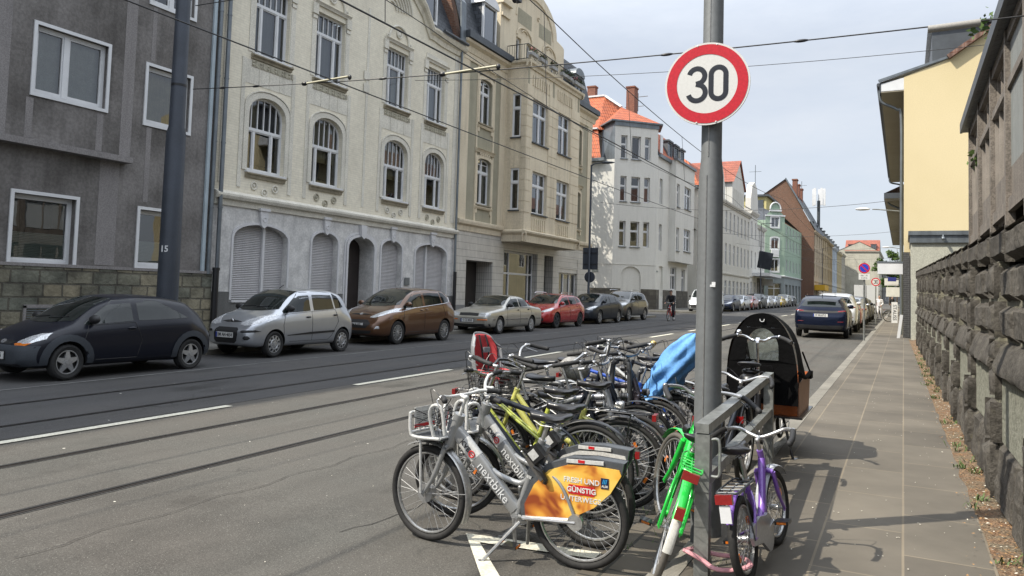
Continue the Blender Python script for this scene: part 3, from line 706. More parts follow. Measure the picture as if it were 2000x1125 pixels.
M_cream = render_mat('cream_render', (.76, .715, .60), col2=(.68, .635, .52), var=.12, vs=.8, streak=.22, bs=.3)
M_creamw = render_mat('pale_cream_trim', (.74, .71, .62), var=.12, vs=1.5, streak=.12, bs=.2)
M_cbrick = brickmat('painted_brick', (.76, .71, .58), (.72, .67, .545), (.65, .61, .50), .24, .075, .008, 'yz', .85, bstr=.25, noisev=.3, stain=.16, var=.12, bd=.004)
M_mottle = render_mat('mottled_white_render', (.68, .67, .65), col2=(.50, .495, .485), var=.3, vs=2.6, fine=.08, fs=17, streak=.12, bs=.6)
M_plgrey = render_mat('dark_grey_base', (.17, .17, .165), var=.2, bs=.2)
M_whitetrim = pm('white_trim', (.63, .63, .64), .6, var=.1, vs=3, streak=.1)
ch = thing('ornate_house', 'pale cream house with arched windows, stucco ornaments and roller shutters at street level', 'house', (-17, 21, .2), static=True)
plc = Pl((-17, 14.76), (-17, 27.52)); V = lambda y: y-14.76
ax1 = [(15.85, 17.33), (18.53, 20.0), (22.32, 23.82), (25.0, 26.42)]
ax2 = [(15.95, 17.33), (18.53, 19.93), (22.32, 23.65), (24.98, 26.27)]
ops = []
for a, b in ax1: ops.append((V(a), V(b), 4.93, 7.18, .55, .20))
for a, b in ax2: ops.append((V(a), V(b), 8.42, 10.60, 0, .20))
shut = [(15.50, 17.66, 1.15, 3.37, .46, .22), (18.73, 20.0, 1.0, 3.39, .38, .22), (22.40, 23.68, 1.0, 3.40, .38, .22), (24.58, 26.86, 1.0, 3.42, .42, .22)]
sops = [(V(a), V(b), c, d, e, f) for a, b, c, d, e, f in shut]
door = (V(20.52), V(21.95), .15, 3.38, .42, .62)
CH = 12.05
def eave(y):
    k = 0
    return CH + k
out = [(0, 4.12), (plc.L, 4.12), (plc.L, 11.75), (V(26.0), 11.75)]
for i in range(13):
    t = i/12; y = 25.0-(25.0-17.2)*t; out.append((V(y), 11.75+2.0*math.sin(math.pi*t)**.7))
out += [(V(16.4), 11.75), (0, 11.75)]
facade(ch, plc, out, ops, M_cbrick, name='upper_wall')
facade(ch, plc, [(0, -.2), (plc.L, -.2), (plc.L, 4.12), (0, 4.12)], sops+[door], M_mottle, name='ground_floor_wall')
styles = [('left', M_curt2), ('half', M_curt2), ('half', M_curt2), ('sides', M_curt2), ('full', M_curtg), ('full', M_curtg), ('right', M_curt), ('full', M_curtg)]
for o, c in zip(ops, styles):
    if o[4]: window(ch, plc, o, cols=(.24, .72), tr=.56, bars=5, sill=M_winwhite, curt=c, mid=.03)
    else: window(ch, plc, o, cols=(.24, .72), tr=.70, bars=5, sill=M_winwhite, curt=c, mid=.03)
for i, o in enumerate(sops):
    u0, u1, z0, z1, ar, dp = o; mb = MB(); n = int((z1-z0)/.052)
    for q in range(n):
        za = z0+(z1-z0)*q/n; zb = z0+(z1-z0)*(q+1)/n; zm = zb-.012
        def half(zz):
            if zz <= z1-ar: return (u1-u0)/2
            s = min(1, (zz-(z1-ar))/ar)**(1/.85); return (u1-u0)/2*math.sqrt(max(0, 1-s*s))
        h = half(za); h2 = half(zm); c = (u0+u1)/2;
        mb.add([plc.p(c-h, za, -dp+.02), plc.p(c+h, za, -dp+.02), plc.p(c+h, (za+zm)/2, -dp+.034), plc.p(c-h, (za+zm)/2, -dp+.034), plc.p(c+h2, zm, -dp+.022), plc.p(c-h2, zm, -dp+.022), plc.p(c+h2, zb, -dp+.006), plc.p(c-h2, zb, -dp+.006)], [(0, 1, 2, 3), (3, 2, 4, 5), (5, 4, 6, 7)])
    s = mb.build('roller_shutter', M_shutter, ch, fix=False)
    mb = MB(); boxp(mb, plc, u0, u1, z0-.07, z0, -dp+.01, .06)
    if i in (0, 3): uu = u0+(u1-u0)*(.60 if i == 0 else .42); boxp(mb, plc, uu-.045, uu+.045, z0, z1-.03, -dp+.03, -dp+.10)
    mb.build('shutter_rail', M_whitetrim, s)
    mb = MB(); surround(mb, plc, o, .07, .035); mb.build('window_surround', M_whitetrim, ch)
    k_ = MB(); c = (u0+u1)/2; w = .17 if i in (0, 3) else .14
    extr(k_, plc, [(c-w, z1+.42), (c-w*.65, z1-.02), (c, z1-.09), (c+w*.65, z1-.02), (c+w, z1+.42)], .0, .09); boxp(k_, plc, c-w-.03, c+w+.03, z1+.42, z1+.50, .0, .12)
    k_.torus(plc.p(c, z1+.17, .09), .065, .018, 'x', 16, 6); k_.build('keystone', M_whitetrim, ch)
u0, u1, z0, z1, ar, dp = door
mb = MB(); boxp(mb, plc, u0, u1, z0, z1, -dp-.05, -dp+.0);
for q in (0, 1):
    uu = u0+.1+(u1-u0)/2*q
    for za, zb in ((.45, 1.1), (1.25, 2.3), (2.5, 3.0)): boxp(mb, plc, uu, uu+.5, za, zb, -dp, -dp+.025)
dd = mb.build('door', pm('dark_door', (.022, .014, .012), .35, coat=.3), ch)
mb = MB(); mb.cyl(plc.p((u0+u1)/2+.07, 1.25, -dp+.02), plc.p((u0+u1)/2+.07, 1.45, -dp+.06), .015); mb.build('handle', M_rail, dd)
mb = MB(); surround(mb, plc, door, .09, .06); surround(mb, plc, (u0-.12, u1+.12, z0, z1+.1, ar+.05), .06, .035);
c = (u0+u1)/2; extr(mb, plc, [(c-.16, z1+.42), (c-.12, z1+.02), (c, z1-.07), (c+.12, z1+.02), (c+.16, z1+.42)], 0, .13)
mb.build('door_surround', M_whitetrim, ch)
mb = MB(); ul = [0]+sum([[o[0]-.07, o[1]+.07] for o in (sops[0], sops[1], door, sops[2], sops[3])], [])+[plc.L]
for a, b in zip(ul[::2], ul[1::2]): boxp(mb, plc, a, b, -.2, 1.38, .0, .028)
for o in sops: boxp(mb, plc, o[0]-.07, o[1]+.07, -.2, o[2]-.07, .0, .028)
mb.build('plinth', M_plgrey, ch)
mb = MB(); cornice(mb, plc, -.02, plc.L, 4.0, [(0, -.18), (.05, -.18), (.07, -.03), (.16, .0), (.20, .08), (.20, .14), (.10, .19), (.0, .24)]); mb.build('string_course', M_creamw, ch)
M_orn = render_mat('dark_cream_ornament', (.52, .49, .39), var=.25, vs=9, bs=.6)  # darker cream for the friezes and every second set of medallions
for i, ((a, b), (a2, b2)) in enumerate(zip(ax1, ax2)):
    ua, ub = V(a), V(b); o = ops[i]
    mb = MB(); surround(mb, plc, o, .16, .03, arch_only=False); surround(mb, plc, (ua-.16, ub+.16, 4.93, 7.36, .60), .03, .05)
    boxp(mb, plc, ua-.34, ua-.20, 4.4, 8.2, .0, .022); boxp(mb, plc, ub+.20, ub+.34, 4.4, 8.2, .0, .022)
    boxp(mb, plc, ua-.19, ub+.19, 7.48, 8.18, .004, .012)
    for q in range(3): uu = ua+(ub-ua)*(.22+.28*q); boxp(mb, plc, uu-.012, uu+.012, 7.50, 7.98, .012, .026)
    mb.build('window_surround', M_creamw, ch)
    mb = MB(); c0, c1 = V(a2)-.12, V(b2)+.12
    cornice(mb, plc, c0, c1, 8.28, [(0, -.06), (.05, -.06), (.07, .0), (.14, .04), (.14, .075), (0, .09)]); cornice(mb, plc, ua-.05, ub+.05, 4.80, [(0, -.08), (.05, -.08), (.07, .0), (.12, .03), (.12, .06), (0, .075)])
    mb.build('moulded_sill', M_sill, ch)
    mb = MB(); boxp(mb, plc, c0+.03, c1-.03, 8.0, 8.20, .01, .03)
    for q in range(6):
        uu = c0+.08+(c1-c0-.16)*q/5
        for dz in (-.045, .045): mb.ell(plc.p(uu, 8.1+dz, .035), (.018, .05, .035), 8, 5)
        boxp(mb, plc, uu+.09, uu+.15, 8.02, 8.18, .03, .045)
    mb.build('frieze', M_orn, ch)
    for dx, dz in ((-.42, 0), (.0, -.16), (.42, 0)):
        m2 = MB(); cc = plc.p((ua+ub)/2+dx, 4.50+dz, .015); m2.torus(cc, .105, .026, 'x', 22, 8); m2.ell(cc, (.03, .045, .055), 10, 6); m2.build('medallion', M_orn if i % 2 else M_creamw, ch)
    mb = MB(); o2 = ops[4+i];
    for uu in (V(a2)-.13, V(b2)+.13): boxp(mb, plc, uu-.10, uu+.10, 8.42, 10.45, .0, .02); boxp(mb, plc, uu-.12, uu+.12, 10.45, 10.80, .0, .07); boxp(mb, plc, uu-.10, uu+.10, 10.30, 10.40, .0, .05)
    cornice(mb, plc, V(a2)-.2, V(b2)+.2, 10.84, [(0, -.06), (.06, -.06), (.08, .0), (.13, .04), (0, .07)])
    c = (V(a2)+V(b2))/2
    if i < 3:
        arc = [(c+.62*math.cos(t), 10.90+.62*math.sin(t)) for t in [math.pi*k/14 for k in range(15)]]
        mb.tube([plc.p(u, z, .03) for u, z in arc], .045, 8)
        mb.torus(plc.p(c, 11.22, .03), .14, .035, 'x', 20, 8); mb.ell(plc.p(c, 11.22, .03), (.04, .09, .09))
        for sg in (-1, 1):
            mb.tube([plc.p(c+sg*(.70-.12*t*math.cos(t*7)), 11.0+.12*t*math.sin(t*7), .04) for t in [k/10 for k in range(11)]], .028, 6)
    else: boxp(mb, plc, V(a2)-.12, V(b2)+.12, 10.92, 11.10, 0, .04)
    mb.build('window_crown', M_creamw, ch)
mb = MB()
for u, w in ((V(14.95), .10), (V(21.2), .06), (V(27.2), .16)): boxp(mb, plc, u-w, u+w, 4.45, 11.6, .0, .018)
for zz in (8.55, 9.0): boxp(mb, plc, V(21.15)-.16, V(21.15)+.16, zz, zz+.30, .02, .04)
mb.build('pilaster', M_creamw, ch)
for y in (14.9+1.0, 21.18, 24.4, 18.1):
    pass
mb = MB(); prof = [(0, -.30), (.06, -.30), (.10, -.12), (.22, -.05), (.28, .06), (.28, .14), (0, .18)]
path = [(V(27.62), 11.95), (V(25.9), 11.95), (V(25.3), 12.02)]+[(V(25.0-(25.0-17.2)*i/14), 12.0+2.0*math.sin(math.pi*i/14)**.7) for i in range(15)]+[(V(16.9), 12.0), (0, 11.95)]
n = len(prof); rows = []
for u, z in path: rows.append([plc.p(u, z+b, a) for a, b in prof])
mb.add([v for r in rows for v in r], [(i*n+j, i*n+j+1, (i+1)*n+j+1, (i+1)*n+j) for i in range(len(rows)-1) for j in range(n-1)], 0)
mb.build('eaves_moulding', M_cream, ch)
mb = MB()
for k_ in range(7):     # scrolls inside the curved gable
    r = .35+.17*k_; mb.tube([plc.p(V(22.4)+r*math.cos(t), 12.0+r*.95*math.sin(t), .03) for t in [math.pi*(.05+.45*q/10) for q in range(11)]], .04, 6)
mb.ell(plc.p(V(21.2), 12.7, .02), (.08, .35, .5)); mb.torus(plc.p(V(21.2), 12.7, .06), .42, .05, 'x', 24, 8)
mb.build('gable_scroll', M_creamw, ch)
mb = MB(); mb.tube([plc.p(V(27.5), 12.17, .34), plc.p(V(25.6), 12.17, .34)], .07, 10); mb.tube([plc.p(V(16.6), 12.17, .34), plc.p(0, 12.17, .34)], .07, 10); mb.build('gutter', M_zincd, ch)
mb = MB(); z0 = 12.15
mb.add([plc.p(0, z0, .0), plc.p(plc.L, z0, .0), plc.p(plc.L, 15.6, -1.5), plc.p(0, 15.6, -1.5), plc.p(0, 16.6, -6), plc.p(plc.L, 16.6, -6), plc.p(0, 12, -11), plc.p(plc.L, 12, -11)], [(0, 1, 2, 3), (3, 2, 5, 4), (4, 5, 7, 6)]); mb.build('mansard_roof', M_slate, ch)
mb = MB(); shell(mb, plc, 11, -.2, 12.15, False); mb.build('rear_walls', M_cream, ch)
def dormer(parent, pl, u0, u1, z0, z1, d, depth, frame, side, cols=(.5,), curved=False, tr=None):
    mb = MB(); boxp(mb, pl, u0, u0+.09, z0, z1, d-.08, d+.02); boxp(mb, pl, u1-.09, u1, z0, z1, d-.08, d+.02); boxp(mb, pl, u0+.09, u1-.09, z1-.09, z1, d-.08, d+.02); boxp(mb, pl, u0+.09, u1-.09, z0, z0+.09, d-.08, d+.03)
    dm = mb.build('dormer', frame, parent)
    mb = MB(); boxp(mb, pl, u0, u0+.03, z0, z1, d-depth, d-.08); boxp(mb, pl, u1-.03, u1, z0, z1, d-depth, d-.08); boxp(mb, pl, u0, u1, z0, z1, d-depth, d-depth+.05); mb.build('dormer_cheek', side, dm)
    mb = MB(); c = (u0+u1)/2; h = (u1-u0)/2+.1
    if curved:
        P = [(c+h*math.cos(math.pi*k/10), z1+.42*math.sin(math.pi*k/10)) for k in range(11)]; extr(mb, pl, P+[(c-h, z1-.03), (c+h, z1-.03)], d-depth, d+.10)
    else: boxp(mb, pl, u0-.1, u1+.1, z1, z1+.14, d-depth, d+.14)
    mb.build('dormer_roof', M_zincd if not curved else frame, dm)
    window(dm, pl, (u0+.09, u1-.09, z0+.09, z1-.09, 0, .05-d if False else .05), cols=cols, tr=tr, fw_=.05, curt=None) if False else None
    m2 = MB(); boxp(m2, pl, u0+.09, u1-.09, z0+.09, z1-.09, d-.06, d-.055); m2.build('pane', M_glassd, dm)
    m2 = MB();
    for cc in cols: uu = u0+(u1-u0)*cc; boxp(m2, pl, uu-.035, uu+.035, z0+.09, z1-.09, d-.055, d-.02)
    if tr: boxp(m2, pl, u0+.09, u1-.09, z0+(z1-z0)*tr-.03, z0+(z1-z0)*tr+.03, d-.055, d-.015)
    if m2.v: m2.build('mullion', frame, dm)
    return dm
dormer(ch, plc, V(24.3), V(25.75), 12.5, 14.7, -.15, 1.4, M_winwhite, M_slate, (.3,), tr=.75)
dormer(ch, plc, V(21.9), V(23.3), 12.9, 15.0, -.15, 1.4, M_winwhite, M_slate, (.5,))
mb = MB(); extr(mb, plc, [(0, 0)], 0, 0) if False else None
P = [plc.p(plc.L-.38, 12.05, .12), plc.p(plc.L-.38, 12.05, -4), plc.p(plc.L-.38, 16.4, -4), plc.p(plc.L-.38, 16.2, -1.2), plc.p(plc.L-.38, 14.0, -.35)]
Q = [p_+Vector((0, .34, 0)) for p_ in P]; mb.add(P+Q, [(0, 1, 2, 3, 4), (5, 6, 7, 8, 9)]+[(i, (i+1) % 5, 5+(i+1) % 5, 5+i) for i in range(5)]); fwall = mb.build('party_wall', M_brick, ch)
mb = MB(); mb.bar((-16.85, 27.3, 14.0), (-18.2, 27.3, 16.25), .42, .05); mb.bar((-16.8, 27.3, 12.1), (-16.85, 27.3, 14.0), .40, .06); mb.build('coping', M_zinc, fwall)
downpipe(ch, [(-16.88, 27.36, .3), (-16.88, 27.36, 12.0)], .05)
downpipe(ch, [(-16.86, 14.86, 1.9), (-16.86, 14.86, 14.6)], .06)
mb = MB(); mb.cyl((-16.82, 14.80, .2), (-16.82, 14.80, 1.98), .085); mb.cyl((-16.82, 14.8, 1.96), (-16.82, 14.8, 2.04), .10); mb.build('pipe_guard', M_black, ch)
mb = MB(); mb.cyl((-16.85, 27.36, .2), (-16.85, 27.36, 2.4), .075); mb.build('pipe_guard', M_black, ch)
mb = MB(); boxp(mb, plc, V(24.05)-.16, V(24.05)+.16, 1.75, 2.05, .03, .05); mb.build('wall_plate', M_zinc, ch)
M_tan = render_mat('sand_render', (.73, .645, .49), col2=(.66, .575, .43), var=.12, vs=.9, streak=.2, bs=.3)
M_olive = render_mat('olive_render', (.39, .365, .275), var=.15, vs=1.2, streak=.1)
M_whtile = brickmat('white_wall_tiles', (.58, .555, .51), (.53, .51, .465), (.19, .18, .165), .115, .31, .010, 'sz', .35, bstr=.3, noisev=.05, offset=0, var=.15, stain=.2, bd=.004)
M_gdoor = pm('garage_door_dark', (.028, .022, .02), .5)
th = thing('corner_house', 'sand and olive house with a projecting bay, balcony flowers and a curved gable', 'house', (-17, 35, .3), static=True)
plt_ = Pl((-17, 27.52), (-17, 43.0)); T = lambda y: y-27.52
opT = [(T(29.15), T(30.40), 5.52, 7.62, .18, .2), (T(29.18), T(30.32), 9.20, 11.25, .18, .2), (T(40.15), T(41.35), 5.5, 7.6, .18, .2), (T(40.15), T(41.35), 9.2, 11.3, .18, .2)]
facade(th, plt_, [(0, 4.35), (plt_.L, 4.35), (plt_.L, 12.5), (0, 12.5)], opT, M_olive, name='upper_wall')
gopT = [(T(28.5), T(30.9), .2, 2.97, 0, .9), (T(32.0), T(35.75), .75, 3.62, 0, .35), (T(36.6), T(37.75), .25, 3.62, 0, .5), (T(38.6), T(41.25), .9, 3.6, 0, .22)]
facade(th, plt_, [(0, -.1), (plt_.L, -.1), (plt_.L, 4.35), (0, 4.35)], gopT, M_whtile, name='tiled_ground_floor')
for o in opT: window(th, plt_, o, cols=(.5,), tr=.70, sill=M_sill, curt=('sides', M_curt))
mb = MB(); o = gopT[0]; boxp(mb, plt_, o[0], o[1], .2, 2.97, -.9, -.86); mb.build('garage_door', M_gdoor, th)
M_yel = pm('yellow_notice', (.75, .55, .04), .5)
mb = MB(); boxp(mb, plt_, T(28.62), T(28.98), 2.10, 2.42, -.858, -.85); mb.build('notice', M_yel, th)
window(th, plt_, gopT[1], cols=(.28, .86), tr=.62, fw_=.09, mid=.04, leaf=0, curt=None)
mb = MB(); o = gopT[2]; boxp(mb, plt_, o[0], o[1], o[2], o[3], -.5, -.46); boxp(mb, plt_, o[0]+.5, o[0]+.56, o[2], o[3], -.46, -.43); mb.build('door', pm('grey_door', (.06, .06, .062), .5), th)
w = window(th, plt_, (gopT[3][0], gopT[3][1], .9, 2.78, 0, .22), cols=(.34, .67), leaf=0, fw_=.07, curt=('right', M_curtg)); mb = MB(); boxp(mb, plt_, gopT[3][0], gopT[3][1], 2.78, 3.02, -.22, -.04); boxp(mb, plt_, gopT[3][0], gopT[3][1], 3.02, 3.6, -.22, -.015); mb.build('shutter_box', M_whtile, th)
mb = MB(); boxp(mb, plt_, 0, T(28.5), -.1, 1.0, 0, .012); boxp(mb, plt_, T(30.9), T(32.0), -.1, 1.0, 0, .012); mb.build('tile_plinth', pm('grey_tiles', (.22, .22, .22), .5), th)
mb = MB(); pc = [(0, -.30), (.04, -.30), (.06, -.08), (.16, 0), (.18, .10), (.18, .17), (0, .22)]
cornice(mb, plt_, 0, T(31.55), 4.52, pc); cornice(mb, plt_, T(38.35), plt_.L+.1, 4.52, pc); mb.build('string_course', M_tan, th)
mb = MB()
for a, b in ((27.52, 28.25), (28.95, 29.08), (30.50, 30.62), (31.15, 31.7), (38.2, 38.55), (42.35, 43.0)): boxp(mb, plt_, T(a), T(b), 4.7, 12.0, .0, .03)
boxp(mb, plt_, 0, plt_.L, 11.75, 12.5, .0, .05)
mb.build('pilaster', M_tan, th)
mb = MB()
for o in opT[:4]:
    surround(mb, plt_, o, .16, .05); cornice(mb, plt_, o[0]-.22, o[1]+.22, o[3]+.32, [(0, -.1), (.07, -.1), (.10, 0), (.16, .05), (0, .10)]); cornice(mb, plt_, o[0]-.16, o[1]+.16, o[2]-.16, [(0, -.06), (.07, -.06), (.12, .03), (0, .09)])
    boxp(mb, plt_, o[0]-.12, o[0]+.02, o[2]-.42, o[2]-.2, 0, .06); boxp(mb, plt_, o[1]-.02, o[1]+.12, o[2]-.42, o[2]-.2, 0, .06)
    for k_ in range(5): mb.ell(plt_.p((o[0]+o[1])/2+(-.4+.2*k_), o[3]+.17, .05), (.03, .09, .06), 8, 5)
mb.build('window_surround', M_tan, th)
BX = -15.85; pb = Pl((BX, 31.7), (BX, 38.2)); ps = Pl((-17, 31.7), (BX, 31.7)); pe = Pl((BX, 38.2), (-17, 38.2)); Bv = lambda y: y-31.7
bo = [(Bv(32.35), Bv(34.1), 8.85, 10.95, 0, .2), (Bv(35.3), Bv(37.0), 8.85, 10.98, 0, .2), (Bv(32.5), Bv(34.15), 5.42, 7.47, 0, .2), (Bv(35.35), Bv(37.0), 5.42, 7.47, 0, .2)]
facade(th, pb, [(0, 4.3), (pb.L, 4.3), (pb.L, 12.5), (0, 12.5)], bo, M_tan, name='bay_wall')
so = [(.38, .84, 8.98, 11.1, 0, .10), (.38, .84, 5.5, 7.5, 0, .10)]
facade(th, ps, [(0, 4.3), (ps.L, 4.3), (ps.L, 12.5), (0, 12.5)], so, M_tan, name='bay_wall'); facade(th, pe, [(0, 4.3), (pe.L, 4.3), (pe.L, 12.5), (0, 12.5)], [], M_tan, name='bay_wall')
for i, o in enumerate(bo): window(th, pb, o, cols=(.12, .56) if 1 else (.5,), tr=.67, sill=M_zincd, curt=[('left', M_curt), ('left', M_curt), ('sides', M_curtg), ('half', M_curt)][i])
for o in so: window(th, ps, o, cols=(), tr=.66, sill=M_zincd)
mb = MB()   # rusticated joints and lesenes of the bay as raised bands
for (a, b) in ((0, .55), (2.45, 3.62), (5.35, 6.5)):
    z = 5.45
    for q in range(12):
        zz = 5.40+q*.512
        if zz > 11.2: break
        if a == 2.45: pass
        boxp(mb, pb, a, b, zz+.01, zz+.50, .0, .022)
for q in range(12):
    zz = 5.40+q*.512
    if zz < 11.2: boxp(mb, ps, .88, 1.15, zz+.01, zz+.50, .0, .022)
mb.build('rustication', M_tan, th)
mb = MB()
for c0 in (bo[2], bo[3]):
    for k_ in range(7): u = c0[0]+.1+(c0[1]-c0[0]-.2)*k_/6; boxp(mb, pb, u-.055, u+.055, 4.62, 5.18, 0, .05)
for c0 in (bo[0], bo[1]):
    for k_ in range(8): u = c0[0]-.05+(c0[1]-c0[0]+.1)*k_/7; boxp(mb, pb, u-.05, u+.05, 11.55, 12.05, 0, .05); mb.ell(pb.p(u, 12.05, .03), (.03, .06, .06), 6, 4)
mb.build('fluted_panel', M_tan, th)
mb = MB()
for u in (.12, 3.0, 6.3): boxp(mb, pb, u-.09, u+.09, 11.2, 12.35, .0, .018)
mb.build('olive_panel', M_olive, th)
mb = MB(); pf = [(0, -.42), (.02, -.42), (.05, -.10), (.16, .0), (.18, .08), (0, .16)]
cornice(mb, pb, -.16, pb.L+.16, 4.42, pf); cornice(mb, ps, 0, ps.L+.17, 4.42, pf); cornice(mb, pe, -.17, pe.L, 4.42, pf)
P = [(-17, 31.72), (BX-.0, 31.72), (BX-.0, 38.18), (-17, 38.18)]; mb.add([(x, y, 4.0) for x, y in P]+[(x, y, 3.98) for x, y in P], [(0, 1, 2, 3), (4, 5, 6, 7)])
mb.build('bay_base', M_tan, th)
mb = MB(); pt = [(0, -.18), (.06, -.18), (.10, -.05), (.20, .02), (.22, .12), (0, .16)]
cornice(mb, pb, -.2, pb.L+.2, 12.5, pt); cornice(mb, ps, 0, ps.L+.2, 12.5, pt); cornice(mb, pe, -.2, pe.L, 12.5, pt); mb.add([(-17, 31.7, 12.6), (BX, 31.7, 12.6), (BX, 38.2, 12.6), (-17, 38.2, 12.6)], [(0, 1, 2, 3)]); mb.build('bay_cornice', M_tan, th)
M_iron = pm('wrought_iron', (.025, .03, .03), .5, .6)
mb = MB(); xr = BX+.02
for z in (12.72, 13.42): mb.tube([(-16.95, 31.62, z), (xr, 31.62, z), (xr, 38.28, z), (-16.95, 38.28, z)], .022, 6)
k_ = 0; y = 31.62
while y < 38.3: mb.tube([(xr, y, 12.66), (xr, y, 13.42)], .010, 5); y += .13
x = -16.95
while x < xr: mb.tube([(x, 31.62, 12.66), (x, 31.62, 13.42)], .010, 5); x += .13
for y in (32.4, 33.6, 34.9, 36.1, 37.4): mb.torus((xr, y, 13.05), .22, .012, 'x', 18, 5)
mb.build('balcony_railing', M_iron, th)
M_leafd = pm('leaf_dark', (.05, .09, .025), .7, var=.5, vs=15); M_red = pm('red_flower', (.35, .04, .06), .7); M_pink = pm('pink_flower', (.6, .25, .3), .7)
def leafclump(mb, c, r, n, s, mi=0, rr=rnd):
    for _ in range(n):
        d = Vector((rr.gauss(0, 1), rr.gauss(0, 1), rr.gauss(0, .8))); d = d.normalized()*rr.random()**.4; q = Vector(c)+Vector((d.x*r[0], d.y*r[1], d.z*r[2]))
        a = Vector((rr.gauss(0, 1), rr.gauss(0, 1), rr.gauss(0, 1))).normalized(); b = a.cross(Vector((rr.random(), rr.random(), rr.random()))).normalized(); k = s*rr.uniform(.6, 1.4)
        mb.add([q-a*k, q-b*k*.5, q+a*k, q+b*k*.5], [(0, 1, 2, 3)], mi)
for i, y in enumerate((31.95, 33.0, 34.3, 35.6, 36.3, 37.3, 38.0)):
    t_ = thing('flower_box', ['window box of dark red flowers at the near end of the balcony railing', 'grey planter with trailing leaves hung second along the balcony railing', 'planter with low greenery in the middle of the balcony railing', 'planter with green bush under the right gable windows', 'planter with tall feathery plant beside the right gable windows', 'planter with pink flowers near the far end of the balcony', 'planter with green leaves at the far corner of the balcony'][i], 'planter', (BX+.15, y, 12.85), group='planters on the balcony railing')
    mb = MB(); mb.box((0, 0, .1), (.18, .72, .17)); mb.build('trough', pm('planter_grey', (.35, .35, .34), .7), t_)
    mb = MB(); leafclump(mb, (0, 0, .28), (.16, .36, .16 if i != 4 else .45), 110, .045, 0); leafclump(mb, (0, 0, .34), (.16, .34, .1), 40 if i in (0, 5) else 6, .04, 1); mb.build('plant', [M_leafd, M_red if i != 5 else M_pink], t_)
G0, G1 = T(30.95), T(38.45); gm = (G0+G1)/2
Lp = [(G0, 12.5), (G1, 12.5), (G1, 15.3), (G1-.25, 15.35)]
for i in range(17):
    t = math.pi*i/16; Lp.append((gm+(1-.0)*2.75*math.cos(t)+0, 15.45+1.75*math.sin(t)**.9))
Lp += [(G0+.9, 15.5), (G0, 15.5)]
gops = [(T(32.6), T(33.15), 12.75, 14.25, 0, .2), (T(33.75), T(34.3), 12.75, 14.25, 0, .2), (T(35.6), T(36.15), 12.75, 14.2, 0, .2), (T(36.75), T(37.3), 12.75, 14.2, 0, .2)]
facade(th, plt_, Lp, gops, M_tan, name='gable_wall')
for o in gops: window(th, plt_, o, cols=(), fw_=.06, curt=('full', M_curtg))
mb = MB(); n = len(Lp); bk = [plt_.p(a, b, -.45) for a, b in Lp]; fr = [plt_.p(a, b, 0) for a, b in Lp]
mb.add(fr+bk, [(i, (i+1) % n, n+(i+1) % n, n+i) for i in range(n)]); tri = geometry.tessellate_polygon([[Vector((a, b, 0)) for a, b in Lp]]); mb.add(bk, [t for t in tri]); mb.build('gable_back', M_tan, th)
mb = MB(); gp = Lp[2:-2]+[(G0+.9, 15.5)]
mb.tube([plt_.p(a, b+.05, -.15) for a, b in gp], .13, 6); boxp(mb, plt_, G0-.05, G0+.95, 15.35, 15.6, -.5, .16); boxp(mb, plt_, G0+.02, G0+.85, 14.75, 14.9, 0, .10); mb.build('gable_moulding', M_tan, th)
mb = MB()
for c in (T(33.45), T(36.45)):
    mb.tube([plt_.p(c+.85*math.cos(math.pi*k/10), 14.35+.5*math.sin(math.pi*k/10), .03) for k in range(11)], .05, 6); mb.tube([plt_.p(c+.3*math.cos(t), 14.6+.15*math.sin(t), .03) for t in [math.pi*k/8 for k in range(9)]], .04, 6)
mb.tube([plt_.p(gm+2.2*math.cos(math.pi*k/14), 15.3+1.45*math.sin(math.pi*k/14), .02) for k in range(15)], .05, 6); mb.torus(plt_.p(gm+.3, 15.9, .03), .10, .03, 'x', 14, 6)
mb.build('gable_ornament', M_tan, th)
mb = MB()
for a, b in ((gm-2.0, gm-.45), (gm+.45, gm+2.0)): boxp(mb, plt_, a, b, 15.0, 15.75, .0, .008)
mb.build('olive_panel', M_olive, th)
mb = MB(); rp = [(-17+.05, 12.6), (-17.75, 15.4), (-19.5, 15.9), (-23, 16.0)]
vs = [(x, y, z) for y in (27.55, 43) for x, z in rp]; mb.add(vs, [(i, i+1, 5+i, 4+i) for i in range(3)]); mb.build('mansard_roof', M_slate, th)
mb = MB(); shell(mb, plt_, 11, -.1, 12.5, False); mb.build('rear_walls', M_tan, th)
mb = MB(); cornice(mb, plt_, 0, T(31.7), 12.42, [(0, -.35), (.08, -.35), (.14, -.1), (.30, 0), (.34, .10), (0, .16)]); cornice(mb, plt_, T(38.2), plt_.L+.3, 12.42, [(0, -.35), (.08, -.35), (.14, -.1), (.30, 0), (.34, .10), (0, .16)]); mb.build('eaves', M_tan, th)
mb = MB(); boxp(mb, plt_, 0, T(31.7), 12.56, 12.86, -.05, .42); boxp(mb, plt_, T(38.2), plt_.L+.3, 12.56, 12.86, -.05, .42); mb.build('gutter', M_zincd, th)
dormer(th, plt_, T(29.2), T(30.45), 12.75, 14.75, .05, 1.3, M_winwhite, M_slate, (), curved=True)
dormer(th, plt_, T(40.0), T(41.2), 12.75, 14.4, .05, 1.3, M_zinc, M_slate, (.5,), curved=True)
mb = MB(); boxp(mb, plt_, T(42.3), T(42.85), 3.62, 3.76, .01, .03); sn = mb.build('street_name_plate', pm('sign_blue', (.01, .03, .16), .4), th)
M_white = render_mat('white_render', (.70, .69, .645), col2=(.65, .64, .595), var=.08, vs=.6, streak=.1, bs=.2)
M_niche = render_mat('niche_render', (.54, .50, .41), var=.08, streak=.06)
M_dkst = brickmat('dark_stone_plinth', (.135, .125, .10), (.09, .08, .068), (.06, .055, .05), .5, .28, .012, 'sz', .9, bstr=.7, stain=.3)
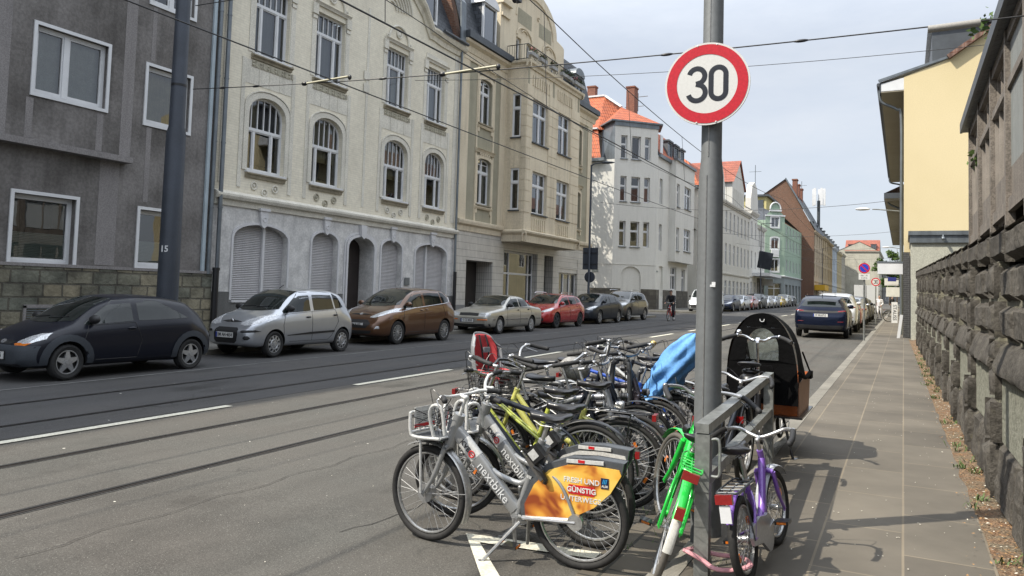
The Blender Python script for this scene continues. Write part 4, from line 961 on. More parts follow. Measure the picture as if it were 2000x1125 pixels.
wh = thing('corner_house', 'white corner house with a cut-off corner, blind arch, dark stone base and orange tiled roof', 'house', (-19, 58, .5), static=True)
pa = Pl((-28, 54.4), (-19.6, 54.4)); pc_ = Pl((-19.6, 54.4), (-17, 57)); pst = Pl((-17, 57), (-17, 66.7)); S_ = lambda y: y-57
facade(wh, pa, [(0, 0), (pa.L, 0), (pa.L, 12.0), (0, 12.0)], [], M_white)
co_ = []
for (za, zb) in ((5.35, 7.3), (8.8, 10.75), (12.1, 13.9)):
    co_ += [(.52, 1.05, za, zb, 0, .25), (1.45, 2.20, za, zb, 0, .25), (2.55, 3.05, za, zb, 0, .25)]
co_.append((.72, 2.42, .2, 3.85, .85, .12, 'blind'))
facade(wh, pc_, [(0, 0), (pc_.L, 0), (pc_.L, 14.95), (0, 14.95)], co_, M_white)
for o in co_[:9]:
    if o[0] == 1.45: window(wh, pc_, o, cols=(), tr=.62 if o[2] < 12 else None, curt=('full', M_curt2) if o[2] < 6 else None, sill=M_zinc)
    elif o[0] < 1: window(wh, pc_, o, cols=(), tr=.62, sill=M_zinc)
    else: window(wh, pc_, o, cols=(), tr=.62, glass=M_glassd)
mb = MB(); so_ = [(S_(57.7), S_(58.5), 5.2, 7.3, 0, .22), (S_(57.7), S_(58.5), 8.9, 10.9, 0, .22), (S_(57.9), S_(59.0), 1.6, 4.0, 0, .15, 'blind'), (S_(61.2), S_(63.0), 2.2, 4.1, 0, .2), (S_(64.6), S_(65.8), 2.0, 4.0, 0, .2)]
facade(wh, pst, [(0, 0), (pst.L, 0), (pst.L, 12.6), (0, 12.6)], so_, M_white)
for o in so_:
    if len(o) < 7: window(wh, pst, o, cols=(.5,) if o[0] > 3 else (), tr=.65)
by = Pl((-16.45, 60.4), (-16.45, 66.5)); bys = Pl((-17, 60.4), (-16.45, 60.4)); bye = Pl((-16.45, 66.5), (-17, 66.5))
bw = [(2.7, 4.9, za, zb, 0, .18) for za, zb in ((5.5, 7.4), (9.1, 11.0))]+[(.35, 1.2, za, zb, 0, .18) for za, zb in ((5.4, 7.3), (9.0, 10.9))]
facade(wh, by, [(0, 4.5), (by.L, 4.5), (by.L, 12.8), (0, 12.8)], bw, M_white, name='bay_wall')
for q in (bys, bye): facade(wh, q, [(0, 4.5), (q.L, 4.5), (q.L, 12.8), (0, 12.8)], [], M_white, name='bay_wall')
for o in bw: window(wh, by, o, cols=(.5,) if o[0] > 1 else (), tr=.65, sill=M_zinc)
mb = MB(); mb.add([(-17, 60.4, 4.5), (-16.45, 60.4, 4.5), (-16.45, 66.5, 4.5), (-17, 66.5, 4.5)], [(0, 1, 2, 3)]); mb.add([(-17, 60.4, 12.8), (-16.4, 60.35, 12.8), (-16.4, 66.55, 12.8), (-17, 66.5, 12.8)], [(0, 1, 2, 3)]); mb.build('bay_slab', M_white, wh)
mb = MB()
for pl_, u0, u1 in ((pa, 0, pa.L), (pc_, 0, .70), (pc_, 2.44, pc_.L), (pst, 0, .85), (pst, 2.05, 4.15), (pst, 6.05, pst.L)): boxp(mb, pl_, u0, u1, 0, 2.15, .0, .05)
mb.build('stone_base', M_dkst, wh)
mb = MB(); boxp(mb, pc_, 0, pc_.L, 3.98, 4.03, 0, .03); boxp(mb, pa, 0, pa.L, 3.98, 4.03, 0, .03); mb.build('string_course', M_white, wh)
mb = MB(); tw = [(-20.9, 54.42), (-19.62, 54.42)]; mb.add([(-20.9, 55.1, 12.0), (-19.6, 54.4, 12.0), (-19.6, 54.4, 14.95), (-21.3, 56.2, 14.95)], [(0, 1, 2, 3)]); mb.add([(-17, 57, 12.6), (-17, 58.6, 12.6), (-18.2, 59.3, 14.95), (-17, 57, 14.95)], [(0, 1, 2, 3)]); mb.build('zinc_cladding', M_zinc, wh)
mb = MB(); mb.bb(-16.99, -16.95, 57.5, 58.2, 12.9, 14.3); mb.build('window', M_winwhite, wh)
mb = MB(); ring = [(-21.5, 56.0), (-19.75, 54.05), (-16.65, 57.1), (-17.6, 59.6)]; ap = (-20.4, 58.0, 16.9)
mb.add([(x, y, 14.97) for x, y in ring]+[ap], [(0, 1, 4), (1, 2, 4), (2, 3, 4)]); mb.build('tower_roof', M_tile, wh)
mb = MB(); mb.add([(x, y, z) for z in (14.93, 15.05) for x, y in ring], [(0, 1, 5, 4), (1, 2, 6, 5), (2, 3, 7, 6), (0, 1, 2, 3)]); boxp(mb, pc_, -.05, pc_.L+.05, 14.6, 14.93, .0, .06); mb.build('tower_eaves', M_zinc, wh)
mb = MB()
mb.add([(-28, 54.1, 12.0), (-20.6, 54.1, 12.0), (-21.4, 55.4, 14.6), (-28, 55.4, 14.6)], [(0, 1, 2, 3)])
mb.add([(-28, 55.4, 14.6), (-21.4, 55.4, 14.6), (-22.2, 58.9, 18.2), (-28, 58.9, 18.2)], [(0, 1, 2, 3)])
mb.add([(-21.4, 55.4, 14.6), (-18.3, 59.5, 15.2), (-22.2, 58.9, 18.2)], [(0, 1, 2)])
mb.add([(-17, 57.5, 12.7), (-17, 66.7, 12.7), (-18.3, 66.7, 15.2), (-18.3, 59.0, 15.2)], [(0, 1, 2, 3)])
mb.add([(-18.3, 59.0, 15.2), (-18.3, 66.7, 15.2), (-22.2, 66.7, 18.2), (-22.2, 58.9, 18.2)], [(0, 1, 2, 3)])
mb.add([(-28, 58.9, 18.2), (-22.2, 58.9, 18.2), (-22.2, 66.7, 18.2), (-28, 66.7, 16)], [(0, 1, 2, 3)])
mb.build('roof', M_tile, wh)
mb = MB(); mb.bar((-28, 58.9, 18.25), (-22.2, 58.9, 18.25), .3, .14); mb.bar((-28, 55.35, 14.68), (-21.4, 55.35, 14.68), .3, .12); mb.bar((-22.2, 58.9, 18.25), (-20.4, 58.0, 16.95), .22, .12); mb.build('ridge_capping', M_winwhite, wh)
mb = MB(); mb.bb(-28, -20.3, 53.95, 54.42, 11.85, 12.1); mb.bb(-17.1, -16.8, 57.2, 60.4, 12.5, 12.75); mb.bb(-16.6, -16.3, 60.3, 66.6, 12.75, 12.95); mb.build('gutter', M_zinc, wh)
for y in (60.6, 62.6, 64.6): dormer(wh, pst, S_(y), S_(y+1.2), 12.9, 14.4, -.25, 1.4, M_zinc, M_zinc, (.5,))
for (x, y, zt, w) in ((-20.2, 60, 18.9, .95), (-23.6, 59.6, 19.2, .6)):
    mb = MB(); mb.bb(x-.35, x+.35, y-w/2, y+w/2, 15.5, zt); mb.bb(x-.40, x+.40, y-w/2-.05, y+w/2+.05, zt, zt+.12); mb.build('chimney', M_chim, wh)
mb = MB(); mb.add([(-28, 54.4, 0), (-28, 66.7, 0), (-28, 66.7, 16), (-28, 54.4, 12), (-17, 66.7, 0), (-17, 66.7, 12.7), (-18.3, 66.7, 15.2), (-22.2, 66.7, 18.2)], [(0, 1, 2, 3), (1, 4, 5, 6, 7, 2)]); mb.build('rear_walls', M_white, wh)
mb = MB(); boxp(mb, pa, pa.L-1.6, pa.L-1.1, 3.35, 3.55, .0, .03); boxp(mb, pst, .15, .55, 3.5, 3.62, 0, .03); mb.build('street_name_plate', pm('plate_dim', (.30, .32, .30), .5), wh)
def terrace(label, P0, P1, zb, zt, mat, rows, ncol, ww, wh_, roofm, roofh=3.2, depth=10, side=None, cat='house', group=None, name='terraced_house', flat=False, dorm=0, trim=None, ground=None, gh_=3.6, sillm=None, cols=(.5,), u_off=0, rowsz=None):
    pl = Pl(P0, P1); t_ = thing(name, label, cat, ((P0[0]+P1[0])/2, (P0[1]+P1[1])/2, zb), static=True, group=group)
    zs = rowsz or [zb+gh_+1.0+(zt-zb-gh_-.6)*i/rows for i in range(rows)]
    ops_ = []; sp = pl.L/ncol
    for z in zs:
        for c in range(ncol): u = sp*(c+.5)+u_off; ops_.append((u-ww/2, u+ww/2, z, z+wh_, 0, .14))
    gops_ = [(sp*(c+.5)-ww*.6, sp*(c+.5)+ww*.6, zb+.9, zb+2.9, 0, .14) for c in range(ncol)]
    facade(t_, pl, [(0, zb+gh_), (pl.L, zb+gh_), (pl.L, zt), (0, zt)], ops_, mat); facade(t_, pl, [(0, zb-1), (pl.L, zb-1), (pl.L, zb+gh_), (0, zb+gh_)], gops_, ground or mat, name='ground_floor_wall')
    for o in ops_+gops_: window(t_, pl, o, cols=cols, tr=.66, leaf=0, fw_=.07, glass=M_glassd, mid=.04)
    mb = MB(); cornice(mb, pl, -.05, pl.L+.05, zt, [(0, -.3), (.1, -.3), (.3, .0), (.32, .14), (0, .16)]); cornice(mb, pl, 0, pl.L, zb+gh_, [(0, -.1), (.08, -.1), (.12, .05), (0, .08)])
    if sillm:
        for o in ops_: boxp(mb, pl, o[0]-.12, o[1]+.12, o[2]-.14, o[2]-.01, 0, .08); boxp(mb, pl, o[0]-.12, o[1]+.12, o[3]+.01, o[3]+.16, 0, .07); boxp(mb, pl, o[0]-.12, o[0]-.01, o[2], o[3], 0, .04); boxp(mb, pl, o[1]+.01, o[1]+.12, o[2], o[3], 0, .04)
    mb.build('cornice', trim or mat, t_)
    mb = MB(); shell(mb, pl, depth, zb-1, zt, flat); mb.build('side_and_rear_walls', side or mat, t_)
    if not flat:
        mb = MB(); A = lambda u, z, d: pl.p(u, z, d)
        mb.add([A(-.1, zt+.12, .3), A(pl.L+.1, zt+.12, .3), A(pl.L+.1, zt+roofh, -depth*.45), A(-.1, zt+roofh, -depth*.45), A(pl.L+.1, zt, -depth), A(-.1, zt, -depth)], [(0, 1, 2, 3), (3, 2, 4, 5)]); mb.build('roof', roofm, t_)
        mb = MB(); mb.add([A(0, zt, 0), A(0, zt+roofh-.05, -depth*.45), A(0, zt, -depth), A(pl.L, zt, 0), A(pl.L, zt+roofh-.05, -depth*.45), A(pl.L, zt, -depth)], [(0, 1, 2), (3, 4, 5)]); mb.build('gable', side or mat, t_)
    for k in range(dorm):
        u = pl.L*(k+.5)/dorm; dormer(t_, pl, u-.6, u+.6, zt+.35, zt+1.75, -.4, 1.6, M_zinc, M_zinc, (.5,))
    return t_, pl
M_white2 = render_mat('off_white_render', (.66, .645, .585), var=.08, vs=.7, streak=.14)
t2, p2_ = terrace('cream white house with a hipped orange roof half hidden behind the big grey pole', (-17, 70.2), (-17, 79.6), .6, 12.1, M_white2, 3, 4, 1.0, 1.6, M_tile, flat=True)
mb = MB(); mb.add([(-16.8, 70.0, 12.1), (-27, 70.0, 12.1), (-22.8, 73.4, 17.6), (-18.3, 71.2, 14.6), (-22.8, 79.6, 17.6), (-18.3, 79.6, 14.6), (-16.8, 79.6, 12.1), (-27, 79.6, 12.1)], [(0, 3, 2, 1), (0, 6, 5, 3), (3, 5, 4, 2), (1, 2, 4, 7)]); mb.build('roof', M_tile, t2)
ps2 = Pl((-26, 70.18), (-17, 70.18)); mb = MB()
for z in (5.2, 8.4): boxp(mb, ps2, 7.75, 8.35, z, z+1.7, 0, .04)
mb.build('side_window', M_zincd, t2); mb = MB(); boxp(mb, ps2, 8.0, 8.8, 7.9, 8.0, 0, .7)
for q in range(8): boxp(mb, ps2, 8.0+q*.11, 8.02+q*.11, 8.0, 8.9, .66, .68)
boxp(mb, ps2, 8.0, 8.8, 8.88, 8.93, .64, .70); mb.build('side_balcony', M_iron, t2)
mb = MB(); boxp(mb, ps2, 0, 9.0, 11.75, 12.1, 0, .35); mb.build('gutter', M_zinc, t2)
t3, p3_ = terrace('long white house with pilasters and a pointed gable over the eaves', (-17, 79.6), (-17, 97.0), .7, 11.9, M_white2, 2, 8, .9, 2.3, M_slate, roofh=3.4, sillm=None, side=M_white2)
mb = MB(); extr(mb, p3_, [(6.0, 11.9), (13.0, 11.9), (13.0, 14.6), (9.9, 17.4), (6.0, 14.8)], -2.0, .05); g_ = mb.build('pointed_gable', M_white, t3)
mb = MB()
for k in range(5): boxp(mb, p3_, 6.7+k*1.2, 7.3+k*1.2, 12.1, 14.0, .05, .10)
mb.build('gable_window', M_glassd, g_) if False else mb.build('gable_pilaster', M_white2, g_)
mb = MB(); P = [p3_.p(5.7, 14.6, .25), p3_.p(9.9, 17.65, .25), p3_.p(9.9, 17.65, -5.5), p3_.p(5.7, 14.6, -5.5), p3_.p(13.3, 14.4, .25), p3_.p(13.3, 14.4, -5.5)]
mb.add(P, [(0, 1, 2, 3), (1, 4, 5, 2)]); mb.build('gable_roof', M_tiled, g_)
mb = MB(); extr(mb, p3_, [(.0, 11.9), (2.2, 11.9), (2.2, 13.5), (.8, 15.6), (.0, 15.6)], -.6, .05); mb.build('curved_gable', M_white, t3)
mb = MB(); boxp(mb, p3_, 0, p3_.L, -.3, 2.6, 0, .06); mb.build('stone_base', M_dkst, t3) if False else None
t4, p4_ = terrace('narrow white house with a tall stepped gable beside the dark roofed block', (-17, 97.0), (-17, 102.4), .9, 12.6, M_white, 2, 2, .9, 2.2, M_slate, roofh=3)
mb = MB(); extr(mb, p4_, [(.0, 12.6), (5.3, 12.6), (5.2, 14.3), (4.4, 16.0), (2.7, 16.6), (1.0, 16.0), (.1, 14.3)], -.6, .06); mb.build('gable_front', M_white, t4)
t5, p5_ = terrace('low white block with dark roof and a canopy over its shop front', (-17, 102.4), (-17, 108.4), .95, 11.2, M_white, 2, 2, .9, 2.4, M_slate, roofh=1.6, ground=M_dkst)
mb = MB(); boxp(mb, p5_, -3.5, p5_.L, 4.6, 5.0, 0, 2.2); mb.build('canopy', M_winwhite, t5)
mb = MB(); boxp(mb, p5_, 3.4, 3.5, 3.5, 4.4, .1, 1.5); sg = mb.build('projecting_sign', M_winwhite, t5)
M_green = render_mat('green_render', (.36, .47, .37), var=.08, vs=.5, streak=.12); M_shopg = render_mat('shop_grey', (.28, .31, .31), var=.1)
gn = thing('green_house', 'pale green corner house with a rounded gable and white window frames', 'house', (-16, 114, 1), static=True)
pg0 = Pl((-28, 112), (-17.5, 112)); pg1 = Pl((-17.5, 112), (-15.1, 113.5)); pg2 = Pl((-15.1, 113.5), (-14.8, 131)); zb = 1.0
facade(gn, pg0, [(0, 0), (pg0.L, 0), (pg0.L, 13.0), (0, 13.0)], [], M_green)
go = [(.85, 1.95, 12.0, 13.4, 0, .12), (.85, 1.95, 8.9, 10.5, .25, .12), (.85, 1.95, 5.7, 7.4, 0, .12)]
facade(gn, pg1, [(0, 5.0), (pg1.L, 5.0), (pg1.L, 13.6), (2.2, 14.2)]+[(1.415+.75*math.cos(math.pi*k/8), 14.6+.9*math.sin(math.pi*k/8)) for k in range(9)]+[(.6, 14.2), (0, 13.6)], go, M_green)
for o in go:
    window(gn, pg1, o, cols=(.5,), leaf=0, fw_=.08, glass=M_glassd); m2 = MB(); surround(m2, pg1, o, .18, .06, 0, True); m2.build('window_surround', M_winwhite, gn)
facade(gn, pg1, [(0, 0), (pg1.L, 0), (pg1.L, 5.0), (0, 5.0)], [(.5, 2.4, 1.2, 4.0, 0, .3)], M_shopg, name='shop_wall'); window(gn, pg1, (.5, 2.4, 1.2, 4.0, 0, .3), cols=(.5,), tr=.75, leaf=0)
mb = MB(); cornice(mb, pg1, -.1, pg1.L+.1, 5.0, [(0, -.1), (.2, 0), (.2, .12), (0, .16)]); cornice(mb, pg2, 0, pg2.L, 5.0, [(0, -.1), (.2, 0), (.2, .12), (0, .16)]); boxp(mb, pg1, .85, 1.95, 7.75, 8.75, .0, .22); boxp(mb, pg1, .55, 2.3, 14.25, 14.5, 0, .2)
mb.tube([pg1.p(1.415+.78*math.cos(math.pi*k/8), 14.6+.93*math.sin(math.pi*k/8), .1) for k in range(9)], .1, 6); boxp(mb, pg1, -.05, pg1.L+.05, 13.55, 13.75, 0, .12); mb.build('white_trim', M_winwhite, gn)
g2 = [];
for z in (5.8, 8.9, 11.2):
    for c in range(5): g2.append((1.6+c*3.2, 2.7+c*3.2, z, z+(1.7 if z < 11 else 1.1), 0, .12))
facade(gn, pg2, [(0, 5.0), (pg2.L, 5.0), (pg2.L, 12.6), (0, 12.6)], g2, M_green); facade(gn, pg2, [(0, 0), (pg2.L, 0), (pg2.L, 5.0), (0, 5.0)], [(1+c*3.3, 3.2+c*3.3, 1.2, 3.9, 0, .3) for c in range(5)], M_shopg, name='shop_wall')
for o in g2+[(1+c*3.3, 3.2+c*3.3, 1.2, 3.9, 0, .3) for c in range(5)]: window(gn, pg2, o, cols=(.5,), leaf=0, fw_=.08, glass=M_glassd)
mb = MB(); mb.add([(-28, 112, 13), (-17.5, 112, 13), (-18.5, 116, 15.2), (-28, 116, 15.2), (-15.1, 113.5, 13.4), (-14.8, 131, 12.6), (-18.5, 131, 15.2), (-28, 131, 15.2)], [(0, 1, 2, 3), (1, 4, 2), (4, 5, 6, 2), (3, 2, 6, 7)]); mb.build('roof', M_slate, gn)
yh = thing('rooftop_storey', 'pale yellow rooftop storey with dark flat roof behind the rounded green gable', 'house', (-20, 118, 12), static=True)
M_yh = render_mat('pale_yellow_render', (.60, .53, .25)); mb = MB(); mb.bb(-23.5, -18.2, 117, 126, 12.5, 17.0); mb.build('wall', M_yh, yh); mb = MB(); mb.bb(-24, -17.8, 116.6, 126.4, 17.0, 17.3); mb.build('roof', M_zincd, yh); mb = MB(); mb.bb(-20.9, -18.6, 116.93, 117, 14.8, 16.5); mb.build('window', M_glassd, yh)
bh_ = thing('brick_house', 'tall house with a bare brown brick gable and chimneys rising behind the green house', 'house', (-16, 140, 1.2), static=True)
pbk = Pl((-24, 131.2), (-12.9, 131.2)); mb = MB(); bp = [(0, 0), (11.1, 0), (11.1, 13.2), (6.6, 21.6), (0, 17)]
extr(mb, pbk, bp, -.3, 0); mb.build('brick_wall', M_brick, bh_)
mb = MB(); mb.add([(-12.7, 131.0, 13.2), (-12.7, 150, 13.2), (-17.4, 150, 21.7), (-17.4, 131.0, 21.7), (-24, 131, 17), (-24, 150, 17)], [(0, 1, 2, 3), (3, 2, 5, 4)]); mb.build('roof', M_slate, bh_)
for i, (y, z) in enumerate(((133.5, 21.8), (137, 21.4), (141, 21.2))): mb = MB(); mb.bb(-16.6, -15.9, y, y+1.4, 17, z); mb.bb(-16.7, -15.8, y-.1, y+1.5, z, z+.2); mb.build('chimney', M_chim, bh_)
mb = MB(); mb.bar((-12.6, 131.0, 13.2), (-17.35, 131.0, 21.8), .5, .2); mb.build('verge', M_zinc, bh_)
hs = [('cream and pink terraced house with dark roof next to the brick gable', 131.3, 146, (.52, .43, .31), 13.0, 4), ('ornate sandstone coloured house with cornices in the distant row', 146, 158, (.47, .37, .23), 13.2, 3), ('ochre ornate house with tall bay in the distant row', 158, 168, (.42, .32, .18), 13.0, 3), ('pale blue house in the distant row on the left', 168, 180, (.50, .55, .60), 12.8, 3), ('yellowish plain house in the distant row on the left', 180, 194, (.55, .47, .30), 12.6, 4), ('cream plain house at the far end of the left row', 194, 206, (.5, .47, .40), 13.0, 3)]
for i, (lb, ya, yb_, c, h, nc) in enumerate(hs):
    terrace(lb, (-13, ya), (-13, yb_-.05), 1.3, h, render_mat('distant_render_%d' % i, c), 3, nc, 1.1, 1.8, M_slate, roofh=2.6, dorm=2 if i < 5 else 0, sillm=True)
e_, pe_ = terrace('beige four storey house with red roof closing the end of the street', (-13.1, 208), (-5.4, 208), 1.4, 14.4, render_mat('end_render', (.50, .48, .40)), 4, 3, 1.1, 1.5, M_tiled, roofh=3.2, dorm=3, gh_=.8, cols=(.5,))
terrace('cream house seen side on behind the end of the street', (-5.4, 208), (-5.3, 240), 1.4, 14.4, MATS['end_render'], 3, 4, 1.1, 1.5, M_tiled, roofh=2.5)
terrace('distant grey building closing the view beyond the shops', (-5.2, 232), (16, 232), 1.4, 10, render_mat('far_grey', (.34, .34, .33)), 2, 7, 1.2, 1.6, M_slate, roofh=2.4)
ms = thing('antenna_mast', 'mobile phone mast with white panel antennas on a distant roof', 'antenna', (-13.4, 152, 14), static=True)
mb = MB(); mb.cyl((-14.2, 152, 13), (-14.2, 152, 20.5), .28); mb.build('mast', M_zincd, ms)
for a in range(5): x = -14.2+1.0*math.cos(a*1.26+.3); y = 152+1.0*math.sin(a*1.26+.3); mb = MB(); mb.box((x, y, 21.2), (.42, .3, 3.2)); mb.build('panel_antenna', M_winwhite, ms)
for i, (x, y, z0, z1, lb) in enumerate([(-20.5, 121, 17.3, 22.5, 'thin television aerial on the yellow rooftop storey'), (-17, 150, 20, 24, 'thin aerial pole above the brick gable roof'), (-21, 64, 18, 19.6, 'small aerial on the white corner house roof'), (-22, 66, 18, 19.2, 'short aerial at the far side of the white corner house roof')]):
    mb = MB(); mb.cyl((0, 0, 0), (0, 0, z1-z0), .05); mb.cyl((-.9, 0, (z1-z0)*.8), (.9, 0, (z1-z0)*.8), .035); o = mb.build('aerial', M_zinc, loc=(x, y, z0)); tag(o, lb, 'aerial')
M_yellow = render_mat('yellow_render', (.66, .56, .35), col2=(.61, .515, .31), var=.1, vs=.25, streak=.0, fine=.05)
M_soffit = pm('soffit', (.34, .31, .24), .9, var=.1, vs=.8)
M_browntile = tilem('brown_roof_tiles', (.16, .085, .06), (.12, .065, .045))
yb = thing('yellow_house', 'large yellow rendered gable wall with wide overhanging eaves on the right', 'house', (2, 33, .3), static=True)
py_ = Pl((0, 33), (9, 33)); pf_ = Pl((0, 58), (0, 33))
facade(yb, py_, [(0, 0), (9, 0), (9, 12.4), (4.6, 13.2), (1.55, 11.05), (0, 10.5)], [], M_yellow)
fo = [(2+c*3.0, 3.2+c*3.0, z, z+1.6, 0, .15) for c in range(7) for z in (4.2, 7.2)]
facade(yb, pf_, [(0, 0), (25, 0), (25, 10.2), (0, 10.2)], fo, render_mat('cream_front', (.58, .52, .34)))
for o in fo: window(yb, pf_, o, leaf=0, glass=M_glassd)
mb = MB(); mb.bb(-.80, 0, 33, 58, 9.95, 10.0); mb.build('soffit', M_soffit, yb)
mb = MB(); mb.bb(-.86, -.80, 33.0, 58, 9.95, 10.35); mb.tube([(-.90, 33, 10.28), (-.90, 58, 10.28)], .07, 8); mb.build('gutter', M_zincd, yb)
mb = MB(); mb.add([(-.86, 32.97, 10.36), (1.55, 32.97, 11.07), (1.55, 58, 11.07), (-.86, 58, 10.36)], [(0, 1, 2, 3)]); mb.add([(-.80, 33.0, 9.98), (0, 33.0, 9.98), (0, 33.0, 10.48), (-.80, 33.0, 10.30)], [(0, 1, 2, 3)]); mb.build('eaves_board', M_winwhite, yb)
mb = MB(); mb.bar((-.9, 32.98, 10.42), (1.55, 32.98, 11.12), .10, .09); mb.build('eaves_flashing', M_zinc, yb)
mb = MB(); mb.bar((1.5, 32.9, 11.08), (4.65, 32.9, 13.3), .26, .16); mb.add([(1.55, 33, 11.1), (4.6, 33, 13.25), (4.6, 58, 13.25), (1.55, 58, 11.1)], [(0, 1, 2, 3)]); mb.add([(4.6, 33, 13.25), (9, 33, 12.4), (9, 58, 12.4), (4.6, 58, 13.25)], [(0, 1, 2, 3)]); mb.build('roof', M_browntile, yb)
mb = MB(); mb.bb(1.0, 3.4, 34.0, 40, 10.6, 12.6); mb.build('dormer', M_zincd, yb); mb = MB(); mb.bb(.85, 3.5, 33.85, 40.1, 12.6, 12.72); mb.build('dormer_roof', M_zincd, yb)
downpipe(yb, curve_pts([(-.86, 33.5, 10.2), (-.8, 33.5, 9.7), (-.25, 33.5, 9.35), (-.09, 33.5, 8.9), (-.09, 33.5, 5.0), (-.09, 33.5, .4)], 5), .055)
downpipe(yb, curve_pts([(-.86, 57, 10.2), (-.8, 57, 9.8), (-.2, 57, 9.6), (-.09, 57, 9.2), (-.09, 57, 2), (-.09, 57, .5)], 5), .055)
downpipe(yb, [(-.10, 38, 10), (-.10, 38, .4)], .05)
M_bbrick = brickmat('black_brick', (.045, .045, .05), (.03, .03, .033), (.09, .09, .09), .22, .075, .012, 'sz', .6, bstr=.5)
sp_ = thing('shop_pillar', 'dark brick shop front pillar below the corner of the yellow gable', 'pillar', (.1, 31.5, .3), static=True)
mb = MB(); mb.bb(-.02, .20, 31.2, 32.98, 0, 3.5); mb.build('brickwork', M_bbrick, sp_)
sf = thing('shop_sign_box', 'wide blank white sign box projecting over the pavement under the yellow house', 'sign', (-.42, 31.6, 2.9), static=True)
mb = MB(); mb.bb(-.87, -.03, 31.45, 31.75, 2.70, 3.14); mb.build('box', M_winwhite, sf); mb = MB(); mb.bb(-.89, -.01, 31.43, 31.77, 3.12, 3.17); mb.build('lid', M_zinc, sf); mb = MB(); mb.bb(-.03, 0.02, 31.5, 31.7, 2.75, 3.1); mb.build('bracket', M_zincd, sf)
for i, (y, x0, x1, z0, z1, c, lb) in enumerate([(36, -.60, -.28, 2.55, 2.72, (.02, .03, .2), 'small dark blue sign hanging below the white sign box'), (47, -.95, -.25, 2.60, 3.0, (.65, .65, .62), 'second white projecting sign further along the shops'), (54, -1.0, -.22, 2.05, 2.65, (.65, .65, .60), 'third and lowest white projecting sign further along the shops')]):
    t_ = thing('projecting_sign', lb, 'sign', ((x0+x1)/2, y, z0)); mb = MB(); mb.box((0, 0, (z1-z0)/2), (x1-x0, .2, z1-z0)); mb.build('panel', pm('sign_c%d' % i, c, .5), t_); mb = MB(); mb.bar(((x1-x0)/2, 0, (z1-z0)/2), (-(x0+x1)/2+.0, 0, (z1-z0)/2), .05, .05); mb.build('bracket', M_zincd, t_)
M_annex = render_mat('annex_render', (.46, .46, .39), var=.08, vs=.4, streak=.06)
an = thing('annex', 'low flat-roofed grey green annex with zinc roof edge in front of the yellow gable', 'building', (1.2, 31, .3), static=True)
mb = MB(); mb.bb(.22, 2.6, 29.5, 32.95, 0, 3.72); mb.build('wall', M_annex, an); mb = MB(); mb.bb(.19, 2.7, 29.42, 32.95, 3.72, 3.98); mb.bb(.14, 2.7, 29.36, 32.95, 3.98, 4.12); mb.build('roof_edge', M_zinc, an)
mb = MB(); mb.cyl((1.18, 29.35, 3.9), (1.18, 29.25, 3.85), .05); mb.ell((1.18, 29.2, 3.84), .06); mb.bar((1.18, 29.36, 3.98), (1.18, 29.3, 3.88), .03, .03); mb.build('security_camera', M_zinc, an)
mb = MB(); mb.bb(.208, .218, 29.9, 30.8, .4, 2.5); mb.build('door', M_zincd, an)
b2 = thing('shop_house', 'second cream house with overhanging eaves beyond the yellow house', 'house', (1, 75, .6), static=True)
pz = Pl((0, 108), (0, 60)); fo = [(2+c*4.0, 3.3+c*4.0, z, z+1.6, 0, .15) for c in range(11) for z in (4.2, 7.0)]
facade(b2, pz, [(0, 0), (48, 0), (48, 9.4), (0, 9.4)], fo, MATS['cream_front'])
for o in fo: window(b2, pz, o, leaf=0, glass=M_glassd)
mb = MB(); mb.bb(0, 8, 60, 60.02, 0, 9.4); mb.bb(0, 8, 107.9, 108, 0, 9.4); mb.build('side_wall', M_yellow, b2)
mb = MB(); mb.bb(-1.2, 0, 60, 108, 9.05, 9.1); mb.build('soffit', M_soffit, b2); mb = MB(); mb.bb(-1.26, -1.2, 60, 108, 9.05, 9.5); mb.bb(-1.2, 0, 59.96, 60.0, 9.1, 9.48); mb.build('gutter', M_zincd, b2)
mb = MB(); mb.add([(-1.2, 60, 9.5), (4, 60, 12), (4, 108, 12), (-1.2, 108, 9.5), (8, 60, 9.5), (8, 108, 9.5)], [(0, 1, 2, 3), (1, 4, 5, 2)]); mb.build('roof', M_browntile, b2)
downpipe(b2, curve_pts([(-1.2, 62, 9.3), (-.9, 62, 8.9), (-.2, 62, 8.5), (-.1, 62, 8), (-.1, 62, .5)], 5), .07)
M_wood = pm('weathered_brown_timber', (.235, .205, .175), .75, var=.3, vs=3, fine=.2, fs=30, streak=.3, bs=.3)
M_wood2 = pm('timber_grey', (.30, .265, .23), .8, var=.2, vs=3, streak=.25)
M_board = brickmat('vertical_boards', (.26, .275, .265), (.22, .235, .228), (.07, .07, .07), 30, .11, .012, 'zy', .7, bstr=.4, noisev=.02, var=.15)
M_frost = pm('frosted_panel', (.46, .49, .50), .45, var=.08, vs=2)
tb = thing('timber_pavilion', 'brown timber framed building with tall windows and frosted panels above the stone wall', 'building', (2, 16, .2), static=True)
pw = Pl((1.6, 23.2), (1.6, 2.2)); zs_ = dict(e=6.45, t=5.35, s=4.0, r=3.3)
mb = MB(); shell(mb, pw, 8, 0, 6.3); mb.build('side_and_rear_walls', M_wood2, tb)
posts = [0, 2.8, 5.6, 8.1, 10.4, 12.7, 15, 17.3, 19.6, 21]
for i, u in enumerate(posts):
    mb = MB(); boxp(mb, pw, u-.09 if i else 0, u+.09, 0.1, 6.3, -.06, .08); mb.build('post', M_wood, tb)
mb = MB()
for z0, z1 in ((3.2, 3.42), (5.28, 5.42), (6.1, 6.3)): boxp(mb, pw, 0, pw.L, z0, z1, -.04, .05)
mb.build('rail', M_wood, tb)
mb = MB(); boxp(mb, pw, 0, pw.L, 3.42, 3.95, -.05, -.0); mb.build('timber_panel', M_wood, tb)
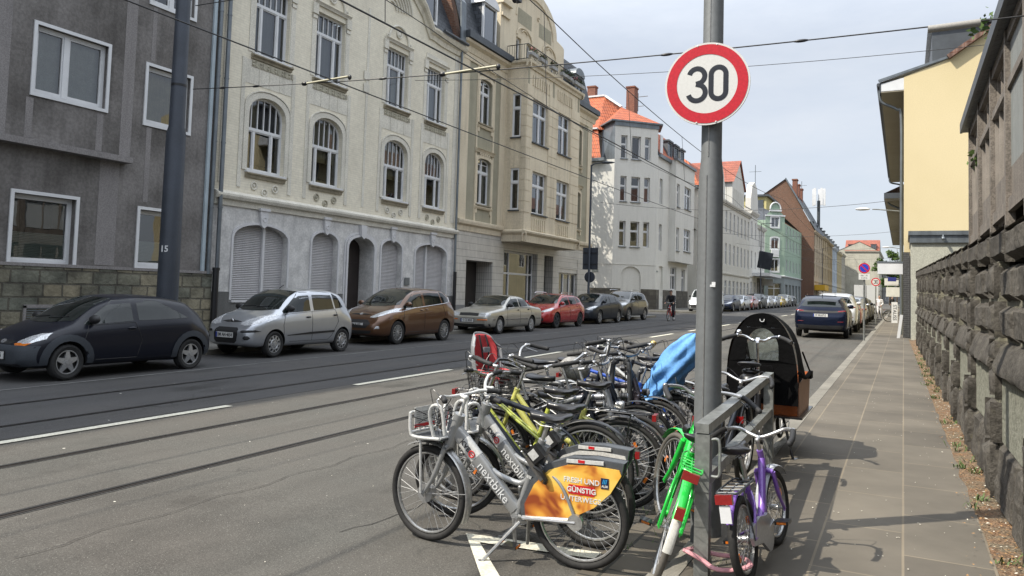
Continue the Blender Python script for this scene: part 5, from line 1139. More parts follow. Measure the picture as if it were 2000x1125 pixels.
for i, (a, b) in enumerate(zip(posts[:-1], posts[1:])):
    a += .09; b -= .09
    if i in (3, 4, 5): mb = MB(); boxp(mb, pw, a, b, 3.95, 6.1, -.06, -.0); mb.build('boarding', M_board, tb); continue
    mb = MB(); boxp(mb, pw, a+.06, b-.06, 3.98, 5.27, -.09, -.07); fp = mb.build('frosted_panel', M_frost, tb)
    mb = MB();
    for q in (0, .33, .66, 1): uu = a+.03+(b-a-.06)*q; boxp(mb, pw, uu-.03, uu+.03, 3.95, 5.28, -.07, .0)
    mb.build('panel_batten', M_wood2, fp)
    window(tb, pw, (a, b, 5.42, 6.1, 0, .10), cols=(.33, .66), mat=M_wood2, leaf=0, fw_=.05, curt=('full', M_curt2), mid=.025)
    window(tb, pw, (a, b, 2.2, 3.2, 0, .10), cols=(.33, .66), mat=M_wood2, leaf=0, fw_=.05, curt=('full', M_curt2), mid=.025)
mb = MB(); mb.add([(1.42, 23.8, 6.5), (1.42, 2, 6.5), (5, 2, 8.4), (5, 23.8, 8.4), (10, 23.8, 6.5), (10, 2, 6.5)], [(0, 1, 2, 3), (3, 2, 5, 4)]); mb.bb(1.42, 1.75, 2, 23.8, 6.32, 6.36); mb.build('roof', M_slate, tb)
mb = MB(); mb.bb(1.36, 1.42, 2, 23.8, 6.30, 6.56); mb.build('fascia', M_zincd, tb)
M_bark = pm('bark', (.10, .075, .05), .95, var=.4, vs=5, bs=.8, bsc=20, bd=.02)
M_leaf = pm('leaf_fresh', (.105, .17, .035), .6, var=.35, vs=1.3, col2=(.06, .11, .022))
M_leaf2 = pm('leaf_mid', (.065, .11, .03), .65, var=.4, vs=1.5)
def tree(label, loc, h, cr, nb=26, leaves=5200, ls=.09, mat=None, seed=1, group=None, name='street_tree'):
    rr = random.Random(seed); t_ = thing(name, label, 'tree', loc, group=group); tr_ = MB(); lf = MB()
    tk = [(0, 0, -.3), (.05, .03, h*.25), (-.04, .08, h*.5), (.08, 0, h*.75), (0, .05, h*.95)]; tr_.tube(curve_pts(tk, 4), [max(.04, .17*(1-i/17)) for i in range(17)], 8)
    per = leaves//nb
    for b in range(nb):
        z = h*rr.uniform(.32, .92); a = rr.uniform(0, 6.28); k = 1-abs(z/h-.6)*1.25; l = cr*max(.3, k)*rr.uniform(.6, 1.1); p0 = Vector((0, 0, z*.88)); p1 = Vector((math.cos(a)*l, math.sin(a)*l, z+rr.uniform(.0, .9))); mid = (p0+p1)/2+Vector((0, 0, -.15))
        tr_.tube([p0, mid, p1], [.055, .035, .012], 5)
        for q in range(5):
            c = p0.lerp(p1, .45+.15*q)+Vector((rr.gauss(0, .25), rr.gauss(0, .25), rr.gauss(0, .2))); leafclump(lf, c, (.55, .55, .38), per//5, ls, 0, rr)
    tr_.build('trunk', M_bark, t_, fix=False); lf.build('crown', mat or M_leaf, t_, fix=False); return t_
tree('leafy tree whose fresh green branches show over the timber building', (3.6, 22.0, .2), 9.6, 1.9, seed=3)
tree('tree in the yard behind the sandy corner house casting dappled shade', (-23.3, 51.8, .4), 14.0, 2.3, nb=30, leaves=4200, ls=.15, seed=5, mat=M_leaf2)
for i, (x, y, h) in enumerate([(7, -8, 10), (9, 1, 11), (8.5, 9, 10)]):
    tree(['tree behind the stone wall behind the viewer', 'tree behind the stone wall near the viewer', 'tree inside the yard behind the pavilion'][i], (x, y, 0), h, 3.4, nb=22, leaves=3300, ls=.16, seed=20+i, mat=M_leaf2)
for i, (x, y, h) in enumerate([(-2.2, 150, 9), (-1.2, 172, 12), (1.6, 190, 13)]):
    tree(['light green tree beyond the shops at the end of the pavement', 'taller spring green tree past the far shops', 'round green tree furthest down the street'][i], (x, y, 1.3), h, 2.6, nb=18, leaves=2600, ls=.22, seed=30+i, group=None)
def paint(name, c, metal=.35, rough=.32, coat=1):
    if sum(c) < .12: coat = .15
    m_ = pm(name, c, rough, metal, var=.04, vs=2, fine=.02, fs=200, coat=coat, spec=.3 if sum(c) < .12 else None); return m_
M_carglass = pm('car_glass', (.012, .017, .016), .03, 0, var=.5, vs=2.2, fine=0, spec=.5)
M_carglass.node_tree.nodes['Principled BSDF'].inputs['Coat Weight'].default_value = .2
M_tyre = pm('tyre_rubber', (.022, .022, .022), .85, var=.3, vs=20)
M_blk = pm('black_plastic', (.016, .016, .017), .55)
M_dplast = pm('grey_blue_plastic', (.035, .042, .052), .6, var=.1)
M_silver = pm('hubcap_silver', (.50, .51, .52), .32, .7, var=.1, vs=9)
M_chrome = pm('chrome', (.75, .75, .76), .12, 1, var=.05)
M_lens = pm('headlight_lens', (.80, .82, .84), .10, .25, var=.35, vs=22, fine=.2, fs=50, coat=1)
M_orange = pm('orange_lens', (.75, .20, .02), .25, coat=.6)
M_redlens = pm('red_lens', (.26, .008, .008), .2, coat=.8)
M_plate = pm('plate_white', (.72, .72, .70), .4, fine=.02); M_euro = pm('plate_blue', (.01, .04, .30), .4)
M_text = pm('plate_text', (.012, .012, .014), .5)
def interp(P, x):
    if x <= P[0][0]: return P[0][1]
    for a, b in zip(P[:-1], P[1:]):
        if x <= b[0]: return a[1]+(b[1]-a[1])*(x-a[0])/(b[0]-a[0])
    return P[-1][1]
def sm(t): t = max(0, min(1, t)); return t*t*(3-2*t)
class Car:
    def __init__(s, L, W, H, wb, fo, top, belt, wr=.30, roofw=.76, bot=.20, plan=None, nose=.16, cw=.9):
        s.L, s.W, s.H, s.wb, s.wr = L, W, H, wb, wr
        s.xf = L/2; s.xr = -L/2; s.ax = (s.xf-fo, s.xf-fo-wb); s.top = top; s.belt = belt; s.roofw = roofw; s.bot = bot; s.plan = plan or [(-1, .86), (-.93, .95), (-.7, 1), (.55, 1), (.80, .965), (.93, .88), (1, .70)]
        s.mesh = None
    def sect(s, x):
        t = x/s.xf; tp = 0; k = 5; dx = .035
        for j in range(-2, 3): tp += interp(s.top, x+j*dx)
        tp /= 5; hw = s.W/2*sum(interp(s.plan, t+j*.02) for j in (-1, 0, 1))/3; be = min(sum(interp(s.belt, x+j*.05) for j in (-1, 0, 1))/3, tp-.035)
        e = min(s.xf-x, x-s.xr); bot = s.bot+.05*max(0, 1-e/.25)
        g = tp-be; gg = sm((g-.10)/.30); rw = hw*s.roofw
        P = [(0, bot), (.55*hw, bot), (.90*hw, bot+.01), (.972*hw, bot+.07), (hw*.995, bot+(be-bot)*.35), (hw*1.0, bot+(be-bot)*.62), (hw*.985, be-.07), (hw*.95, be)]
        H_ = [(hw*.86, be+g*.50), (hw*.62, be+g*.80), (hw*.34, tp-g*.06), (0, tp)]
        C_ = [(hw*.93+(rw-hw*.93)*.42, be+g*.42), (rw+ (hw*.93-rw)*.16, be+g*.84), (rw*.80, tp-g*.045-.012), (0, tp)]
        for a, b in zip(H_, C_): P.append((a[0]+(b[0]-a[0])*gg, a[1]+(b[1]-a[1])*gg))
        return P
    def body(s, paintm, name='body', parent=None):
        xs = []; n = 46
        for i in range(n+1):
            t = i/n; xs.append(s.xr+(s.xf-s.xr)*(.5-.5*math.cos(math.pi*t)*(.55)-.0-(.45*(1-2*t))*.5) )
        xs[0] = s.xr; xs[-1] = s.xf; xs = sorted(xs)
        vs = []; rings = [];
        for x in xs:
            h = s.sect(x); full = [(-y, z) for y, z in h[::-1]][:-1]+h   # top(-)->bottom->top(+): closed polygon w/out duplicate
            full = [(-y, z) for y, z in h[1:-1]][::-1]; ring = [h[0]]+h[1:-1]+[h[-1]]+full
            rings.append([Vector((x, y, z)) for y, z in ring])
        def cap(r, sgn):
            c = sum(r, Vector())/len(r); out = []
            for k_, b in ((.88, .030), (.6, .048), (.3, .052)): out.append([c+(p-c)*k_+Vector((sgn*b, 0, 0)) for p in r])
            return out
        rings = cap(rings[0], -1)[::-1]+rings+cap(rings[-1], 1)
        m_ = len(rings[0]); vs = [v for r in rings for v in r]; fs = []
        for i in range(len(rings)-1):
            for j in range(m_): fs.append((i*m_+j, i*m_+(j+1) % m_, (i+1)*m_+(j+1) % m_, (i+1)*m_+j))
        fs.append(tuple(range(m_))); fs.append(tuple((len(rings)-1)*m_+j for j in range(m_))[::-1])
        me = bpy.data.meshes.new('b'); me.from_pydata(vs, [], fs); bm = bmesh.new(); bm.from_mesh(me); bmesh.ops.recalc_face_normals(bm, faces=bm.faces); bm.to_mesh(me); bm.free()
        me.polygons.foreach_set('use_smooth', [True]*len(me.polygons)); me.materials.append(paintm); me.materials.append(M_blk)
        o = bpy.data.objects.new('b', me); COL.objects.link(o); ss = o.modifiers.new('s', 'SUBSURF'); ss.levels = 1; ss.render_levels = 1
        cut = MB()
        for ax in s.ax:
            for sg in (-1, 1): cut.cyl((ax, sg*(s.W/2-.24), s.wr+.01), (ax, sg*(s.W/2+.2), s.wr+.01), s.wr*1.13, 40)
        cme = bpy.data.meshes.new('c'); cme.from_pydata(cut.v, [], cut.f); cme.materials.append(M_blk); bm = bmesh.new(); bm.from_mesh(cme); bmesh.ops.remove_doubles(bm, verts=bm.verts, dist=1e-5); bmesh.ops.recalc_face_normals(bm, faces=bm.faces); bm.to_mesh(cme); bm.free()
        co = bpy.data.objects.new('c', cme); COL.objects.link(co); bo_ = o.modifiers.new('b', 'BOOLEAN'); bo_.operation = 'DIFFERENCE'; bo_.object = co; bo_.solver = 'EXACT'; bo_.material_mode = 'TRANSFER'
        dg = bpy.context.evaluated_depsgraph_get(); nm = bpy.data.meshes.new_from_object(o.evaluated_get(dg)); bpy.data.objects.remove(o); bpy.data.objects.remove(co)
        nm.name = name; nm.polygons.foreach_set('use_smooth', [True]*len(nm.polygons)); nm.set_sharp_from_angle(angle=R_(42))
        s.mesh = nm; s.bvh = BVHTree.FromPolygons([v.co.copy() for v in nm.vertices], [tuple(p.vertices) for p in nm.polygons])
        b = bpy.data.objects.new(name, nm); COL.objects.link(b); b.parent = parent; return b
    def hit(s, a, b, d):
        if d in ('L', 'R'): sg = 1 if d == 'L' else -1; o = Vector((a, sg*3, b)); dr = Vector((0, -sg, 0))
        elif d in ('F', 'B'): sg = 1 if d == 'F' else -1; o = Vector((sg*4, a, b)); dr = Vector((-sg, 0, 0))
        else: o = Vector((a, b, 4)); dr = Vector((0, 0, -1))
        loc, nr, _, _ = s.bvh.ray_cast(o, dr)
        if loc is None: return None, None
        if nr.dot(dr) > 0: nr = -nr
        return loc, nr
    def ruled(s, low, upp, d, eps=.004, n=14, m_=6, mb=None):
        """patch between two polylines (lists of (a,b)) projected on the body"""
        mb = mb or MB()
        def samp(P, t):
            k = t*(len(P)-1); i = min(int(k), len(P)-2); f = k-i; return (P[i][0]+(P[i+1][0]-P[i][0])*f, P[i][1]+(P[i+1][1]-P[i][1])*f)
        pts = []
        for i in range(n+1):
            A = samp(low, i/n); B = samp(upp, i/n)
            for j in range(m_+1):
                t = j/m_; q = (A[0]+(B[0]-A[0])*t, A[1]+(B[1]-A[1])*t); l, nr = s.hit(q[0], q[1], d); pts.append(l+nr*eps if l is not None else None)
        base = len(mb.v); mb.v += [tuple(p) if p is not None else (0, 0, .5) for p in pts]; w = m_+1
        for i in range(n):
            for j in range(m_):
                q = (i*w+j, i*w+j+1, (i+1)*w+j+1, (i+1)*w+j)
                if all(pts[k] is not None for k in q): mb.f.append([k+base for k in q]); mb.m.append(0); mb.sm.append(True)
        return mb
    def blob(s, P, d, eps=.005, rings=4, dens=3, mb=None, dome=0):
        mb = mb or MB(); Q = []
        for a, b in zip(P, P[1:]+P[:1]):
            for k in range(dens): Q.append((a[0]+(b[0]-a[0])*k/dens, a[1]+(b[1]-a[1])*k/dens))
        c = (sum(q[0] for q in Q)/len(Q), sum(q[1] for q in Q)/len(Q)); pts = []; n = len(Q)
        for r in range(rings+1):
            t = r/rings
            for q in Q: l, nr = s.hit(c[0]+(q[0]-c[0])*t, c[1]+(q[1]-c[1])*t, d); pts.append(l+nr*(eps+dome*(1-t*t)) if l is not None else None)
        base = len(mb.v); mb.v += [tuple(p) if p is not None else (0, 0, .5) for p in pts]
        for r in range(rings):
            for j in range(n):
                q = (r*n+j, r*n+(j+1) % n, (r+1)*n+(j+1) % n, (r+1)*n+j)
                if all(pts[k] is not None for k in q): mb.f.append([k+base for k in q]); mb.m.append(0); mb.sm.append(True)
        for j in range(n):
            a, b = rings*n+j, rings*n+(j+1) % n
            if pts[a] is not None and pts[b] is not None:
                l = len(mb.v); ca = s.hit(*Q[j], d); cb = s.hit(*Q[(j+1) % n], d)
                mb.v += [tuple(ca[0]-ca[1]*.004), tuple(cb[0]-cb[1]*.004)]; mb.f.append([base+a, base+b, l+1, l]); mb.m.append(0); mb.sm.append(False)
        return mb
    def line(s, P, d, w=.008, eps=.006, mb=None, closed=False, n=6):
        mb = mb or MB(); pts = []; nrs = []
        PP = list(zip(P[:-1], P[1:]))+([(P[-1], P[0])] if closed else [])
        for a, b in PP:
            for k in range(n): l, nr = s.hit(a[0]+(b[0]-a[0])*k/n, a[1]+(b[1]-a[1])*k/n, d); pts.append(l); nrs.append(nr)
        if not closed: l, nr = s.hit(P[-1][0], P[-1][1], d); pts.append(l); nrs.append(nr)
        ok = [(p, q) for p, q in zip(pts, nrs) if p is not None]
        if len(ok) < 2: return mb
        ps = [p+q*(eps-w*.5) for p, q in ok]; mb.tube(ps, w*.5 if w > .012 else .004+w*.2, 6, closed=closed); return mb
def wheel(parent, c, r, w, side, style='hub5', parts=True, rimm=None):
    """side=+1 outer face looks to +y"""
    x, y, z = c; mb = MB(); n = 44; hw = w/2; rr_ = r*.665
    prof = [(rr_, -hw*.8), (r*.86, -hw), (r*.97, -hw*.86), (r, -hw*.5), (r, hw*.5), (r*.97, hw*.86), (r*.86, hw), (rr_, hw*.8)]
    vs = [(x+a*math.cos(2*math.pi*i/n), y+b, z+a*math.sin(2*math.pi*i/n)) for i in range(n) for a, b in prof]; m_ = len(prof)
    mb.add(vs, [(i*m_+j, i*m_+j+1, ((i+1) % n)*m_+j+1, ((i+1) % n)*m_+j) for i in range(n) for j in range(m_-1)], 0, True)
    mb.cyl((x, y-side*hw*.5, z), (x, y+side*hw*.25, z), rr_*1.0, 30)
    ty = mb.build('wheel', M_tyre, parent)
    mb = MB(); f = y+side*hw*.80; b_ = y+side*hw*.45
    mb.torus((x, f-side*.012, z), rr_*.975, .012, 'y', 36, 6, fl=1.3)
    def spoke(a, w0, w1, r0, r1, dd0=.015, dd1=.0):
        u = Vector((math.cos(a), 0, math.sin(a))); v = Vector((-math.sin(a), 0, math.cos(a))); c_ = Vector((x, 0, z))
        P = [c_+u*r0-v*w0, c_+u*r0+v*w0, c_+u*r1+v*w1, c_+u*r1-v*w1]; d = [f+side*dd0]*2+[f+side*dd1]*2
        A = [Vector((p.x, q, p.z)) for p, q in zip(P, d)]; B = [Vector((p.x, b_, p.z)) for p in P]
        mb.add(A+B, [(0, 1, 2, 3), (0, 1, 5, 4), (1, 2, 6, 5), (2, 3, 7, 6), (3, 0, 4, 7)])
    if style == 'hub5':
        for k in range(5): spoke(math.pi/2+k*2*math.pi/5, rr_*.30, rr_*.13, rr_*.12, rr_*.99, .012, -.005)
    elif style == 'hub10':
        for k in range(10): spoke(k*2*math.pi/10, rr_*.07, rr_*.13, rr_*.15, rr_*.97);
        mb.torus((x, f, z), rr_*.55, .02, 'y', 24, 6)
    elif style == 'multi':
        for k in range(14): spoke(k*2*math.pi/14, rr_*.045, rr_*.06, rr_*.15, rr_*.99, .005, -.002)
    elif style == 'disc':
        mb.cyl((x, b_, z), (x, f-side*.004, z), rr_*.97, 30, sm=False)
        for k in range(12): spoke(k*2*math.pi/12, rr_*.03, rr_*.06, rr_*.5, rr_*.92, .008, .008)
    else:
        for k in range(5):
            for q in (-.16, .16): spoke(k*2*math.pi/5+q, rr_*.06, rr_*.08, rr_*.1, rr_*.99, .008, -.002)
    mb.cyl((x, b_, z), (x, f+side*.018, z), rr_*.20, 18)
    mb.build('rim', rimm or M_silver, ty); return ty
def licence(parent, pos, txt, d=1, w=.52, front=True):
    """d=+1 faces +x"""
    x, y, z = pos; t_ = MB(); t_.box((x, y, z), (.012, w, .112)); p_ = t_.build('number_plate', M_plate, parent)
    t_ = MB(); t_.box((x+d*.0015, y-d*w*.46, z), (.014, w*.075, .108)); t_.build('blue_band', M_euro, p_)
    rot = Matrix(((0, 0, d), (d, 0, 0), (0, 1, 0)))
    textmesh(txt, .105, 'lettering', M_text, p_, .0015, (x+d*.0075, y+d*w*.03, z), rot, sx=.80, bold=.002, spacing=1.0)
    t_ = MB(); t_.box((x-d*.012, y, z), (.016, w+.02, .135)); t_.build('plate_holder', M_blk, p_); return p_
def mirror(parent, x, y, z, side, mat, s_=1.0):
    mb = MB(); mb.ell((x, y+side*.10*s_, z+.02), (.075*s_, .115*s_, .075*s_), 14, 9); mb.bar((x-.0, y-side*.04, z-.03), (x, y+side*.06, z), .07, .04); return mb.build('wing_mirror', mat, parent)
def basic(spec, paintm, label, loc, ang, group, txt=None, trim=None, scale=.94, wheelstyle='hub5', detailed=True, mirm=None, name='parked_car', cat='car', rear=False, rails=False, handles=None, rimm=None):
    s = spec; t_ = thing(name, label, cat, loc, (0, 0, ang), group); t_.scale = (scale if not isinstance(scale, tuple) else scale[0],)+((scale,)*2 if not isinstance(scale, tuple) else (scale[1],)*2)
    b = s.body(paintm, parent=t_)
    for i, ax in enumerate(s.ax):
        for sg in (-1, 1): wheel(t_, (ax, sg*(s.W/2-.115), s.wr), s.wr, .19, sg, wheelstyle, rimm=rimm)
    for poly in s.side_glass:
        for d in ('L', 'R'):
            m2 = s.ruled(poly[0], poly[1], d, .003, 12, 5); sw = m2.build('side_window', M_carglass, t_, fix=False); s.line(poly[0]+poly[1][::-1], d, .016, .004, None, True, 4).build('window_seal', M_blk, sw)
    if getattr(s, 'chrome_line', None):
        for d in ('L', 'R'): s.line(s.chrome_line, d, .02, .006).build('window_trim', M_chrome, t_)
    m2 = s.ruled(s.wind[0], s.wind[1], 'F', .004, 16, 7); ws = m2.build('windscreen', M_carglass, t_, fix=False)
    if detailed:
        m3 = MB();
        for y0 in (-.05, .45*s.W/1.7): s.line([(y0+.42*-1, s.wind[0][0][1]+.03), (y0, s.wind[0][0][1]+.06)], 'F', .016, .016, m3)
        m3.build('wiper', M_blk, ws)
    m2 = s.ruled(s.back[0], s.back[1], 'B', .004, 14, 6); m2.build('rear_window', M_carglass, t_, fix=False)
    for door in s.doors:
        for d in ('L', 'R'):
            m2 = s.line(door, d, .007, .0045, None, True, 5); dr = m2.build('door_seam', M_blk, t_)
    for hx, hz in s.handles:
        for d, sg in (('L', 1), ('R', -1)):
            l, nr = s.hit(hx, hz, d); m2 = MB(); m2.ell(l+nr*.012, (.085, .022, .022), 12, 7); m2.build('door_handle', handles or paintm, t_)
    for sg in (-1, 1):
        l, nr = s.hit(s.mirx, s.mirz, 'L' if sg > 0 else 'R'); mirror(t_, l.x, l.y, s.mirz+.02, sg, mirm or paintm)
    if rails:
        for sg in (-1, 1): mb = MB(); mb.tube(curve_pts([(-.95, sg*s.W*.34, s.H-.06), (-.85, sg*s.W*.35, s.H+.01), (.2, sg*s.W*.36, s.H+.02), (.35, sg*s.W*.36, s.H-.05)], 5), .016, 6); mb.build('roof_rail', M_chrome if rails == 'c' else M_blk, t_)
    return t_, s
def lamp(s, t_, P, mat=M_lens, name='headlight', d='F', both=True, eps=.006, dome=.004):
    for sg in ((1, -1) if both else (1,)):
        Q = [(a*sg, b) for a, b in P]
        if sg < 0: Q = Q[::-1]
        s.blob(Q, d, eps, dome=dome).build(name, mat, t_, fix=False)
def sidelamp(s, t_, P, mat, name='tail_light', eps=.006):
    for d in ('L', 'R'): s.blob(P, d, eps).build(name, mat, t_, fix=False)
parked = 'cars parked nose to tail along the left kerb'
def left_car(y, x, yawd=-90.0): return (x, y, gz(y)+.004), R_(yawd)
ka = Car(3.62, 1.64, 1.385, 2.446, .66, [(-1.81, .62), (-1.78, .86), (-1.66, 1.06), (-1.30, 1.28), (-.80, 1.365), (-.2, 1.385), (.20, 1.36), (.55, 1.24), (1.05, .95), (1.30, .87), (1.58, .76), (1.74, .63), (1.81, .50)], [(-1.81, .66), (-1.3, .90), (-.6, .90), (.6, .84), (1.1, .80), (1.7, .60)], .285, .72, .19)
ka.side_glass = [([(-.05, .925), (.40, .895), (.86, .87)], [(-.05, 1.285), (.28, 1.27), (.86, .90)]), ([(-1.22, .96), (-.6, .935), (-.16, .93)], [(-1.18, .99), (-.62, 1.26), (-.16, 1.29)])]
ka.wind = ([(-.60, .93), (-.3, .90), (0, .895), (.3, .90), (.60, .93)], [(-.48, 1.30), (0, 1.325), (.48, 1.30)])
ka.back = ([(-.5, 1.0), (0, 1.0), (.5, 1.0)], [(-.42, 1.24), (0, 1.25), (.42, 1.24)])
ka.doors = [[(-.12, .30), (.86, .30), (.90, .6), (.80, .86), (-.08, .90), (-.20, .6)]]; ka.handles = [(.0, .80)]; ka.mirx = .74; ka.mirz = .92
M_navy = paint('midnight_blue_paint', (.006, .0075, .014), .0, .3)
L_, A_ = left_car(8.22, -11.93, -91.5)
t_, s = basic(ka, M_navy, 'dark navy three-door hatchback at the left edge with silver five-spoke hubcaps', L_, A_, parked, mirm=M_blk, handles=M_navy, scale=(.89, .945))
lamp(s, t_, [(.36, .60), (.46, .66), (.60, .74), (.70, .75), (.735, .66), (.66, .60), (.50, .575)]); lamp(s, t_, [(.32, .575), (.42, .60), (.58, .575), (.66, .60), (.60, .555), (.40, .545)], M_orange, 'indicator')
m2 = MB(); s.ruled([(-.72, .26), (-.4, .22), (0, .21), (.4, .22), (.72, .26)], [(-.74, .555), (-.36, .55), (0, .55), (.36, .55), (.74, .555)], 'F', .012, 20, 6, m2); m2.build('front_bumper', M_dplast, t_, fix=False)
for ax in s.ax:   # plastic arches
    for d, sg in (('L', 1), ('R', -1)):
        lo_ = [(ax+.325*math.cos(a), .295+.325*math.sin(a)) for a in [math.pi*k/12*1.06-.09 for k in range(13)]]; up_ = [(ax+.45*math.cos(a), .295+.43*math.sin(a)) for a in [math.pi*k/12*1.06-.09 for k in range(13)]]
        up_ = [(max(-1.77, min(1.72, a)), b) for a, b in up_]; lo_ = [(max(-1.74, min(1.68, a)), b) for a, b in lo_]
        s.ruled(lo_, up_, d, .014, 24, 4).build('wheel_arch', M_dplast, t_, fix=False)
s.blob([(-.22, .565), (.22, .565), (.34, .60), (.22, .625), (-.22, .625), (-.34, .60)], 'F', .004).build('grille', M_blk, t_, fix=False); s.blob([(.07*math.cos(a), .60+.032*math.sin(a)) for a in [k*.524 for k in range(12)]], 'F', .010, 2, 1).build('badge', M_chrome, t_, fix=False)
s.blob([(.95, .665), (.985, .69), (1.02, .665), (.985, .64)], 'R', .008).build('side_repeater', M_orange, t_, fix=False); s.blob([(.95, .665), (.985, .69), (1.02, .665), (.985, .64)], 'L', .008).build('side_repeater', M_orange, t_, fix=False)
l, nr = s.hit(0, .40, 'F'); licence(t_, (l.x+.03, 0, .40), 'K MS 2026'); mb = MB(); mb.tube([(.1, -.35, 1.36), (-.35, -.36, 1.62)], .003, 5); mb.build('aerial', M_blk, t_)
i10 = Car(3.57, 1.60, 1.54, 2.38, .70, [(-1.785, .60), (-1.77, .95), (-1.66, 1.15), (-1.40, 1.43), (-1.0, 1.52), (-.3, 1.54), (.15, 1.51), (.50, 1.36), (.98, 1.03), (1.25, .95), (1.52, .86), (1.70, .74), (1.785, .56)], [(-1.785, .8), (-1.2, 1.02), (0, .95), (.8, .90), (1.3, .84), (1.7, .70)], .285, .77, .21)
i10.side_glass = [([(-.10, 1.01), (.3, .985), (.80, .96)], [(-.10, 1.43), (.20, 1.42), (.80, 1.0)]), ([(-.96, 1.05), (-.6, 1.03), (-.22, 1.015)], [(-.90, 1.42), (-.6, 1.445), (-.22, 1.44)]), ([(-1.34, 1.09), (-1.2, 1.07), (-1.02, 1.055)], [(-1.30, 1.13), (-1.15, 1.34), (-.97, 1.41)])]
i10.wind = ([(-.62, 1.04), (-.3, 1.0), (0, .995), (.3, 1.0), (.62, 1.04)], [(-.52, 1.44), (0, 1.475), (.52, 1.44)])
i10.back = ([(-.52, 1.12), (0, 1.12), (.52, 1.12)], [(-.45, 1.40), (0, 1.42), (.45, 1.40)])
i10.doors = [[(-.14, .33), (.80, .33), (.84, .7), (.76, .93), (-.14, .99)], [(-.14, .33), (-.14, .99), (-1.0, 1.03), (-1.10, .75), (-.86, .42), (-.72, .33)]]; i10.handles = [(.0, .86), (-.98, .90)]; i10.mirx = .66; i10.mirz = 1.02
M_slv = paint('silver_paint', (.46, .48, .51), .75, .30)
L_, A_ = left_car(12.68, -12.22, -91.5)
t_, s = basic(i10, M_slv, 'small silver five-door car between the dark navy hatchback and the brown minivan', L_, A_, parked, mirm=M_blk, handles=M_blk, wheelstyle='hub10', scale=(.86, .945))
lamp(s, t_, [(.30, .71), (.42, .81), (.58, .90), (.70, .93), (.77, .88), (.76, .77), (.62, .70), (.44, .68)]); s.blob([(-.36, .50), (-.34, .60), (-.28, .64), (.28, .64), (.34, .60), (.36, .50), (.34, .36), (.28, .31), (-.28, .31), (-.34, .36)], 'F', .006).build('lower_grille', M_blk, t_, fix=False)
s.blob([(-.30, .765), (-.12, .745), (.12, .745), (.30, .765), (.12, .79), (-.12, .79)], 'F', .006).build('grille', M_blk, t_, fix=False)
lamp(s, t_, [(.42, .55), (.46, .585), (.70, .60), (.75, .57), (.70, .55), (.48, .535)], M_blk, 'bumper_strip'); lamp(s, t_, [(.50, .43), (.54, .47), (.60, .47), (.64, .43), (.60, .385), (.54, .385)], M_blk, 'fog_lamp')
for d in ('L', 'R'): s.ruled([(-.95, .50), (-.1, .475), (.72, .46)], [(-.95, .545), (-.1, .525), (.72, .475)], d, .014, 14, 2).build('rub_strip', M_blk, t_, fix=False)
l, nr = s.hit(0, .50, 'F'); licence(t_, (l.x+.025, 0, .48), 'BM AN 4654'); mb = MB(); mb.torus((s.hit(0, .765, 'F')[0].x+.014, 0, .765), .05, .008, 'x', 20, 6); mb.build('badge', M_chrome, t_); mb = MB(); mb.tube([(.2, 0, 1.50), (.05, 0, 1.58)], .01, 6); mb.build('aerial', M_blk, t_)
bm_ = Car(4.07, 1.75, 1.60, 2.49, .84, [(-2.035, .62), (-2.02, 1.0), (-1.93, 1.20), (-1.70, 1.45), (-1.3, 1.56), (-.5, 1.60), (.05, 1.56), (.45, 1.42), (1.15, 1.06), (1.45, .97), (1.75, .86), (1.95, .70), (2.035, .52)], [(-2.03, .92), (-1.4, 1.10), (0, .99), (.9, .92), (1.5, .84), (1.9, .66)], .32, .76, .20)
bm_.side_glass = [([(-.10, 1.06), (.35, 1.02), (.86, .985)], [(-.10, 1.475), (.2, 1.45), (.86, 1.03)]), ([(-1.12, 1.13), (-.7, 1.10), (-.22, 1.07)], [(-1.05, 1.475), (-.7, 1.49), (-.22, 1.485)]), ([(-1.62, 1.19), (-1.4, 1.16), (-1.2, 1.14)], [(-1.55, 1.26), (-1.35, 1.43), (-1.13, 1.465)])]
bm_.wind = ([(-.68, 1.08), (-.35, 1.035), (0, 1.025), (.35, 1.035), (.68, 1.08)], [(-.55, 1.49), (0, 1.52), (.55, 1.49)]); bm_.back = ([(-.55, 1.15), (0, 1.15), (.55, 1.15)], [(-.48, 1.42), (0, 1.43), (.48, 1.42)])
bm_.doors = [[(-.14, .33), (.92, .33), (.96, .7), (.88, .95), (-.14, 1.03)], [(-.14, .33), (-.14, 1.03), (-1.15, 1.10), (-1.28, .8), (-1.0, .42), (-.86, .33)]]; bm_.handles = [(.02, .93), (-.25, .95)]; bm_.mirx = .74; bm_.mirz = 1.06; bm_.chrome_line = [(.88, .972), (.3, 1.0), (-.6, 1.07), (-1.3, 1.13), (-1.62, 1.18), (-1.72, 1.32)]
M_brown = paint('bronze_brown_paint', (.115, .052, .022), .55, .28)
L_, A_ = left_car(17.38, -12.50, -92)
t_, s = basic(bm_, M_brown, 'bronze brown minivan with slanting headlights and chrome window line', L_, A_, parked, wheelstyle='multi', scale=(.86, .945), handles=M_brown)
lamp(s, t_, [(.36, .73), (.50, .83), (.68, .96), (.82, 1.01), (.83, .90), (.70, .79), (.52, .72)]); s.blob([(-.48, .56), (-.34, .66), (.34, .66), (.48, .56), (.36, .44), (-.36, .44)], 'F', .006).build('grille', M_blk, t_, fix=False); s.blob([(-.34, .80), (0, .79), (.34, .80), (.2, .82), (-.2, .82)], 'F', .006).build('upper_grille', M_blk, t_, fix=False)
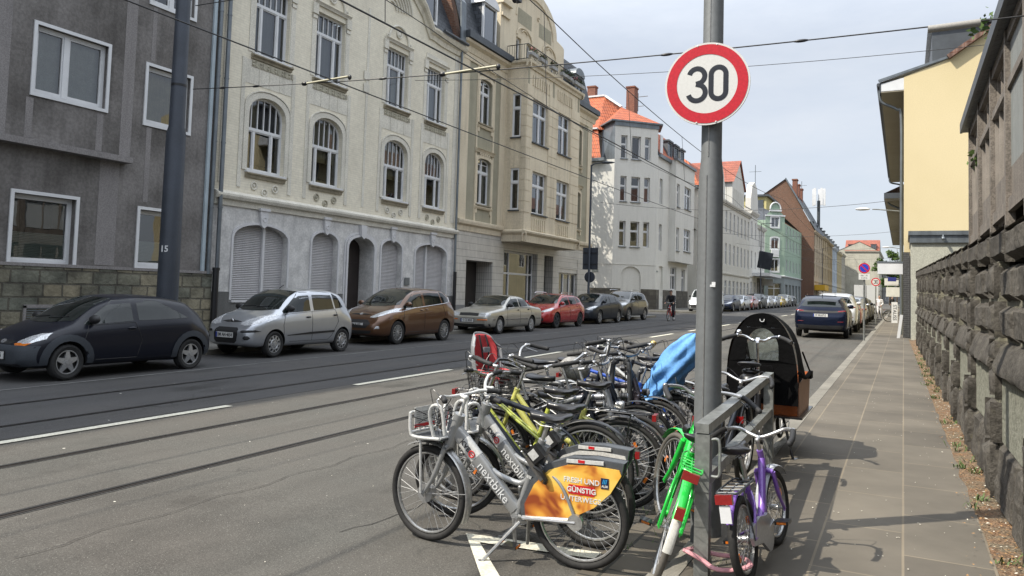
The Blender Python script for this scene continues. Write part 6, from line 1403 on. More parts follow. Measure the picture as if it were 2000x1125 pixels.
s.blob([(.065*math.cos(a), .81+.028*math.sin(a)) for a in [k*.524 for k in range(12)]], 'F', .012, 2, 1).build('badge', M_chrome, t_, fix=False); s.ruled([(-.5, .30), (0, .27), (.5, .30)], [(-.55, .38), (0, .37), (.55, .38)], 'F', .006, 14, 3).build('lower_intake', M_blk, t_, fix=False); lamp(s, t_, [(.62, .43), (.66, .50), (.72, .50), (.72, .43)], M_lens, 'fog_lamp')
l, nr = s.hit(0, .55, 'F'); licence(t_, (l.x+.02, 0, .52), 'BM F 103'); sidelamp(s, t_, [(-2.0, 1.02), (-1.78, 1.10), (-1.55, 1.13), (-1.78, 1.14), (-2.0, 1.13)], M_redlens); mb = MB(); mb.tube([(.3, .1, 1.52), (-.05, .1, 1.88)], .004, 5); mb.build('aerial', M_blk, t_)
sd = Car(4.68, 1.70, 1.39, 2.72, .92, [(-2.34, .60), (-2.32, .88), (-2.2, .97), (-1.55, 1.01), (-1.40, 1.06), (-.85, 1.33), (-.4, 1.385), (.1, 1.38), (.42, 1.27), (1.02, .97), (1.3, .94), (2.0, .84), (2.26, .76), (2.34, .56)], [(-2.34, .86), (-1.5, .93), (0, .90), (.9, .87), (2.2, .74)], .30, .74, .20, plan=[(-1, .90), (-.95, .97), (-.7, 1), (.6, 1), (.85, .97), (.95, .93), (1, .86)])
sd.side_glass = [([(-.18, .95), (.3, .94), (.80, .93)], [(-.18, 1.30), (.15, 1.29), (.80, .96)]), ([(-.98, .97), (-.6, .96), (-.28, .955)], [(-.92, 1.20), (-.6, 1.30), (-.28, 1.305)]), ([(-1.30, .98), (-1.2, .975), (-1.06, .97)], [(-1.27, 1.0), (-1.15, 1.10), (-1.0, 1.17)])]
sd.wind = ([(-.64, .99), (-.3, .965), (0, .96), (.3, .965), (.64, .99)], [(-.54, 1.31), (0, 1.34), (.54, 1.31)]); sd.back = ([(-.6, 1.06), (0, 1.05), (.6, 1.06)], [(-.5, 1.30), (0, 1.31), (.5, 1.30)])
sd.doors = [[(-.22, .30), (.84, .30), (.88, .6), (.84, .88), (-.22, .91)], [(-.22, .30), (-.22, .91), (-1.12, .93), (-1.25, .7), (-1.02, .42), (-.95, .30)]]; sd.handles = [(-.05, .83), (-.95, .85)]; sd.mirx = .68; sd.mirz = .96
M_champ = paint('champagne_paint', (.40, .385, .34), .55, .33); M_chl = pm('chrome_line', (.5, .5, .5), .2, .9)
L_, A_ = left_car(23.45, -12.62, -92.5)
t_, s = basic(sd, M_champ, 'older champagne silver saloon with low square headlights', L_, A_, parked, mirm=M_blk, wheelstyle='disc', handles=M_blk, scale=(.81, .945))
lamp(s, t_, [(.42, .60), (.42, .73), (.60, .735), (.78, .73), (.79, .62), (.60, .60)]); s.blob([(-.38, .62), (-.38, .715), (0, .725), (.38, .715), (.38, .62), (0, .62)], 'F', .005).build('grille', M_blk, t_, fix=False)
s.ruled([(-.80, .36), (0, .34), (.80, .36)], [(-.82, .56), (0, .56), (.82, .56)], 'F', .03, 14, 3).build('front_bumper', M_champ, t_, fix=False); s.ruled([(-.78, .28), (0, .26), (.78, .28)], [(-.78, .355), (0, .345), (.78, .355)], 'F', .02, 12, 2).build('air_dam', M_blk, t_, fix=False); lamp(s, t_, [(.40, .47), (.40, .51), (.74, .515), (.74, .475)], M_orange, 'indicator', eps=.036)
for d in ('L', 'R'): s.ruled([(-2.1, .50), (0, .49), (2.0, .48)], [(-2.1, .53), (0, .52), (2.0, .51)], d, .012, 24, 1).build('rub_strip', M_chl, t_, fix=False)
l, nr = s.hit(0, .45, 'F'); licence(t_, (l.x+.05, 0, .46), 'K CZ 8050')
sh = Car(4.23, 1.79, 1.47, 2.61, .87, [(-2.115, .62), (-2.10, .95), (-1.98, 1.15), (-1.65, 1.36), (-1.1, 1.44), (-.4, 1.47), (.15, 1.44), (.50, 1.30), (1.12, 1.0), (1.45, .93), (1.85, .82), (2.05, .68), (2.115, .52)], [(-2.1, .88), (-1.4, 1.02), (0, .94), (.9, .90), (1.5, .83), (2.0, .64)], .32, .74, .19)
sh.side_glass = [([(-.15, .99), (.3, .965), (.88, .94)], [(-.15, 1.37), (.18, 1.35), (.88, .98)]), ([(-1.05, 1.05), (-.7, 1.02), (-.26, 1.0)], [(-.98, 1.355), (-.6, 1.385), (-.26, 1.38)]), ([(-1.55, 1.12), (-1.3, 1.09), (-1.12, 1.06)], [(-1.45, 1.17), (-1.28, 1.29), (-1.05, 1.345)])]
sh.wind = ([(-.68, 1.03), (-.35, .995), (0, .985), (.35, .995), (.68, 1.03)], [(-.55, 1.375), (0, 1.405), (.55, 1.375)]); sh.back = ([(-.55, 1.10), (0, 1.10), (.55, 1.10)], [(-.45, 1.34), (0, 1.35), (.45, 1.34)])
sh.doors = [[(-.18, .30), (.92, .30), (.96, .65), (.88, .90), (-.18, .96)], [(-.18, .30), (-.18, .96), (-1.12, 1.02), (-1.30, .8), (-1.02, .42), (-.9, .30)]]; sh.handles = [(-.02, .88), (-.98, .93)]; sh.mirx = .76; sh.mirz = 1.0
M_redp = paint('red_paint', (.36, .012, .016), .2, .25)
L_, A_ = left_car(28.3, -12.80, -92.5)
t_, s = basic(sh, M_redp, 'bright red hatchback with silver roof rails and black grille', L_, A_, parked, wheelstyle='alloy', scale=(.82, .93), rails='c', rimm=M_dplast)
lamp(s, t_, [(.42, .66), (.52, .74), (.74, .84), (.83, .82), (.80, .72), (.62, .66)]); s.blob([(-.40, .60), (-.30, .70), (.30, .70), (.40, .60), (.32, .54), (-.32, .54)], 'F', .006).build('grille', M_blk, t_, fix=False); s.ruled([(-.6, .29), (0, .27), (.6, .29)], [(-.62, .42), (0, .40), (.62, .42)], 'F', .006, 14, 3).build('lower_intake', M_blk, t_, fix=False); l, nr = s.hit(0, .48, 'F'); licence(t_, (l.x+.02, 0, .50), 'K AS 417')
M_dgrey = paint('dark_blue_grey_paint', (.030, .036, .046), .5, .3)
L_, A_ = left_car(33.3, -12.90, -92.5)
dk, s = basic(sh, M_dgrey, 'dark blue-grey hatchback with a thin chrome strip above its bumper', L_, A_, parked, wheelstyle='alloy', scale=(.86, .955))
lamp(s, dk, [(.40, .68), (.52, .76), (.74, .84), (.83, .82), (.80, .74), (.62, .68)]); s.ruled([(-.74, .655), (0, .63), (.74, .655)], [(-.74, .67), (0, .648), (.74, .67)], 'F', .008, 14, 1).build('chrome_strip', M_chrome, dk, fix=False); s.ruled([(-.65, .29), (0, .27), (.65, .29)], [(-.6, .46), (0, .44), (.6, .46)], 'F', .006, 14, 3).build('lower_intake', M_blk, dk, fix=False); l, nr = s.hit(0, .5, 'F'); licence(dk, (l.x+.02, 0, .52), 'K LE 206')
du = Car(4.30, 1.80, 1.66, 2.67, .82, [(-2.15, .66), (-2.13, 1.05), (-2.0, 1.28), (-1.75, 1.53), (-1.1, 1.63), (-.4, 1.66), (.15, 1.62), (.55, 1.45), (1.12, 1.14), (1.45, 1.09), (1.85, 1.0), (2.07, .82), (2.15, .60)], [(-2.15, 1.0), (-1.4, 1.16), (0, 1.08), (.9, 1.04), (1.5, .98), (2.05, .78)], .35, .76, .26)
du.side_glass = [([(-.15, 1.13), (.3, 1.11), (.90, 1.09)], [(-.15, 1.545), (.18, 1.52), (.90, 1.13)]), ([(-1.10, 1.19), (-.7, 1.16), (-.26, 1.14)], [(-1.05, 1.53), (-.6, 1.56), (-.26, 1.555)]), ([(-1.60, 1.26), (-1.4, 1.23), (-1.18, 1.20)], [(-1.52, 1.32), (-1.33, 1.46), (-1.12, 1.52)])]
du.wind = ([(-.70, 1.17), (-.35, 1.14), (0, 1.13), (.35, 1.14), (.70, 1.17)], [(-.56, 1.55), (0, 1.585), (.56, 1.55)]); du.back = ([(-.58, 1.25), (0, 1.25), (.58, 1.25)], [(-.5, 1.53), (0, 1.54), (.5, 1.53)])
du.doors = [[(-.18, .40), (.92, .40), (.98, .75), (.90, 1.04), (-.18, 1.10)], [(-.18, .40), (-.18, 1.10), (-1.12, 1.16), (-1.30, .9), (-1.05, .5), (-.95, .40)]]; du.handles = [(-.02, 1.0), (-.98, 1.05)]; du.mirx = .78; du.mirz = 1.14
M_ogrey = paint('olive_grey_paint', (.085, .085, .078), .5, .3)
L_, A_ = left_car(37.8, -13.0, -92.5)
t_, s = basic(du, M_ogrey, 'taller olive grey crossover with roof rails, last car before the side street', L_, A_, parked, wheelstyle='alloy', scale=(.86, .93), rails='c')
lamp(s, t_, [(.46, .84), (.55, .92), (.76, .98), (.85, .96), (.82, .86), (.62, .83)]); s.blob([(-.42, .80), (-.4, .90), (.4, .90), (.42, .80), (.36, .72), (-.36, .72)], 'F', .006).build('grille', M_blk, t_, fix=False); l, nr = s.hit(0, .5, 'F'); licence(t_, (l.x+.02, 0, .58), 'K RD 950')
vn = Car(4.9, 1.90, 1.95, 3.0, .90, [(-2.45, .70), (-2.44, 1.80), (-2.36, 1.92), (-1.5, 1.95), (.6, 1.95), (1.05, 1.86), (1.75, 1.22), (2.0, 1.10), (2.3, .95), (2.45, .62)], [(-2.45, 1.0), (0, 1.05), (1.5, 1.05), (2.2, .9)], .33, .86, .26)
vn.side_glass = [([(.75, 1.12), (1.1, 1.10), (1.45, 1.10)], [(.75, 1.72), (1.0, 1.70), (1.45, 1.2)])]
vn.wind = ([(-.76, 1.20), (0, 1.17), (.76, 1.20)], [(-.66, 1.78), (0, 1.80), (.66, 1.78)]); vn.back = ([(-.6, 1.3), (0, 1.3), (.6, 1.3)], [(-.6, 1.7), (0, 1.7), (.6, 1.7)]); vn.doors = [[(.60, .40), (1.55, .40), (1.6, 1.1), (1.4, 1.25), (.95, 1.8), (.60, 1.8)]]; vn.handles = [(.75, 1.0)]; vn.mirx = 1.35; vn.mirz = 1.25
M_vanw = paint('van_white', (.55, .58, .60), .1, .3)
L_, A_ = left_car(57.4, -13.15, -91)
t_, s = basic(vn, M_vanw, 'pale panel van parked behind the big grey pole', L_, A_, parked, mirm=M_blk, wheelstyle='disc', handles=M_blk, name='parked_van', cat='van'); lamp(s, t_, [(.5, .85), (.55, 1.0), (.8, 1.02), (.85, .86)]); s.ruled([(-.85, .40), (0, .38), (.85, .40)], [(-.86, .62), (0, .62), (.86, .62)], 'F', .02, 12, 2).build('front_bumper', M_blk, t_, fix=False)
def repaint(root, pm_old, pm_new):
    for ch_ in root.children_recursive if False else all_kids(root):
        for i, sl in enumerate(ch_.material_slots):
            if sl.material == pm_old: sl.link = 'OBJECT'; sl.material = pm_new
def all_kids(o):
    r = []
    for c in o.children: r.append(c); r += all_kids(c)
    return r
CP = {k: paint(k, *v) for k, v in {'far_navy': ((.012, .02, .05), .3), 'far_silver': ((.42, .44, .46), .7), 'far_red': ((.28, .03, .03), .2), 'far_black': ((.012, .014, .018), .3), 'far_white': ((.55, .56, .56), .1), 'far_yellow': ((.62, .42, .02), .1), 'far_tan': ((.36, .36, .32), .6), 'far_dark': ((.03, .035, .035), .4)}.items()}
far = [('far_navy', 62.0, 1.0, 'navy car first in the distant row right of the big grey pole'), ('far_silver', 66.6, 1.0, 'grey silver car second in the distant row'), ('far_red', 71.0, .97, 'faded red car in the distant row on the left'), ('far_black', 75.6, 1.10, 'tall black people carrier in the distant row'), ('far_white', 80.4, .95, 'small white car in the distant row'), ('far_silver', 85.0, .96, 'pale silver car just before the yellow one'), ('far_yellow', 89.8, .92, 'bright yellow car in the distant row'), ('far_tan', 94.6, 1.08, 'light metallic estate behind the yellow car'), ('far_dark', 99.6, 1.0, 'dark car furthest away in the left row')]
for pn, y, k_, lb in far:
    c = copy_tree(dk); y += 1.9; c.location = (-13.0, y, gz(y)+.004); c.rotation_euler = (0, 0, R_(-90.5)); c.scale = (.95*k_, .95, .95*k_); c['label'] = lb; c['group'] = 'cars in the distant row on the left'; repaint(c, M_dgrey, CP[pn])
dk['group'] = parked
ve = Car(4.80, 1.95, 1.66, 2.87, .87, [(-2.40, .72), (-2.39, 1.02), (-2.30, 1.18), (-2.12, 1.34), (-1.85, 1.52), (-1.2, 1.62), (-.4, 1.66), (.2, 1.62), (.65, 1.45), (1.25, 1.16), (1.6, 1.12), (2.1, 1.0), (2.33, .85), (2.40, .62)], [(-2.40, 1.02), (-1.6, 1.16), (0, 1.08), (.9, 1.05), (1.6, 1.0), (2.3, .8)], .38, .72, .27, plan=[(-1, .90), (-.93, .97), (-.7, 1), (.6, 1), (.85, .95), (1, .78)])
ve.side_glass = [([(-.15, 1.16), (.4, 1.13), (.95, 1.11)], [(-.15, 1.54), (.2, 1.51), (.95, 1.15)]), ([(-1.2, 1.21), (-.7, 1.18), (-.26, 1.17)], [(-1.15, 1.50), (-.6, 1.55), (-.26, 1.55)]), ([(-1.75, 1.27), (-1.5, 1.24), (-1.27, 1.22)], [(-1.68, 1.32), (-1.45, 1.43), (-1.22, 1.49)])]
ve.wind = ([(-.72, 1.19), (0, 1.16), (.72, 1.19)], [(-.55, 1.55), (0, 1.58), (.55, 1.55)]); ve.back = ([(-.74, 1.19), (0, 1.17), (.74, 1.19)], [(-.56, 1.46), (0, 1.50), (.56, 1.46)])
ve.doors = [[(-.18, .42), (1.0, .42), (1.05, .8), (.95, 1.06), (-.18, 1.12)], [(-.18, .42), (-.18, 1.12), (-1.25, 1.18), (-1.45, .9), (-1.1, .5), (-1.0, .42)]]; ve.handles = [(-.02, 1.0), (-1.0, 1.05)]; ve.mirx = .80; ve.mirz = 1.17
M_suvb = paint('deep_blue_paint', (.005, .009, .026), .4, .22); rg = 'cars parked along the right kerb'
t_, s = basic(ve, M_suvb, 'deep blue SUV seen from behind, nearest car on the right kerb', (-2.72, 31.9, gz(31.9)+.003), R_(91), rg, wheelstyle='alloy', scale=.95)
s.blob([(-.80, .98), (-.45, .96), (0, .955), (.45, .96), (.80, .98), (.80, 1.06), (.45, 1.04), (0, 1.035), (-.45, 1.04), (-.80, 1.06)], 'B', .005).build('rear_strip', M_blk, t_, fix=False); lamp(s, t_, [(.60, 1.0), (.62, 1.035), (.86, 1.06), (.88, 1.02)], M_redlens, 'tail_light', 'B', eps=.012)
s.ruled([(-.86, .30), (0, .28), (.86, .30)], [(-.88, .50), (0, .48), (.88, .50)], 'B', .02, 14, 3).build('rear_bumper', M_blk, t_, fix=False); lamp(s, t_, [(.6, .62), (.6, .635), (.80, .64), (.80, .622)], M_redlens, 'reflector', 'B')
l, nr = s.hit(0, .85, 'B'); licence(t_, (l.x-.015, 0, .86), 'K VA 6712', d=-1); mb = MB(); mb.bar((-2.05, -.55, 1.60), (-2.05, .55, 1.60), .22, .03); mb.build('roof_spoiler', M_suvb, t_); mb = MB(); mb.ell((-1.5, 0, 1.62), (.09, .02, .05), 10, 6); mb.build('aerial_fin', M_blk, t_)
su = t_
c = copy_tree(su); c.location = (-2.68, 37.3, gz(37.3)+.003); c.scale = (.95, .95, 1.02); c['label'] = 'white SUV parked directly in front of the deep blue one'; repaint(c, M_suvb, CP['far_white'])
for pn, y, z, lb, src in [('far_red', 42.3, .90, 'small red car between the white SUV and the silver estate', dk), ('far_silver', 46.9, 1.08, 'silver estate with its roof above the red car on the right', dk), ('far_black', 51.8, 1.1, 'black car further up the right kerb', dk), ('far_dark', 56.6, 1.0, 'dark grey car before the white delivery van', dk)]:
    c = copy_tree(src); c.location = (-2.62, y, gz(y)+.003); c.rotation_euler = (0, 0, R_(90.5)); c.scale = (.95, .95, .95*z); c['label'] = lb; c['group'] = rg; repaint(c, M_dgrey, CP[pn])
    for k2 in c.children:
        if k2.name.startswith('number'): pass
t_ = thing('delivery_van', 'tall white box-bodied delivery van seen from behind far up the right kerb', 'van', (-2.95, 76, gz(76)))
mb = MB(); mb.box((0, 0, 1.45), (1.95, 4.2, 2.1)); mb.build('box_body', CP['far_white'], t_); mb = MB(); mb.box((0, 2.7, 1.1), (1.85, 1.5, 1.5)); mb.build('cab', CP['far_white'], t_); mb = MB(); mb.box((-.0, -2.108, 1.45), (.03, .02, 2.0)); mb.build('door_seam', M_blk, t_); mb = MB(); mb.box((0, -2.13, .42), (1.9, .12, .18)); mb.build('rear_bumper', M_blk, t_)
for sg in (-1, 1):
    for y in (-1.3, 2.5): mb = MB(); mb.cyl((sg*.78, y, .36), (sg*.98, y, .36), .36, 24); mb.build('wheel', M_tyre, t_)
    mb = MB(); mb.box((sg*.90, -2.112, .9), (.1, .02, .35)); mb.build('tail_light', M_redlens, t_)
BK = .94
M_btyre = pm('bicycle_tyre', (.020, .019, .018), .8, var=.4, vs=30)
M_greyt = pm('tan_grey_tyre', (.12, .11, .095), .85)
M_rim = pm('bicycle_rim', (.48, .48, .47), .35, .75, var=.15, vs=15)
M_spk = pm('spoke_steel', (.42, .42, .42), .55, .5)
M_alu = pm('brushed_alloy', (.50, .50, .50), .35, .8, var=.15, vs=12)
M_bblk = pm('bicycle_black', (.012, .012, .013), .35, coat=.4)
M_sad = pm('saddle_vinyl', (.014, .014, .016), .38, var=.3, vs=20, coat=.15)
M_grip = pm('rubber_grip', (.018, .018, .019), .7)
M_bframe = lambda n, c, r=.3, m=.1: paint(n, c, m, r, .8)
M_sharef = M_bframe('share_frame_silver', (.27, .275, .275), .42, .35); M_sharew = pm('share_white', (.60, .60, .58), .35, coat=.3); M_sharel = pm('share_pale_sleeve', (.42, .43, .43), .45)
M_sharedk = pm('share_dark_plastic', (.075, .082, .09), .5, var=.2, vs=12)
def orientframe(fwd): return None
def xf(mb, Mx):
    mb.v = [tuple(Mx @ Vector(v)) for v in mb.v]; return mb
def saddle(parent, x, z, L_=.26, w=.085, mat=None, tilt=0, cover=None):
    mb = MB(); mat = mat or M_sad; n = 22; m_ = 12; vs = []
    for i in range(n+1):
        t = i/n; xx = x-L_*.5+L_*t; e_ = math.sqrt(max(.02, 1-(1-min(1, t/.14))**2))
        hw = w*(1-sm((t-.22)/.5)*.74)*e_*(1 if t < .93 else math.sqrt(max(.05, 1-((t-.93)/.07)**2)))
        zz = z+.018*(1-t*2)**2*(1 if t < .5 else .4)+tilt*(t-.5)*L_
        for j in range(m_):
            a = 2*math.pi*j/m_; cy = hw*math.cos(a); cz = math.sin(a); vs.append((xx, cy, zz+(.018 if cz > 0 else .030)*cz*e_))
    mb.add(vs, [(i*m_+j, i*m_+(j+1) % m_, (i+1)*m_+(j+1) % m_, (i+1)*m_+j) for i in range(n) for j in range(m_)], 0, True)
    mb.add(vs[:m_], [tuple(range(m_))[::-1]]); mb.add(vs[-m_:], [tuple(range(m_))])
    s = mb.build('saddle', cover or mat, parent)
    mb = MB();
    for sg in (-1, 1): mb.tube([(x-.09, sg*.03, z-.03), (x-.03, sg*.022, z-.05), (x+.05, sg*.02, z-.048), (x+.10, sg*.012, z-.025)], .0035, 5)
    mb.build('saddle_rail', M_spk, s); return s
def bwheel(parent, c, r, T, tyre=None, tw=.019, sp=32, rimm=None, hub=.022, big=False, spm=None):
    cx, cz = c; mb = MB(); mb.torus((0, 0, 0), r-tw, tw, 'y', 56, 10); w_ = xf(mb, T).build('wheel', tyre or M_btyre, parent)
    mb = MB(); rr_ = r-tw*2.05; mb.torus((0, 0, 0), rr_-.006, .008, 'y', 56, 6, r2=.0125); xf(mb, T).build('rim', rimm or M_rim, w_)
    mb = MB(); rs = rr_-.010
    for k in range(sp):
        a = 2*math.pi*k/sp; sd = 1 if k % 2 else -1; ah = a+(.32 if (k//2) % 2 else -.32)*(2.4 if not big else 1.6); hr = hub*(1.05 if not big else 1.6)
        mb.tube([(hr*math.cos(ah), sd*.026, hr*math.sin(ah)), (rs*math.cos(a), 0, rs*math.sin(a))], .00125, 4, cap=False, sm=False)
    xf(mb, T).build('spokes', spm or M_spk, w_)
    mb = MB(); mb.cyl((0, -.032, 0), (0, .032, 0), hub*.8, 14); mb.cyl((0, -.030, 0), (0, -.024, 0), hub*1.2, 16); mb.cyl((0, .024, 0), (0, .030, 0), hub*1.2, 16); mb.cyl((0, -.055, 0), (0, .055, 0), .006, 8)
    if big: mb.cyl((0, -.024, 0), (0, .024, 0), hub*1.55, 24); mb.cyl((0, .03, 0), (0, .036, 0), hub*1.9, 24)
    xf(mb, T).build('hub', M_alu, w_); return w_
def fender(parent, T, r, a0, a1, mat, w=.027, gap=.022, stays=None, name='mudguard'):
    mb = MB(); n = 22; m_ = 6; vs = []
    for i in range(n+1):
        a = a0+(a1-a0)*i/n
        for j in range(m_+1):
            b = math.pi*(j/m_); rr_ = r+gap+.010*math.sin(b); vs.append((rr_*math.cos(a), w*math.cos(b), rr_*math.sin(a)))
    W_ = m_+1; fs = [(i*W_+j, i*W_+j+1, (i+1)*W_+j+1, (i+1)*W_+j) for i in range(n) for j in range(m_)]
    mb.add(vs, fs, 0, True); vs2 = []
    for i in range(n+1):
        a = a0+(a1-a0)*i/n
        for j in range(m_+1):
            b = math.pi*(j/m_); rr_ = r+gap-.0015+.010*math.sin(b); vs2.append((rr_*math.cos(a), (w-.001)*math.cos(b), rr_*math.sin(a)))
    mb.add(vs2, fs, 0, True); f = xf(mb, T).build(name, mat, parent, fix=False)
    if stays is not None:
        mb = MB()
        for a in stays:
            for sg in (-1, 1): mb.tube([(0, sg*.045, 0), ((r+gap)*math.cos(a), sg*w, (r+gap)*math.sin(a))], .0022, 5)
        xf(mb, T).build('mudguard_stay', M_spk, f)
    return f
def bike(label, Rp, Fp, lean=0, steer=0, group=None, r=.325, rf=None, frame=None, style='step', z0=.0, sad=.90, bar='swept', barh=1.0, barm=None, fend=None, rack=False, basket=None, light=True, tyre=None, kick=True, tail=True, tube=.017, forkm=None, crank=.8, hgt=None, gripm=None, stemm=None, saddlem=None, chain=None, reflect=True, susp=False, name='bicycle', cable=True, headx=None, barw=.29, tw=.019):
    d = Vector((Fp[0]-Rp[0], Fp[1]-Rp[1], 0)); wb = d.length; ang = math.atan2(d.y, d.x); rf = rf or r; gx = (gz(Rp[1])+z0)
    t_ = thing(name, label, 'bicycle', (Rp[0], Rp[1], gx), (R_(lean), -math.atan2(gz(Fp[1])-gz(Rp[1]), wb)+ (0), ang), group)
    fm = forkm or frame; gripm = gripm or M_grip; barm = barm or M_alu
    ha = R_(70); ax_d = Vector((-math.cos(ha), 0, math.sin(ha))); FA = Vector((wb, 0, rf)); k = r/.325
    H0 = FA-Vector((math.sin(ha), 0, math.cos(ha)))*(.045*k)        # foot of steering axis beside the hub (rake)
    crown = H0+ax_d*(rf+.045); HB = H0+ax_d*(rf+.075); HT = HB+ax_d*(.13 if style != 'kid' else .10); BC = Vector((0, 0, 0))
    barz = barh; bt = HT+ax_d*max(.04, (barz-HT.z)/math.sin(ha)-.02); BCt = bt+Vector((.045, 0, .01))
    S = Matrix.Translation(HB) @ Matrix.Rotation(R_(steer), 4, ax_d) @ Matrix.Translation(-HB)
    RA = Vector((0, 0, r)); BB = Vector((.43*k, 0, r-.05*k)); sa = R_(71); sd = Vector((-math.cos(sa), 0, math.sin(sa))); SP = BB+sd*((sad-.05-BB.z)/math.sin(sa)); ST = BB+sd*.44*k
    TR = Matrix.Translation(RA); TF = S @ Matrix.Translation(FA)
    bwheel(t_, (0, 0), r, TR, tyre, tw); bwheel(t_, (0, 0), rf, TF, tyre, tw, big=(style == 'share'), hub=.03 if style == 'share' else .022)
    mb = MB()
    def tb(pts, r_=tube, fl=None): mb.tube(curve_pts(pts, 6) if len(pts) > 2 else pts, r_, 12, flat=fl)
    tb([HB-ax_d*.01, HT+ax_d*.005], tube*1.25)
    if style in ('diamond',): tb([HT-ax_d*.02, ST-sd*.03], tube*.95); tb([HB+ax_d*.02, BB], tube*1.15)
    elif style == 'suspension': tb([HT-ax_d*.05, HT.lerp(ST, .5)+Vector((0, 0, -.03)), ST-sd*.08], tube*1.2); tb([HB+ax_d*.02, BB], tube*2.1, .7)
    elif style == 'step': tb([HB+ax_d*.03, HB.lerp(BB, .5)+Vector((-.02, 0, -.04)), BB], tube*1.35); tb([HT-ax_d*.03, HT.lerp(BB, .45)+Vector((.0, 0, -.0)), BB+sd*.17*k], tube*1.05)
    elif style == 'mixte':
        tb([HB+ax_d*.02, BB], tube*1.1)
        for sg in (-1, 1): tb([HT-ax_d*.03+Vector((0, sg*.016, 0)), Vector((BB.x-.06, sg*.03, BB.z+.22*k)), RA+Vector((.02, sg*.055, 0))], tube*.55)
    elif style == 'kid': tb([HB+ax_d*.05, HB.lerp(BB, .35)+Vector((-.03, 0, -.08)), HB.lerp(BB, .75)+Vector((-.02, 0, -.05)), BB], tube*1.5); tb([HB+ax_d*.01, HB.lerp(BB, .45)+Vector((.0, 0, -.13)), BB+Vector((0, 0, -.01))], tube)
    elif style == 'share': pass
    tb([BB, ST+sd*.02], tube*1.1)
    for sg in (-1, 1):
        tb([RA+Vector((0, sg*.058, 0)), Vector((BB.x-.10*k, sg*.045, BB.z+.012)), BB+Vector((-.01, sg*.02, 0))], tube*.62)
        tb([RA+Vector((0, sg*.058, 0)), Vector((.10, sg*.052, r+.21*k)), ST-sd*.05+Vector((-.01, sg*.015, 0))], tube*.55)
    mb.cyl(BB+Vector((0, -.038, 0)), BB+Vector((0, .038, 0)), .021, 14)
    for sg in (-1, 1): mb.box(RA+Vector((.004, sg*.058, 0)), (.03, .006, .036))
    fr = mb.build('frame', frame, t_)
    mb = MB()
    for sg in (-1, 1):
        A = crown+Vector((0, sg*.05, -.005)); B = FA+Vector((0, sg*.058, 0)); M_ = A.lerp(B, .6)+Vector((-.02, 0, -.0)); mb.tube(curve_pts([A, M_, B], 6), [tube*(1.35 if susp else .95)]*7+[tube*(1.2 if susp else .7)]*6, 10)
        mb.tube([crown+ax_d*.01, crown+Vector((0, sg*.05, -.005))], tube*1.1, 10); mb.box(B, (.022, .006, .03))
    mb.cyl(crown-ax_d*.01, HB, tube*1.05, 12); xf(mb, S).build('fork', fm, t_)
    mb = MB(); mb.cyl(HT, bt, .0115, 12); mb.tube([bt, BCt], .013, 10); mb.ell(bt, .017, 10, 6); xf(mb, S).build('stem', stemm or M_alu, t_)
    w = barw
    if bar == 'swept': bp = [(0, 0, 0), (.015, .06, .015), (.035, .14, .045), (-.02, w-.03, .045), (-.13, w, .02), (-.20, w+.005, .005)]; gs_ = .60
    elif bar == 'flat': bp = [(0, 0, 0), (.0, .12, .01), (-.01, .18, .03), (-.03, w, .03), (-.05, w+.05, .03)]; gs_ = .62
    elif bar == 'share': bp = [(0, 0, 0), (.0, .10, .0), (-.02, .19, .012), (-.07, w, .01), (-.10, w+.03, .006)]; gs_ = .60
    elif bar == 'high': bp = [(0, 0, 0), (.01, .05, .02), (.02, .13, .10), (-.01, w-.03, .12), (-.10, w, .10), (-.16, w+.005, .09)]; gs_ = .62
    full = [Vector((a, -b, c))+BCt for a, b, c in bp[::-1]]+[Vector((a, b, c))+BCt for a, b, c in bp[1:]]
    cp = curve_pts(full, 6); mb = MB(); mb.tube(cp, .0112, 10); hb = xf(mb, S).build('handlebar', barm, t_)
    nn = len(cp)
    for sg in (0, 1):
        seg = cp[:int((1-gs_)*nn*.5)+1] if sg == 0 else cp[nn-int((1-gs_)*nn*.5)-1:]
        mb = MB(); mb.tube(seg, .0165, 12); e = seg[0] if sg == 0 else seg[-1]; mb.ell(e, .018, 10, 6); xf(mb, S).build('grip', gripm, hb)
        inn = seg[-1] if sg == 0 else seg[0]; out_ = seg[0] if sg == 0 else seg[-1]; dd = (out_-inn).normalized()
        mb = MB(); q = inn-dd*.02; mb.ell(q+Vector((.01, 0, -.005)), (.018, .018, .015), 10, 6); mb.tube(curve_pts([q+Vector((.015, 0, -.01)), q+Vector((.045, 0, -.02))+dd*.02, inn+dd*.07+Vector((.045, 0, -.03)), inn+dd*.10+Vector((.04, 0, -.035))], 4), .0042, 6); xf(mb, S).build('brake_lever', M_alu, hb)
    if cable:
        mb = MB()
        for sg, off in ((-1, 0), (1, .02)):
            q = cp[int(nn*.28)] if sg < 0 else cp[int(nn*.72)]
            mb.tube(curve_pts([q+Vector((.02, 0, -.01)), q+Vector((.10+off, -sg*.02, .03)), HT+Vector((.13+off, sg*.02, .02)), HB+Vector((.07, sg*.015, 0)), HB+Vector((.0, sg*.018, -.03))], 6), .0024, 5)
        xf(mb, S).build('brake_cable', M_bblk, hb)
    saddle(t_, SP.x-.02, sad, cover=saddlem); mb = MB(); mb.cyl(ST-sd*.02, SP, .0125, 12); mb.cyl(ST, ST+sd*.03, .019, 12); mb.build('seat_post', M_alu if style != 'share' else M_rim, t_)
    mb = MB(); mb.cyl(BB+Vector((0, -.048, 0)), BB+Vector((0, -.044, 0)), .075*k, 28); mb.torus(BB+Vector((0, -.046, 0)), .078*k, .004, 'y', 28, 5); cs = mb.build('chainring', M_alu if not chain else M_bblk, t_)
